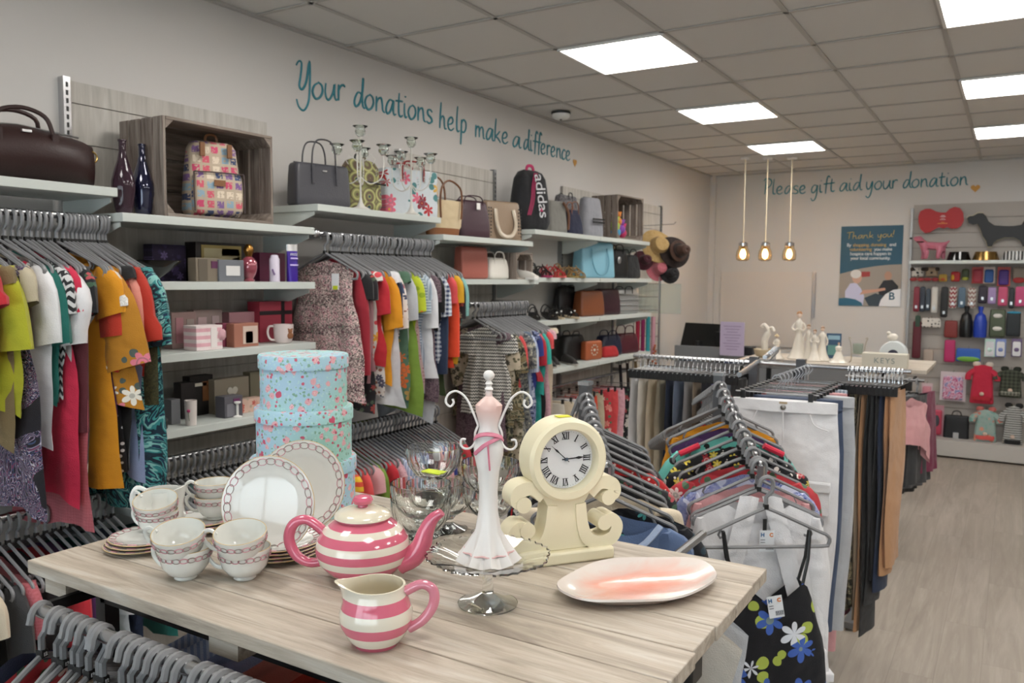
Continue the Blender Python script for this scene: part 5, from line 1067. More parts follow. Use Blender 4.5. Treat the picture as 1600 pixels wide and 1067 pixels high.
bag('handbag', 'dark burgundy handbag between the tan bag and the silver one', NTleather('#32121c', .4), (.23, 6.2, S3), Q - .2, .28, .21, .12, None, .1, .1, .92, .7, .004, .02)
t = bag('handbag', 'pale crinkled silver quilted bag at the end of the tan bag tier', mat('#a4a4a2', .3, .4), (.25, 6.52, S3), Q - .25, .3, .21, .12, BLACK, .1, .03, .95, .8, .006, .03)
m = MB()
for k in range(4): m.tube([(-.14, -.066, .03 + .045 * k), (.14, -.066, .03 + .045 * k)], .004, 5)
m.build('seam', mat('#6f6f6c', .4), t)
# fourth tier
S4 = 1.1405
for (y, x, rz, d) in [(5.2, .25, -.8, 'dark grey shoe near the studded purse tier end'), (5.33, .22, -.9, 'black shoe beside the dark grey one'), (5.46, .28, -.7, 'black open shoe before the studded purse')]:
    shoe((x, y, S4), rz, d, mat('#2e2c2c', .6), mat('#a8a49c', .5), 0)
t = bag('purse', 'square orange leather purse with a white studded flower', NTleather('#a0532f', .45), (.27, 5.86, S4), Q - .2, .21, .15, .06, None, .1, .1, 1.0, .9, .001, .01)
m = MB()
for k in range(10): m.ball((.04 * math.cos(.628 * k), -.031, .078 + .04 * math.sin(.628 * k)), .008, 5, (1, .4, 1))
m.ball((0, -.031, .078), .012, 6, (1, .4, 1)); m.build('studs', mat('#d8d2c4', .3, .5), t)
bag('handbag', 'slouchy black bag lying behind the studded purse', NTleather('#121214', .4), (.16, 5.72, S4), Q - .1, .34, .2, .12, BLACK, .1, .04, .75, .7, .01, .04)
bag('purse', 'small red pouch between the studded purse and the navy bag', fab('plain', '#a3161c'), (.29, 6.15, S4), Q - .3, .2, .09, .07, None, .1, .1, .7, .5, .008, .03)
bag('handbag', 'navy blue handbag beside the red pouch', NTleather('#161c33', .4), (.22, 6.28, S4), Q - .2, .28, .17, .12, NTleather('#161c33'), .12, .05, .85, .7, .006, .03)
bag('handbag', 'burgundy handbag with a looped handle at the end of the lowest tier', NTleather('#4a1420', .4), (.24, 6.58, S4), Q - .2, .3, .17, .12, NTleather('#4a1420'), .14, .08, .85, .7, .006, .03)
# hats on prongs
for i, z in enumerate((2.27, 2.0)):
    t = E('display_prong', ('upper' if i == 0 else 'lower') + ' wire prong holding the hats at the end of the shelves', 'display hook', (.03, 7.15 + .05 * i, z)); MB().tube([(0, 0, 0), (.42, 0, .01), (.44, 0, .03)], .004, 6).build('arm', CH, t)
def hat(loc, rot, R, c1, c2, label, r=.085):
    t = E('hat', label, 'hat', loc); t.rotation_euler = rot
    MB().lathe([(R, .0), (R * .98, .004), (R * .6, .008), (r, .012), (r * .98, .06), (r * .8, .1), (r * .4, .108), (r * .1, .1), (.002, .098)], 32, e=.88, wob=lambda a, z: .03 * math.sin(3 * a)).build('crown_and_brim', fab('speckle', c1, c1, c2, s=2), t)
    MB().lathe([(r * 1.02, .012), (r * 1.01, .038)], 32, e=.88, cap=(False, False), wob=lambda a, z: .03 * math.sin(3 * a)).build('band', fab('plain', c2), t)
hat((.31, 7.12, 2.08), (1.3, .5, .7), .17, '#b3935c', '#c4a878', 'straw-coloured wide-brimmed hat hanging at the front of the hats')
hat((.44, 7.2, 2.03), (1.35, .2, .9), .165, '#2a1a14', '#16100e', 'dark brown wide hat hanging beside the straw hat')
hat((.5, 7.16, 2.04), (1.5, .0, 1.1), .11, '#4a2f22', '#33201a', 'brown hat with its round crown facing out, outermost of the hats', .06)
hat((.3, 7.15, 1.87), (1.4, .3, .8), .12, '#b8606a', '#c27a84', 'pink hat below the straw hat', .06)
hat((.4, 7.2, 1.83), (1.4, .1, .8), .1, '#141214', '#222024', 'small black hat lowest of the hats', .05)
hat((.22, 7.0, 1.95), (1.4, .3, .8), .1, '#3d1420', '#5a2430', 'dark wine coloured hat behind the pink one', .05)
# clear risers and scarves by the shelf end
pv = mat('#e4efec', .05, 0.0, 'clear_acrylic', Transmission_Weight=.92, IOR=1.1)
t = E('acrylic_panel', 'clear acrylic divider panel fixed at the end of the handbag shelves', 'panel', (0, 0, 0)); B((.25, 7.35, 1.6), (.42, .006, .28)).build('sheet', pv, t)
t = E('scarf_rack', 'narrow wire rack with rungs hanging at the end of the shelves', 'rack', (0, 0, 0))
for x in (.12, .36): MB().tube([(x, 7.05, .7), (x, 7.05, 1.8)], .004, 6).build('upright', CH, t)
for k in range(9): MB().tube([(.12, 7.05, .78 + .12 * k), (.36, 7.05, .78 + .12 * k)], .003, 5).build('rung', CH, t)
for i, (x, c, d) in enumerate([(.17, '#a8243f', 'raspberry'), (.22, '#8a2458', 'magenta'), (.27, '#2f8f96', 'turquoise'), (.32, '#b98a94', 'dusty pink')]):
    m = MB(); m.loft([[(x + .02 * math.cos(a), 7.03 + .018 * math.sin(a) * (1 + .3 * math.sin(z * 20)), z) for a in [2 * PI * j / 10 for j in range(10)]] for z in [1.08 + .06 * k for k in range(7)]]); tag(m.build('scarf', fab('plain', c)), d + ' scarf hanging on the wire rack at the shelf end', 'scarf')
m = MB()
for k in range(14): m.ball((.34 + .012 * math.sin(k * 3), 7.02 + .01 * math.cos(k * 2), 1.18 - .018 * k), .012, 5)
tag(m.build('bead_necklace', mat('#a8532c', .4)), 'string of orange beads hanging at the shelf end', 'necklace')
for i, (y, c, d) in enumerate([(6.35, '#191a20', 'black'), (6.5, '#2a2019', 'dark brown'), (6.68, '#8a7452', 'tan'), (6.84, '#d8d4cc', 'white'), (6.98, '#5f5040', 'brown')]):
    m = MB(); m.tube(smooth([(.3, y, 1.06), (.31, y + .01, .85), (.3, y - .01, .6), (.31, y, .45)], 4), .004, 6, 4.0); m.tube(arc((.3, y, 1.075), .018, 0, 2 * PI, 12), .003, 5)
    tag(m.build('belt', NTleather(c, .4)), d + ' belt hanging under the lowest bag shelf', 'belt')
# ---- gift shelves
G1, G2, G3 = 1.7525, 1.4755, 1.1805
def gbox(name, u0, u1, z, h, d, c, label, x=.27, parts=(), cat='gift box', m=None, rz=0.0, rough=.5):
    v = 430 if z > 1.7 else 540 if z > 1.4 else 650; y0, y1 = onx(u0, v, x).y, onx(u1, v, x).y; W = y1 - y0; t = E(name, label, cat, (x, (y0 + y1) / 2, z), Q + rz); B((0, 0, h / 2), (W, d, h)).build('box', m or mat(c, rough), t, bev=.0015)
    for p in parts:
        nm, cx, cz, pw, phh, pc = p; B((cx * W, -d / 2 - .001, cz * h), (pw * W, .003, phh * h)).build(nm, pc if not isinstance(pc, str) else mat(pc, .5), t)
    return t, W
gbox('gift_box', 232, 284, G1, .15, .06, '#2a1f35', 'dark purple floral gift box at the back of the perfume shelf', .12, m=fab('floral', '#2a1f3a', '#6a5a86', '#4a3a64', '#3a2f50', s=1.5))
t = E('black_bowl', 'shiny black bowl-shaped hat stand on the perfume shelf behind the jacket', 'bowl', (.27, 1.965, G1)); MB().lathe([(.03, 0), (.04, .01), (.08, .04), (.12, .075), (.122, .08), (.11, .078), (.06, .04), (.02, .02)], 32).build('body', mat('#0c0c0d', .2), t)
gbox('gift_set', 298, 376, G1, .165, .07, '#1d1613', 'black and gold boxed fragrance set at the back of the shelf', .17, (('gold_frame', 0, .68, .8, .5, '#8c7a42'), ('window', 0, .66, .7, .38, '#b5ac8c'), ('bottle', .3, .62, .14, .3, '#c4b27a')))
gbox('boxed_candle', 300, 335, G1, .095, .05, '#7a6f60', 'small beige boxed candle with a purple label', .3, (('label', .35, .72, .35, .3, '#5a2a4c'), ('side', -.2, .5, .4, .9, '#5f564a')))
gbox('boxed_candle', 336, 375, G1, .09, .05, '#6b6e74', 'grey boxed candle with a white label in front of the gold set', .31, (('label', .05, .5, .55, .45, '#d6d4d2'),))
t = E('perfume_bottle', 'pink and gold tall ornate perfume bottle on the shelf', 'bottle', (.3, 2.43, G1)); MB().lathe([(.022, 0), (.025, .008), (.018, .014), (.03, .035), (.036, .06), (.034, .085), (.022, .1), (.012, .108)], 24).build('body', mat('#9a4a58', .1, .2, Coat_Weight=1.0), t); MB().lathe([(.014, .108), (.016, .118), (.022, .13), (.02, .145), (.01, .16)], 20).build('stopper', mat('#a5783f', .25, 1.0), t)
gbox('gift_box', 400, 440, G1, .13, .05, '#5a1636', 'wine red box behind the purple tube', .2)
t = E('deodorant_can', 'short white can with a lilac leaf print', 'can', (.32, 2.555, G1)); MB().lathe([(.022, 0), (.022, .1), (.018, .106), (.016, .115), (.01, .118)], 24).build('can', mat('#cfc6d6', .35), t); MB().tube([(.0222 * math.cos(a), -.0222 * math.sin(a + 1), .03 + .02 * a) for a in (0, .5, 1, 1.5)], .004, 5).build('leaf_print', mat('#6a4a80', .4), t)
t = E('hair_tube', 'upright purple hair product tube with a silver top', 'tube', (.32, 2.66, G1), Q - .3)
m = MB(); m.loft([[(.026 * math.cos(a), .016 * k * math.sin(a), z) for a in [2 * PI * j / 20 for j in range(20)]] for z, k in ((.0, 1.3), (.03, 1.3), (.1, .8), (.155, .15))]); m.build('tube', mat('#3a1a8c', .3, .2), t)
m = MB(); m.loft([[(.0275 * math.cos(a), .012 * k * math.sin(a), z) for a in [2 * PI * j / 20 for j in range(20)]] for z, k in ((.138, .6), (.168, .2))]); m.build('silver_end', SILV, t)
for z, w_ in ((.105, .034), (.075, .04)): B((0, -.0205, z), (w_, .003, .006)).build('print', mat('#c9b8e6', .4), t)
text('print', 'FRIZZ', .014, WHITE, t, FY((0, -.019, .118)))
gbox('gift_set', 262, 300, G2, .15, .06, '#a88c88', 'tall pink see-through toiletry set behind the striped box', .16, (('bottle', -.2, .5, .3, .7, '#c28c94'), ('bottle', .25, .5, .3, .6, '#b5a8a2')))
gbox('gift_set', 298, 342, G2, .155, .05, '#a3918c', 'clear boxed bottle pair with silver caps on the pink shelf', .13, (('bottle', -.22, .45, .3, .7, '#cdb2b4'), ('bottle', .25, .45, .25, .75, '#c4aeb0')))
t, W = gbox('gift_box', 297, 338, G2, .1, .08, '#d8b5bb', 'pink and white striped gift box with a ribbon bow', .3, m=fab('hstripe', '#d9a5ae', '#e2d4d2', s=1.2)); B((.02, -.041, .05), (.03, .003, .08)).build('window', mat('#e6dedb', .3), t); MB().ball((.06, -.04, .06), .02, 6, (1, .6, 1.3)).build('bow', mat('#cfa0a8', .6), t)
gbox('gift_box', 343, 366, G2, .1, .05, '#9c4a62', 'slim purple-pink bottle box with a bow beside the striped box', .24, (('label', 0, .55, .7, .3, '#d2c2c6'),))
gbox('gift_box', 353, 402, G2, .14, .05, '#b98890', 'plain dusty pink flat box at the back of the pink shelf', .14)
gbox('gift_set', 360, 398, G2, .1, .05, '#a06a58', 'copper framed gift set with a pink figure', .3, (('window', .15, .5, .6, .75, '#c9b5a8'), ('figure', .1, .4, .3, .5, '#c05a56')))
gbox('gift_box', 397, 448, G2, .185, .08, '#a83a4c', 'tall rose red box tied with a black ribbon', .16, (('ribbon', 0, .72, 1.0, .1, '#221a1e'), ('ribbon', .2, .5, .1, 1.0, '#221a1e')))
t = E('bear_mug', 'white ribbed mug with a brown bear on it', 'mug', (.3, 2.62, G2), Q - .5); MB().lathe([(.03, 0), (.035, .004), (.042, .03), (.045, .085), (.042, .085), (.038, .03), (.03, .008), (.005, .006)], 32).build('body', mat('#d9cbc8', .3), t); MB().tube(smooth([(-.042, 0, .075), (-.062, 0, .076), (-.07, 0, .05), (-.06, 0, .02), (-.038, 0, .014)], 4), .005, 8).build('handle', mat('#d9cbc8', .3), t)
m = MB(); m.ball((.02, -.041, .035), .014, 7, (1, .3, 1.1)); m.ball((.02, -.043, .056), .01, 7, (1, .3, 1)); m.ball((.012, -.043, .065), .004, 5); m.ball((.028, -.043, .065), .004, 5); m.build('bear_print', mat('#8c5a38', .6), t)
t, W = gbox('gift_box', 278, 300, G3, .15, .05, '#1a1414', 'tall black gift box at the back of the lowest gift shelf', .16); 
t, W = gbox('gift_box', 292, 328, G3, .17, .05, '#15110f', 'tallest black box with amber pictures on the lowest gift shelf', .14, (('picture', .2, .6, .35, .5, '#6e4422'), ('label', -.05, .78, .5, .08, '#c9c2b4')))
t, W = gbox('gift_box', 330, 384, G3, .15, .05, '#8a8070', 'greige box with a pale heart window', .18); o = heart((0, 0), .03, 'y').build('heart_window', mat('#c4c0b4', .5), t); o.location = (0, -.0255, .09)
gbox('boxed_candle', 344, 372, G3, .09, .06, '#55535a', 'dark grey boxed candle with a purple label, in front of the heart box', .29, (('label', .15, .72, .35, .3, '#5c2450'), ('window', -.15, .35, .5, .6, '#77757c')))
gbox('gift_box', 386, 412, G3, .16, .05, '#7a7460', 'olive grey box half hidden by the hat boxes', .15)
gbox('gift_box', 372, 405, G3, .06, .05, '#b5665a', 'small pink patterned box near the hat boxes', .25, m=fab('floral', '#c9a898', '#b5483c', '#c98a7a', '#a89a86', s=2))
t = E('small_cup', 'white beaker with a pink flower sprig near the shelf edge', 'cup', (.33, 2.1, G3)); MB().lathe([(.021, 0), (.024, .1), (.022, .1), (.019, .005), (.003, .004)], 24).build('body', mat('#d6cdc8', .3), t); MB().ball((.014, -.021, .06), .007, 6).build('flower_print', mat('#b03a6a', .5), t); MB().tube([(.016, -.0195, .02), (.012, -.021, .055)], .0012, 5).build('stem_print', mat('#5a6a4a', .5), t)
t = E('candle_tin', 'round black tin with a pale lid on the lowest gift shelf', 'tin', (.29, 1.97, G3)); MB().lathe([(.042, 0), (.043, .03)], 28).build('tin', BLACK, t); MB().lathe([(.044, .03), (.044, .038), (.04, .04)], 28).build('lid', mat('#3a3a3c', .3), t)
t, W = gbox('gift_set', 262, 276, G3, .1, .05, '#77787c', 'clear boxed set at the jacket side of the lowest gift shelf', .24)
t = E('taper_stand', 'small white cross-shaped candle holder beside the grey candle', 'candle holder', (.33, 2.33, G3)); MB().lathe([(.018, 0), (.018, .004), (.005, .008), (.005, .055), (.014, .06), (.014, .066), (.004, .067)], 16).build('body', WHITE, t)
# ================================================================ waterfall stands beyond the table
def stand(px, py, fx, fy, z0, z1, label, bx, by):
    t = E('garment_stand', label, 'rack', (px, py, 0))
    B((0, 0, (z0 + .03) / 2), (.034, .034, z0 + .03)).build('post', mat('#6c6d70', .35, .7), t)
    B((0, 0, z0 + .036), (.04, .04, .012)).build('post_cap', STEEL, t)
    MB().tube([(0, 0, z0), (fx - px, fy - py, z1)], .0095, 10).build('sloping_arm', CH, t)
    d = Vector((fx - px, fy - py, z1 - z0))
    for k in range(11): MB().ball(tuple(Vector((0, 0, z0)) + d * (k + .8) / 11 + UP * .013), .0065, 7).build('arm_stud', STEEL, t)
    B((fx - px, fy - py, z1 - .012), (.02, .02, .04)).build('arm_end', STEEL, t)
    MB().tube([(0, 0, z0 - .02), (bx - px, by - py, z0 - .14)], .0095, 10).build('rear_arm', CH, t)
    for a in (0, PI / 2): B((0, 0, .03), (.7, .04, .03), math.atan2(fy - py, fx - px) + a).build('foot', mat('#6c6d70', .35, .7), t)
    return t
AX = PI / 6 + .02     # hangers hang square to the arms
def along(p, q, t): return tuple(Vector(p) + (Vector(q) - Vector(p)) * t)
PA, QA = (1.897, 2.47, 1.40), (2.149, 2.10, 1.245)
PB, QB = (2.173, 3.05, 1.395), (2.46, 2.58, 1.195)
stand(PA[0], PA[1], QA[0], QA[1], PA[2] - .012, QA[2] - .012, 'sloping-arm clothes stand behind the mantel clock', 1.70, 2.80)
stand(PB[0], PB[1], QB[0], QB[1], PB[2] - .012, QB[2] - .012, 'sloping-arm clothes stand with the white blouse at its front', 1.95, 3.42)
wa = 'on the sloping arm behind the clock'; wb = 'on the arm of the white blouse stand'
gA = [(.12, 'charcoal', 'dark grey cardigan', 'cardigan', None, .5), (.26, 'black', 'black jumper with a wide shoulder', 'jumper', 'half', .5), (.4, 'reddot', 'red spotted top', 'blouse', 'short', .5), (.55, 'bfloral', 'black and pink floral top', 'blouse', 'short', .5), (.68, 'black', 'black vest top', 'vest', None, .5), (.8, 'cream', 'cream lace-necked top', 'blouse', 'cap', .45)]
for i, (k, key, d, kind, sl, Ln) in enumerate(gA):
    p = along(PA, QA, k); wear(garment_mb(Ln, .2, .22, .02, SL.get(sl), fold=.006, seed=400 + i, neck=.12, nd=.08), kind, F[key], p, AX, d + ' ' + wa, kind)
for i in range(10): hanger(along(PA, QA, (i + .6) / 10), AX + .05 * math.sin(i * 2), 'grey plastic hanger ' + wa, 'grey hangers behind the clock')
for i in range(9): hanger((1.87 - .019 * i, 2.51 + .032 * i, 1.375 - .012 * i), AX, 'grey empty hanger on the rear arm of the stand behind the clock', 'empty hangers on the rear arm behind the clock')
p = along(PA, QA, 1.0)
t = E('denim_jacket', 'folded pale blue denim garment on the front hanger by the clock scroll', 'jacket', (p[0] + .005, p[1] - .01, p[2]), AX)
garment_mb(.45, .2, .23, .03, SL['short'], neck=.15, nd=.1, fold=.012, seed=431).build('body', fab('plain', '#55698c'), t, sharp=60)
MB().tube(smooth([(-.15, -.035, -.16), (-.09, -.055, -.215), (0, -.06, -.235), (.09, -.055, -.215), (.15, -.035, -.16)], 4), .014, 8, .5).build('collar', fab('plain', '#8d9cb5'), t)
p = along(PA, QA, .93); t = wear(garment_mb(.5, .2, .24, .03, SL['half'], neck=.12, nd=.07, fold=.012, seed=433), 'dress', fab('floral', '#0d0f18', '#4fa0a0', '#a9b84e', '#3f8f9a', '#1c3440', s=1.3), (p[0] + .05, p[1] + .03, p[2] - .02), AX + .1, 'black dress with teal and lime leaves between the two sloping stands', 'dress')
gB = [(.12, 'mustard', 'mustard cardigan', 'cardigan', 'long', .62), (.2, 'purple', 'purple-necked top', 'blouse', None, .5), (.3, 'tealdot', 'mint green blouse with black spots', 'blouse', 'half', .55), (.42, 'cherry', 'black top with red and yellow flowers', 'blouse', 'half', .6), (.52, 'cherry', 'longer black dress with red and yellow flowers', 'dress', 'cap', .8), (.62, 'redflor', 'dark red and white print top', 'blouse', 'short', .55), (.72, 'bluepais', 'blue and white scroll print blouse', 'blouse', 'half', .6), (.82, 'ltpink', 'pale pink shirt', 'shirt', 'long', .62)]
for i, (k, key, d, kind, sl, Ln) in enumerate(gB):
    p = along(PB, QB, k); wear(garment_mb(Ln, .205, .225, .02, SL.get(sl), fold=.008, seed=440 + i, neck=.115, nd=.07), kind, F[key], p, AX + .04 * math.sin(i), d + ' ' + wb, kind)
for i in range(10): hanger(along(PB, QB, (i + .3) / 10), AX + .05 * math.sin(i * 2.7), 'grey plastic hanger ' + wb, 'grey hangers on the white blouse stand')
for i in range(9): hanger((2.15 - .02 * i, 3.09 + .034 * i, 1.37 - .012 * i), AX, 'grey empty hanger on the rear arm of the white blouse stand', 'empty hangers on the rear arm of the white blouse stand')
for s, d in ((-1, 'bright red hanger grip beside the mint spotted blouse'), (1, 'bright red hanger grip next to the white trousers')):
    p = along(PB, QB, .36); u = Vector((math.cos(AX), math.sin(AX), 0)); q = Vector(p) + u * (.15 * s) + UP * (-.155)
    o = MB(); o.tube([(-.035, 0, .016 * s), (.035, 0, -.016 * s)], .011, 8); o = o.build('hanger_grip', fab('plain', '#c2203c'), None, q, AX); tag(o, d, 'grip')
# white sheer blouse and strappy dress at the front
p = Vector(along(PB, QB, .95)); t = E('blouse', 'sheer white open blouse with long sleeves at the front of its stand', 'blouse', p, AX)
WB = mat('#dad7d8', .8, 0.0, 'sheer_white', Subsurface_Weight=.2)
garment_mb(.62, .215, .24, .03, (.5, .06, .062, .05), neck=.085, nd=.12, fold=.012, k=4, seed=77, hem=.5).build('body', F['white'], t, sharp=60)
for s in (-1, 1):
    m = MB(); m.loft([[(s * (.035 + .02 * k) - .03, -.03 - .01 * k, -.11 - .08 * k), (s * (.035 + .02 * k), -.045 - .008 * k, -.105 - .08 * k), (s * (.035 + .02 * k) + .03, -.035 - .008 * k, -.115 - .08 * k)] for k in range(6)], (False, False), False); m.build('lapel', F['white'], t, sharp=60)
    B((s * .207, 0, -.705), (.1, .045, .03)).build('cuff', F['white'], t, bev=.004)
B((.01, -.05, -.2), (.012, .002, .045)).build('size_label', BLACK, t)
def tag_card(loc, rz, label, rot=0.0):
    g = E('price_tag', label, 'price tag', loc); g.rotation_euler = (0, rot, rz)
    B((0, 0, 0), (.046, .001, .068)).build('card', mat('#dfe2e6', .6), g)
    text('print', 'H', .016, mat('#2b5f8f', .5), g, FY((-.014, -.0012, .015)), bold=.0008); text('print', 'C', .016, mat('#d07a3a', .5), g, FY((.013, -.0012, .015)), bold=.0008)
    m = MB()
    for k in range(9): m.box((-.002 + .0028 * k, -.0009, -.02), (.0013 + .0006 * (k % 2), .0006, .014))
    for k in range(2): m.box((-.013, -.0009, .004 - .008 * k), (.014, .0006, .002))
    m.build('barcode', mat('#55585e', .6), g); return g
hanger(p + Vector((.004, -.006, 0)), AX, 'grey plastic hanger carrying the sheer white blouse', None)
u = Vector((math.cos(AX), math.sin(AX), 0)); nn = Vector((math.sin(AX), -math.cos(AX), 0))
tag_card(p + u * .015 + nn * .06 + UP * -.245, AX, 'white price tag on the sheer blouse, below the black size label')
P2 = Vector(QB) + nn * .06 + UP * -.025
hanger(P2, AX + .06, 'foremost grey hanger carrying the black rose dress by its straps', None)
t = E('strappy_dress', 'black strappy dress with large blue and white roses at the table corner', 'dress', P2 + nn * .012 + UP * -.0, AX + .06)
m = MB(); rr = random.Random(5); nc, nr = 18, 16
def DP(side, s, k):
    W = .175 + .035 * k + .01 * math.sin(2.6 * k) - .03 * math.exp(-(k / .1) ** 2); top = -.44 - .075 * (1 - abs(abs(s) - .72) / .72) * -1 - .07 * (abs(s) < .01)
    top = -.315 - .085 * (1 - min(1, abs(s) / .72)) - .09 * max(0, (abs(s) - .72) / .28)
    z = top * (1 - k) - 1.22 * k; return (s * W + .012, side * .032 * (1 - abs(s) ** 3) ** .5 + .01 * k * math.sin(9 * s + 4 * k), z)
for side in (-1, 1):
    vs = [DP(side, -1 + 2 * j / nc, i / nr) for i in range(nr + 1) for j in range(nc + 1)]; fs = [(i * (nc + 1) + j, i * (nc + 1) + j + 1, (i + 1) * (nc + 1) + j + 1, (i + 1) * (nc + 1) + j) for i in range(nr) for j in range(nc)]
    m.add(vs, fs if side < 0 else [tuple(reversed(f)) for f in fs])
m.build('body', F['bluerose'], t, sharp=60)
for s in (-1, 1):
    for dy in (-.012, .01): MB().tube([(s * .135, dy * .4, -.165), (s * .125 + .004, dy, -.25), (s * .1 + .01, dy * 1.6 - .004, -.325)], .0035, 6, 1.5).build('strap', BLACK, t)
B((.195, .02, -.85), (.03, .03, .6)).build('side_lining', F['white'], t, bev=.008)
tag_card(P2 + u * .02 + nn * .06 + UP * -.385, AX, 'white price tag hanging on the black rose dress', -.18)
# garments under the table's corner side
for i, (dy, key, d) in enumerate([(0, 'offwhite', 'off-white satin shirt'), (.08, 'greyt', 'pale grey shirt')]):
    wear(garment_mb(.7, .15, .17, .02, None, fold=.01, seed=480 + i), 'shirt', F[key], (2.50, 1.70 + dy, 1.17), .1, d + ' hanging from the rack just behind the table corner', 'shirt')
t = E('clothes_rail', 'short chrome rail behind the table corner holding two pale shirts', 'rail'); MB().tube([(2.50, 1.5, 1.16), (2.50, 1.9, 1.16)], .01, 8).build('bar', CH, t)
t = E('beaded_bag', 'dark leather bag with a black and white plaited strap under the table corner', 'bag', (2.60, 1.10, .90)); m = MB(); rbox(m, .16, .16, .1, .03, .9, .8); m.build('body', NTleather('#191a1c', .3), t); MB().tube(handle_pts(.1, .09, .15, -.03), .012, 8).build('plaited_strap', F['bwcheck'], t)
t.parent = None
# ================================================================ trouser racks
def xrack(label, y, x0, x1, z):
    t = E('trouser_rack', label, 'rack', (0, 0, 0)); MB().tube([(x0, y, z), (x1, y, z)], .011, 10).build('bar', CH, t)
    return t
YT = 4.0; ZRk = 1.375
t = xrack('four-way chrome trouser rack behind the white trousers', YT, 1.42, 2.74, ZRk)
for x in (2.05, 2.27): B((x, YT, (ZRk + .03) / 2), (.04, .04, ZRk + .03)).build('post', mat('#5c5d60', .35, .7), t)
MB().tube([(2.07, YT, ZRk + .01), (2.16, 3.36, ZRk + .01)], .011, 10).build('front_arm', CH, t); MB().tube([(2.10, YT, ZRk + .03), (2.02, 4.6, ZRk + .03)], .011, 10).build('rear_arm', CH, t)
for x, y, l_ in ((2.05, YT, .7), (2.27, YT, .7), (2.47, 4.5, .3)): B((x, y, .03), (.05, l_, .03)).build('foot', mat('#7c7d80', .35, .7), t)
B((2.2, YT, .06), (.5, .03, .03)).build('foot_bar', mat('#7c7d80', .35, .7), t)
leftr = [('white', 'white'), ('offwhite', 'off-white'), ('cream', 'cream'), ('stone', 'stone'), ('navy', 'navy'), ('bluegrey', 'slate grey'), ('greyt', 'pale grey'), ('taupe', 'brown'), ('charcoal', 'charcoal'), ('royal', 'royal blue'), ('ltst', 'white and blue striped'), ('black', 'black')]
for i, (key, d) in enumerate(leftr):
    x = 1.46 + i * .047; wear(trousers_mb(.95, .17, th=.018, seed=20 + i, half=True), 'trousers', F[key], (x, YT, ZRk + .012), Q, d + ' trousers on the rack arm reaching toward the long wall', 'trousers')
    for k in (0, .5): clip_hanger((x + k * .047, YT, ZRk + .012), Q, 'chrome clip hanger on the rack arm reaching toward the long wall', 'clip hangers toward the long wall')
rightr = [('stone', 'beige', 1.0, 'trousers'), ('burg', 'plum pink', 1.05, 'trousers'), ('camo', 'camouflage print', 1.02, 'trousers'), ('camo', 'second camouflage print', .98, 'trousers'), ('taupe', 'taupe', 1.05, 'trousers'), ('tan', 'tan', 1.1, 'trousers'), ('black', 'black', 1.12, 'trousers'), ('charcoal', 'charcoal grey', .97, 'trousers'), ('black', 'narrow black', .85, 'trousers'), ('navy', 'dark navy', .9, 'trousers'), ('tan', 'camel draped', .82, 'trousers'), ('tan', 'pale camel', .78, 'trousers')]
for i, (key, d, Ln, kind) in enumerate(rightr):
    x = on((1312, 1319, 1327, 1335, 1342, 1348, 1355, 1363, 1370, 1377, 1386, 1393)[i], 700, 1, 3.83).x; wear(trousers_mb(Ln, .17, th=.014, seed=50 + i, half=True), kind, F[key], (x, YT - .0, ZRk + .012), Q - .12, d + ' trousers on the rack arm reaching toward the aisle', kind)
    for k in (0, .5): clip_hanger((x + k * .028, YT, ZRk + .012), Q - .12, 'chrome clip hanger on the rack arm reaching toward the aisle', 'clip hangers toward the aisle')
# the jeans that face out
def jeans(loc, rz, m_, label, L_=.93, w_=.195, full=True):
    t = E('jeans', label, 'trousers', loc, rz); trousers_mb(L_, w_, th=.03, seed=9).build('legs', m_, t, sharp=60)
    MB().loft([[((w_ + .005) * math.cos(a), .034 * math.sin(a), z) for a in [2 * PI * j / 28 for j in range(28)]] for z in (-.14, -.098)]).build('waistband', m_, t)
    if full:
        MB().ball((.0, -.036, -.122), .011, 7, (1, .4, 1)).build('button', mat('#8a8680', .3, .9), t); B((.0, -.034, -.104), (.03, .003, .008)).build('label', mat('#a89474', .5), t)
        MB().tube([(0, -.033, -.14), (.004, -.036, -.24), (.0, -.034, -.3)], .0025, 5).build('fly_seam', m_, t)
        for s in (-1, 1): MB().tube(smooth([(s * .1, -.032, -.142), (s * .12, -.036, -.185), (s * .17, -.028, -.205)], 4), .0025, 5).build('pocket_seam', m_, t)
        m = MB(); m.box((.135, -.045, -.47), (.1, .02, .13)); m.box((.135, -.058, -.425), (.104, .008, .035)); m.build('cargo_pocket', m_, t, bev=.003)
    return t
jx = on(1225, 640, 1, 3.34); jeans((jx.x, 3.34, ZRk + .02), .12, F['white'], 'white cargo jeans facing out from the front arm of the trouser rack')
for i, (dx, y, key, d, Ln) in enumerate([(1316, 3.45, 'denim', 'dark denim jeans just behind the white jeans', .95), (1334, 3.56, 'greyt', 'pale grey-blue trousers behind the dark denim', .98), (1322, 3.66, 'ltpink', 'pale pink long trousers behind the grey ones', 1.12), (1322, 3.78, 'ltst', 'light striped trousers deepest on the front arm', .95)]):
    jeans((on(dx, 750, 1, y).x - .185, y, ZRk + .02), .1, F[key], d, Ln, .17, False)
for i in range(10): clip_hanger((jx.x - .03 + (.002 * i), 3.335 + .055 * i, ZRk + .022), .1, 'chrome clip hanger on the front arm of the trouser rack', 'clip hangers on the front arm')
for i in range(7): clip_hanger((2.09 - .011 * i, 4.1 + .07 * i, ZRk + .042), .1, 'chrome clip hanger on the rear arm of the trouser rack', 'clip hangers on the rear arm')
a = on(1128, 605, 1, 3.6); wear(garment_mb(.3, .07, .09, .02, None, neck=.03, fold=.008, seed=91), 'scarf', F['red'], (a.x, 3.55, ZRk + .06), .2, 'crumpled bright red scarf hooked beside the white jeans', 'scarf')
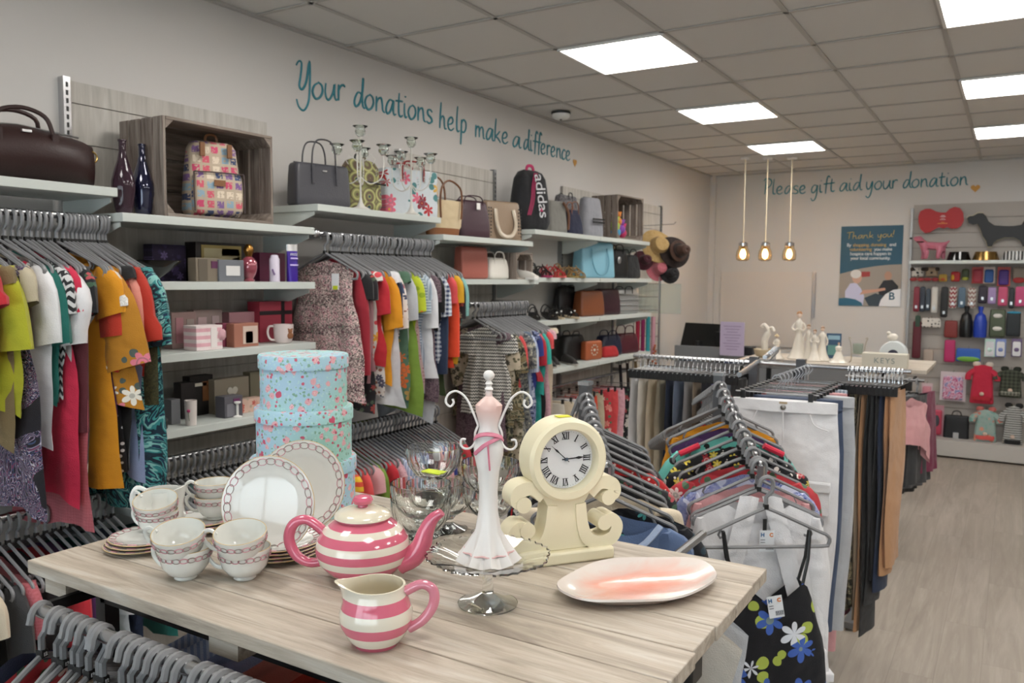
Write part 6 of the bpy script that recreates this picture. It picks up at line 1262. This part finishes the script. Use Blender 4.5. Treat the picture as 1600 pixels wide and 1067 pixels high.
# ================================================================ second display table with figurines
T2X0, T2X1, T2Y0, T2Y1 = 1.46, 2.665, 5.72, 6.45
t = E('display_table', 'limewashed plank table top farther back, carrying white figurines', 'table', (0, 0, 0))
for i in range(7): B(((T2X0 + T2X1) / 2, T2Y0 + (T2Y1 - T2Y0) / 7 * (i + .5), ZT - .0125), (T2X1 - T2X0, (T2Y1 - T2Y0) / 7 - .002, .025)).build('plank', WT, t, bev=.0018)
for x in (T2X0 + .08, T2X1 - .32):
    B((x, (T2Y0 + T2Y1) / 2, ZT - .043), (.07, T2Y1 - T2Y0 - .03, .034)).build('cross_batten', WT, t)
    for y in (T2Y0 + .1, T2Y1 - .12): B((x, y, (ZT - .06) / 2), (.03, .03, ZT - .06)).build('leg', DARKM, t)
    B((x, (T2Y0 + T2Y1) / 2, .04), (.03, .6, .03)).build('foot_bar', DARKM, t)
t = E('clothes_rail', 'rail under the aisle end of the figurine table', 'rail'); MB().tube([(2.2, 5.66, 1.16), (2.66, 5.66, 1.16)], .01, 8).build('bar', CH, t)
for x in (2.24, 2.6): B((x, 5.72, 1.17), (.012, .12, .012)).build('bracket', DARKM, t)
for i in range(9): hanger((2.26 + .045 * i, 5.66, 1.17), Q - .2, 'dark hanger on the rail under the figurine table', 'hangers under the figurine table')
for i, (x, key, Ln, w_, wb_, d) in enumerate([(on(1404, 700, 1, 5.66).x, 'greyt', .6, .12, .14, 'light grey skirt'), (on(1413, 700, 1, 5.66).x, 'black', .62, .14, .2, 'black pleated skirt'), (on(1423, 700, 1, 5.66).x, 'grey', .58, .14, .22, 'mid grey pleated skirt'), (on(1433, 700, 1, 5.66).x, 'charcoal', .55, .14, .2, 'charcoal pleated skirt'), (on(1444, 680, 1, 5.78).x, 'burg', .5, .15, .2, 'long burgundy skirt')]):
    wear(skirt_mb(Ln, w_, wb_, .018, seed=i), 'skirt', F[key], (x, 5.78 if key == 'burg' else 5.66, 1.17), Q - .25, d + ' under the figurine table by the aisle', 'skirt')
wear(garment_mb(.34, .15, .2, .02, None, neck=.1, nd=.09, fold=.014, k=5, seed=98, hem=2), 'camisole', F['ltpink'], (on(1426, 640, 1, 5.5).x, 5.50, 1.2), 1.1, 'pale pink flared camisole facing the aisle under the figurine table', 'camisole')
PW_ = mat('#ddd5c8', .25, 0.0, 'white_porcelain'); BRN = mat('#8f6e52', .5)
t2 = lambda u, y: on(u, 560, 1, y).x
def lady(u, y, h, label, dress=.3, hat=False, lean=0.0, arms=1, hair=BRN):
    t = E('figurine', label, 'figurine', (t2(u, y), y, ZT), .2); k = h
    pr = [(.22, 0), (.24, .02), (.2, .07), (.14, .2), (.1, .38), (.07, .52), (.058, .6), (.075, .68), (.085, .76), (.05, .81), (.025, .83), (.025, .86)]
    MB().lathe([(r * k * dress / .22, z * k) for r, z in pr], 22, e=.8, wob=lambda a, z: .09 * math.sin(7 * a) * max(0, 1 - z / (.5 * k))).build('body', PW_, t, sharp=60)
    MB().ball((0, 0, .92 * k), .052 * k, 9, (1, 1, 1.2)).build('head', mat('#d8c0ae', .4), t)
    MB().ball((0, .012 * k, .95 * k), .058 * k, 8, (1, 1, 1)).build('hair', hair, t)
    for s in (-1, 1): MB().tube(smooth([(s * .075 * k, 0, .76 * k), (s * .13 * k, -.03 * k, .66 * k), (s * .08 * k, -.09 * k, .6 * k), (s * .02 * k, -.11 * k, .64 * k)] if arms == 1 else [(s * .075 * k, 0, .76 * k), (s * .14 * k, -.02 * k, .6 * k), (s * .12 * k, -.04 * k, .46 * k)], 3), .02 * k, 7).build('arm', PW_, t)
    if hat: MB().lathe([(.12 * k, .95 * k), (.115 * k, .965 * k), (.06 * k, .98 * k), (.05 * k, 1.03 * k), (.01 * k, 1.04 * k)], 18).build('hat', mat('#c9b58c', .5), t)
    return t
YF2 = 6.0
t = E('basket_figurine', 'cream basket with a tall white bird figure rising from it', 'figurine', (t2(1196, YF2), YF2, ZT)); MB().lathe([(.05, 0), (.075, .02), (.085, .06), (.08, .062), (.06, .03)], 24, wob=lambda a, z: .04 * math.sin(12 * a)).build('basket', mat('#b8a88c', .5), t); MB().tube(smooth([(0, 0, .02), (-.01, 0, .12), (.015, 0, .19), (-.015, 0, .235), (-.035, 0, .22)], 4), [.024] * 8 + [.016] * 5 + [.012] * 4, 8).build('bird_body', PW_, t); MB().tube(smooth([(.01, 0, .2), (.04, 0, .22), (.06, -.01, .19)], 4), .01, 6).build('wing', PW_, t)
lady(1213, 5.95, .17, 'small porcelain girl figurine in a straw hat beside the basket', .3, True)
lady(1247, 6.02, .34, 'tallest white bride figurine with one shoulder flower', .2, False, hair=mat('#a0714a', .5))
lady(1262, 6.0, .25, 'slim white figurine between the bride and the couple', .15, False, arms=2)
lady(1272, 5.93, .22, 'white figurine with open arms in front of the couple', .2)
lady(1284, 5.98, .24, 'white winged figurine at the edge of the bride group', .22, arms=2)
lady(1310, 5.9, .14, 'short kneeling figurine in a wide skirt before the blue card', .42)
t = E('greeting_card', 'blue booklet standing behind the kneeling figurine', 'card', (t2(1302, 6.2), 6.2, ZT + .002), .15); B((0, 0, .09), (.1, .01, .18)).build('cover', mat('#2a4a66', .4), t); B((0, -.006, .15), (.08, .002, .03)).build('title_strip', mat('#8fb0c0', .5), t); B((0, -.006, .06), (.08, .002, .07)).build('picture', mat('#5f8f8a', .5), t)
t = E('wire_holder', 'silver wire candle holder with scrolled feet', 'candle holder', (t2(1340, 6.0), 6.0, ZT)); wm = mat('#b5ada0', .3, .6)
for s in (-1, 1): MB().tube(smooth([(s * .055, 0, .0), (s * .04, 0, .02), (s * .045, 0, .12), (s * .06, 0, .17), (s * .045, 0, .165)], 4), .004, 6).build('side_wire', wm, t)
MB().tube([(-.045, 0, .06), (.045, 0, .06)], .003, 6).build('cross_wire', wm, t); MB().lathe([(.03, .06), (.034, .13), (.031, .13), (.027, .064), (.004, .062)], 20).build('glass_cup', mat('#cfd6cc', .05, 0.0, 'cup_glass', Transmission_Weight=.8, IOR=1.2), t)
t = E('key_box', 'pale wooden box lettered KEYS at the front of the figurine table', 'box', (t2(1383, 5.78), 5.79, ZT)); B((0, 0, .045), (.27, .1, .09)).build('box', mat('#c9c2b2', .5), t, bev=.002); text('lettering', 'KEYS', .05, mat('#77807c', .5), t, FY((0, -.0515, .028)), spacing=1.2)
t = E('arch_ornament', 'white domed bird ornament with a dark round opening behind the key box', 'ornament', (t2(1396, 5.98), 5.98, ZT)); m = MB(); m.prism([(-.085, 0), (.085, 0)] + [(.085 * math.cos(a), .075 + .085 * math.sin(a)) for a in [PI * i / 16 for i in range(17)]], -.035, .035); m.build('body', mat('#ccd0d0', .3), t, bev=.006); MB().loft([[(.034 * math.cos(a), y, .07 + .034 * math.sin(a)) for a in [2 * PI * i / 20 for i in range(20)]] for y in (-.038, -.0355)]).build('opening', mat('#2c2c40', .4), t); MB().ball((-.01, 0, .185), .026, 8, (1.3, .8, 1)).ball((-.035, 0, .21), .014, 6).build('bird', PW_, t)
# ================================================================ till desk
DG = mat('#77787a', .5); t = E('till_desk', 'grey service counter with the till in the room corner', 'counter', (0, 0, 0))
B((1.3, 7.75, .53), (1.6, .6, 1.06)).build('body', DG, t); B((1.3, 7.75, 1.075), (1.66, .66, .03)).build('worktop', mat('#8a8b8c', .5), t)
m_ = on(1055, 560, 1, 7.4); B((m_.x + .22, 7.43, 1.06), (.46, .05, .2)).build('front_panel', DG, t)
t = E('till_screen', 'black tilted till monitor on the service counter', 'till', (on(1090, 540, 1, 7.7).x, 7.7, 1.09), -.25); m = MB(); m.T = Matrix.Rotation(-.35, 4, 'X'); m.box((0, 0, .16), (.4, .035, .24)); m.build('screen', mat('#0d0e10', .25), t, bev=.005); MB().lathe([(.1, 0), (.1, .012), (.025, .02), (.025, .1)], 16).build('stand', BLACK, t)
B((.24, .0, .12), (.05, .06, .16)).build('card_reader', BLACK, t)
t = E('notice_stand', 'lilac printed notice in a clear stand beside the till', 'notice', (on(1142, 545, 1, 7.35).x, 7.38, 1.09), 0); B((0, 0, .155), (.22, .006, .31)).build('sheet', mat('#b9aac2', .5), t)
m = MB()
for k in range(9): m.box((0, -.004, .27 - .026 * k), (.16 - .03 * (k % 3), .001, .006))
m.build('printed_lines', mat('#8f7f9c', .6), t); B((0, .03, .003), (.22, .1, .006)).build('foot', pv, t)
t = E('card_terminal', 'black box on the counter beside the lilac notice', 'card terminal', (on(1166, 552, 1, 7.5).x, 7.55, 1.09)); B((0, 0, .04), (.12, .14, .08)).build('body', BLACK, t, bev=.006); B((0, -.03, .082), (.09, .06, .006)).build('keypad', mat('#4a4a4c', .5), t)
a, b = on(1128, 425, 1, YB), on(1270, 425, 1, YB)
t = E('screen_panel', 'plain off-white panel on the end wall behind the counter', 'panel', ((a.x + b.x) / 2, YB - .012, 0)); B((0, 0, 1.45), (b.x - a.x, .022, .86)).build('board', mat('#cfc7c0', .5), t); B(((b.x - a.x) / 2 + .02, -.004, 1.62), (.035, .02, .5)).build('metal_strip', mat('#a8a6a8', .35, .6), t)
# ================================================================ pet goods wall
YP = 9.57; pwx = lambda u, v=450, y=9.5: on(u, v, 1, y)
a = pwx(1428, 325, YP); PX0 = a.x
t = E('slatwall_panel', 'grey slatted panel full of pet goods beside the poster', 'slatted panel', (0, 0, 0)); m = MB(); z = .18
while z < 2.5: m.box(((PX0 + 4.6) / 2, YP + .012, z + .072), (4.6 - PX0, .02, .144)); z += .15
m.build('slats', mat('#a8a19a', .6), t); B(((PX0 + 4.6) / 2, YP + .024, 1.33), (4.6 - PX0, .01, 2.4)).build('backing', mat('#8c857e', .6), t); B((PX0 - .012, YP, 1.33), (.024, .05, 2.42)).build('edge_upright', mat('#9c9a98', .4, .6), t)
B(((PX0 + 4.6) / 2, 9.44, .1), (4.6 - PX0, .3, .16)).build('plinth', mat('#b5b0aa', .5), t, bev=.003)
ps_ = pwx(1431, 407, 9.25); t = E('wall_shelf', 'pale shelf of dog bowls above the pet goods', 'shelf', (0, 0, 0)); B(((PX0 + 4.6) / 2 + .01, 9.41, ps_.z - .016), (4.6 - PX0, .3, .032)).build('board', SHELF, t)
ZP = ps_.z
def P(u, v, y=9.52): return on(u, v, 1, y)
K = lambda pts, y=9.5: [((lambda q: (q.x, q.z))(on(u, v, 1, y))) for u, v in pts]
def board(name, pts, c, label, y=9.5, th=.018, cat='sign'):
    q = K(pts, y); cx = sum(p[0] for p in q) / len(q); cz = sum(p[1] for p in q) / len(q); t = E(name, label, cat, (cx, y, cz)); m = MB(); m.prism([(p[0] - cx, p[1] - cz) for p in q], 0, th); m.build('board', mat(c, .5), t); return t, cx, cz
bow = [(u, v) for u, v in [(1470, 332), (1462, 330), (1454, 326), (1446, 326), (1438, 330), (1435, 338), (1435, 348), (1438, 358), (1445, 364), (1453, 363), (1461, 358), (1467, 355), (1474, 357), (1480, 355), (1486, 357), (1495, 357), (1502, 353), (1506, 344), (1505, 332), (1500, 325), (1492, 323), (1484, 326), (1478, 332)]]
t, cx, cz = board('bow_sign', bow, '#a8161c', 'big red bow-shaped wooden sign above the pink dog')
for dz, s_, c_, tx in ((.03, .03, '#d8c9c9', 'We'), (-.0, .03, '#c9b0b0', 'Rescue'), (-.04, .022, '#d88a3a', 'dog lovers')): 
    m = MB(); m.box((.02, -.002, dz), (.05 if s_ > .025 else .09, .002, .006)); m.box((.02, -.002, dz + .012), (.03, .002, .004)); m.build('small_print', mat(c_, .5), t)
dox = [(1511, 341), (1514, 338), (1521, 337), (1528, 333), (1536, 333), (1541, 338), (1545, 346), (1554, 352), (1570, 353), (1584, 353), (1596, 351), (1600, 345), (1610, 335), (1614, 337), (1606, 350), (1608, 368), (1606, 385), (1598, 385), (1594, 376), (1584, 371), (1570, 371), (1558, 375), (1552, 380), (1550, 385), (1543, 385), (1541, 377), (1535, 368), (1531, 356), (1527, 350), (1520, 351), (1513, 348)]
t, cx, cz = board('dog_sign', dox, '#060606', 'black dachshund-shaped chalkboard sign')
t2_, _, _ = None, 0, 0
m = MB(); m.prism([((x - cx) * 1.025, (z - cz) * 1.06) for x, z in K(dox)], .0185, .026); m.build('pale_edge', mat('#c2b89a', .5), t)
# pink dog: one skinned body
a = P(1455, 404, 9.38); t = E('pink_dog', 'pink standing dog figure with a black nose on the bowl shelf', 'ornament', (a.x, 9.38, ZP + .001)); s_ = .0066
Pts = [(0, .0, .145), (-.07, 0, .15), (.09, 0, .145), (-.1, 0, .2), (-.13, 0, .235), (-.175, 0, .225), (-.07, .035, .07), (-.085, .035, .012), (-.04, -.035, .075), (-.05, -.035, .012), (.1, .035, .08), (.11, .035, .012), (.07, -.035, .08), (.06, -.035, .012), (.13, 0, .175), (.16, 0, .2), (-.115, .03, .25), (-.1, .04, .2)]
Ed = [(0, 1), (0, 2), (1, 3), (3, 4), (4, 5), (1, 6), (6, 7), (1, 8), (8, 9), (2, 10), (10, 11), (2, 12), (12, 13), (2, 14), (14, 15), (4, 16), (16, 17)]
Rd = [.045, .045, .042, .03, .036, .018, .024, .018, .024, .018, .028, .018, .028, .018, .012, .007, .012, .014]
bm_ = bmesh.new(); ly = bm_.verts.layers.skin.verify(); vs_ = [bm_.verts.new(p) for p in Pts]
for e in Ed: bm_.edges.new((vs_[e[0]], vs_[e[1]]))
for v_, r_ in zip(vs_, Rd): v_[ly].radius = (r_, r_)
vs_[0][ly].use_root = True; me = bpy.data.meshes.new('body'); bm_.to_mesh(me); o = bpy.data.objects.new('body', me); C.objects.link(o); o.parent = t
sk = o.modifiers.new('skin', 'SKIN')
sb = o.modifiers.new('sub', 'SUBSURF'); sb.levels = 1; sb.render_levels = 1; me.materials.append(mat('#b86a7c', .4))
MB().ball((-.195, 0, .228), .013, 6).build('nose', BLACK, t); MB().tube(arc((-.1, 0, .19), .038, 0, 2 * PI, 14, 'xy', 1), .006, 6).build('collar', BLACK, t)
def pbowl(u, label, m, r=.11, h=.085):
    a = P(u, 404, 9.37); t = E('dog_bowl', label, 'pet bowl', (a.x, 9.37, ZP + .0005)); MB().lathe([(r, 0), (r * .98, .01), (r * .78, h), (r * .72, h), (r * .66, .03), (.01, .025)], 32).build('bowl', m, t)
pbowl(1498, 'glossy black dog bowl on the shelf next to the pink dog', mat('#0e0e0e', .1)); pbowl(1540, 'gold glitter dog bowl in the middle of the bowls', mat('#8f7140', .25, .8), .12); pbowl(1587, 'black and white zebra print dog bowl', fab('vstripe', '#131313', '#c9c9c9', s=1.2, rough=.2), .125)
def hung(kind, u0, u1, v0, v1, c, label, cat, card=None, y=9.49, th=.03, m=None, parts=()):
    a, b = P(u0, v0, y), P(u1, v1, y); W, Hh = b.x - a.x, a.z - b.z; t = E(kind, label, cat, ((a.x + b.x) / 2, y, b.z))
    MB().tube([(0, 0, Hh - .0), (0, .07, Hh + .012)], .003, 5).build('hook', CH, t)
    if card: B((0, .012, Hh / 2), (W, .004, Hh)).build('backing_card', mat(card, .5), t)
    mb = MB(); rbox(mb, W * (.8 if card else 1), Hh * (.8 if card else .98), th, min(W, Hh) * .18, .95, .9, Hh * (.05 if card else 0)); mb.build('body', m or mat(c, .55), t, sharp=60)
    for nm, cx, cz, w_, h_, cc in parts: MB().ball((cx * W, -th / 2, cz * Hh), 1, 7, (w_ * W, .012, h_ * Hh)).build(nm, mat(cc, .55), t)
    return t
fp = fab('floral', '#8fa39c', '#c9604e', '#d98a70', '#5f8f8a', '#7fa39a', s=1.2)
spot = fab('dots', '#d2ccc4', '#1a1a1a', s=1.2)
for u, d in ((1434, 'first spotted plush dog with a red bow tie, top row'), (1456, 'tan plush dog with a red bow tie, top row')):
    t = hung('plush_toy', u - 9, u + 9, 417, 432, '#a08a70', d, 'toy', m=spot if u < 1440 else None); 
    for s in (-1, 1): MB().ball((s * .05, -.01, .075), .022, 6).build('ear', mat('#3a322c', .7), t); MB().ball((s * .035, -.02, -.03), .03, 6, (1.2, .5, .7)).build('bow', mat('#8f2a2c', .6), t)
    MB().ball((0, -.03, .04), .012, 6).build('nose', BLACK, t)
hung('plush_toy', 1467, 1480, 428, 440, '#b8963a', 'yellow plush duck toy in the top row', 'toy', parts=(('beak', 0, .3, .3, .2, '#b5542a'),)); hung('plush_toy', 1486, 1500, 424, 440, '#b02226', 'red squeaky bird toy in the top row', 'toy', parts=(('wing', -.3, .4, .2, .3, '#c9962c'),)); hung('plush_toy', 1503, 1514, 420, 438, '#3f4a30', 'dark green turtle toy in the top row', 'toy', parts=(('belly', 0, .15, .45, .15, '#9aa03a'),))
for u0, c, d in ((1519, '#a03040', 'red'), (1537, '#2c5a9c', 'blue')): hung('pet_brush', u0, u0 + 17, 417, 443, c, d + ' round pet toy on a red and white card', 'pet toy', card='#b0403c' if c[1] == 'a' else '#c9b8b0')
hung('pet_brush', 1559, 1578, 417, 447, '#4a2a7c', 'purple pet toy on a red card', 'pet toy', card='#b0443c'); t = hung('plush_toy', 1583, 1602, 417, 436, '#8c8074', 'grey plush dog with a red bow at the picture edge', 'toy', parts=(('bow', 0, -.1, .5, .25, '#9c2426'),))
for i, (u0, u1, v0, v1, c, d) in enumerate([(1428, 1436, 447, 487, '#7a2434', 'dark red'), (1438, 1445, 447, 487, '#2e3440', 'dark grey'), (1447, 1453, 450, 486, '#39434f', 'slate blue'), (1456, 1464, 447, 489, '#c9c4bc', 'white and black'), (1471, 1480, 447, 496, '#1b1b1c', 'black studded'), (1484, 1494, 447, 482, '#8c2c38', 'wine red spotted'), (1498, 1508, 448, 481, '#52687a', 'steel blue'), (1513, 1524, 449, 482, '#8c6a64', 'brown checked'), (1529, 1542, 446, 474, '#2a2230', 'dark purple'), (1544, 1556, 448, 475, '#9c84b0', 'lilac'), (1560, 1574, 447, 478, '#c04c70', 'pink'), (1577, 1584, 449, 482, '#23252c', 'thin black'), (1587, 1602, 447, 479, '#c24a78', 'hot pink')]):
    t = hung('pet_collar', u0, u1, v0, v1, c, d + ' pet collar hanging in the second row', 'collar', m=fab('zigzag', c, '#c9c4bc', s=.8) if i in (3, 5, 7) else None, th=.02); B((0, -.014, .05), (.02, .006, .03)).build('buckle', SILV, t)
hung('pet_toy', 1430, 1438, 492, 512, '#2a4434', 'dark green toy low in the third row', 'toy'); hung('pet_toy', 1440, 1470, 496, 512, '#a39c90', 'grey and white rope toy in the third row', 'toy', m=spot); hung('pet_toy', 1476, 1496, 500, 528, '#7c2c28', 'red-brown net toy in the third row', 'toy')
def bott(u, v0, v1, c, label):
    a, b = P(u, v0, 9.46), P(u, v1, 9.46); h = a.z - b.z; t = E('water_bottle', label, 'bottle', (a.x, 9.46, b.z)); MB().lathe([(.055, 0), (.06, .02), (.06, h * .5), (.045, h * .72), (.018, h * .8), (.018, h * .9)], 20).build('body', mat(c, .3), t); MB().lathe([(.022, h * .88), (.024, h)], 14).build('cap', mat(c, .4), t); MB().tube([(0, .05, h * .8), (0, .11, h * .8)], .003, 5).build('hook', CH, t)
bott(1511, 478, 527, '#111213', 'black pet water bottle hanging in the third row'); bott(1533, 479, 527, '#2340a8', 'bright blue and silver pet water bottle')
hung('pet_toy', 1547, 1570, 482, 527, '#4a5440', 'packet with a white bone pattern beside the blue bottle', 'toy', parts=(('bone', 0, .75, .3, .08, '#d8d4cc'), ('bone', 0, .3, .3, .08, '#d8d4cc'))); hung('pet_toy', 1573, 1594, 486, 526, '#1c2226', 'black packet with a teal top strip', 'toy', parts=(('strip', 0, .95, .5, .05, '#2f8fb0'),))
hung('rope_lead', 1476, 1492, 530, 566, '#b02a62', 'magenta rope lead looped beside the blue and green pack', 'pet lead'); hung('rope_lead', 1443, 1458, 545, 578, '#a8988c', 'beige packet of pet treats', 'treats'); t = hung('treat_pack', 1494, 1532, 543, 566, '#2a5cb0', 'pack half blue and half green with small bones', 'treats', parts=(('green_half', 0, .2, .48, .2, '#6aa03a'),))
for u0, c, d in ((1539, '#c9e2d8', 'mint edged'), (1556, '#7f8fc4', 'blue printed'), (1581, '#6a587c', 'purple banded')): hung('card_pack', u0, u0 + 15, 529, 558, '#d8d8dc', d + ' white card pack in the fourth row', 'card pack', card=c, th=.01, parts=(('print', 0, .4, .25, .12, c),))
hung('pet_bag', 1470, 1508, 580, 628, '#c294a8', 'see-through bag of pink pet toys', 'toy', card='#c9bcc2', m=fab('camo', '#c9a0b4', '#b0507c', '#d8b8c8', '#8a8ab4', s=1.5)); hung('pet_bag', 1440, 1456, 598, 630, '#c2808c', 'pale pink packet left of the bag of pink toys'.replace('left of', 'beside'), 'toy', card='#c9b0b4')
def coat(u0, u1, v0, v1, m, m2, label, fur='#c9bcb0'):
    a, b = P(u0, v0, 9.45), P(u1, v1, 9.45); W, Hh = b.x - a.x, a.z - b.z; t = E('pet_coat', label, 'pet coat', ((a.x + b.x) / 2, 9.45, b.z)); mb = MB(); rbox(mb, W * .85, Hh * .95, .07, .04, .75, .8); mb.build('body', m, t, sharp=60)
    for s in (-1, 1): MB().tube(smooth([(s * W * .3, 0, Hh * .8), (s * W * .48, -.02, Hh * .7), (s * W * .5, -.03, Hh * .58)], 3), .03, 8).build('sleeve', m, t); MB().ball((s * W * .22, -.01, Hh * .97), .03, 6, (1.2, .6, 1)).build('ear', mat(fur, .8), t)
    MB().lathe([(W * .33, 0), (W * .36, .02), (W * .33, .04), (W * .28, .03)], 20, c=(0, -.03, Hh * .08), e=.35).build('hem', m2, t); MB().ball((0, -.045, Hh * .25), .02, 6, (1, .4, 1)).build('tag', mat('#c9b0a0', .5), t); MB().tube([(0, .02, Hh * .95), (0, .1, Hh)], .003, 5).build('hook', CH, t)
rdm = fab('plain', '#b5213c'); coat(1514, 1556, 566, 632, rdm, fab('plain', '#a01828'), 'red hooded pet coat with pale fur ears'); coat(1558, 1600, 574, 622, fab('gingham', '#23281e', '#4a4e40', s=1), fab('gingham', '#8c8c80', '#3a3c34', s=1.2), 'dark green tartan pet coat on a white hanger', '#1c2018')
coat(1520, 1560, 636, 692, fp, fab('plain', '#c9534e'), 'teal and coral floral pet coat in the bottom row', '#b5605a'); coat(1566, 1600, 630, 700, fab('zigzag', '#16171a', '#c4c4c0', s=1.6), fab('plain', '#0d0d0e'), 'houndstooth pet coat with black trim in the bottom row', '#111112')
hung('pet_bag', 1452, 1473, 632, 682, '#b03a52', 'tall pink packet low beside the black carrier', 'toy', card='#b0808a', parts=(('picture', 0, .5, .25, .2, '#3a3c44'),)); t = hung('pet_carrier', 1475, 1513, 646, 702, '#15161a', 'black quilted pet vest in the bottom row', 'pet coat', th=.06); B((0, -.032, .12), (.05, .006, .09)).build('label_card', mat('#a8a8a8', .5), t)
MB().tube(smooth([(-.05, -.01, .3), (-.03, -.03, .38), (.03, -.03, .38), (.05, -.01, .3)], 3), .006, 6).build('strap', BLACK, t)
hung('scarf_bundle', 1427, 1438, 500, 560, '#5a1a26', 'dark wine pet scarf at the edge of the pet wall', 'pet scarf', y=9.5, th=.05)
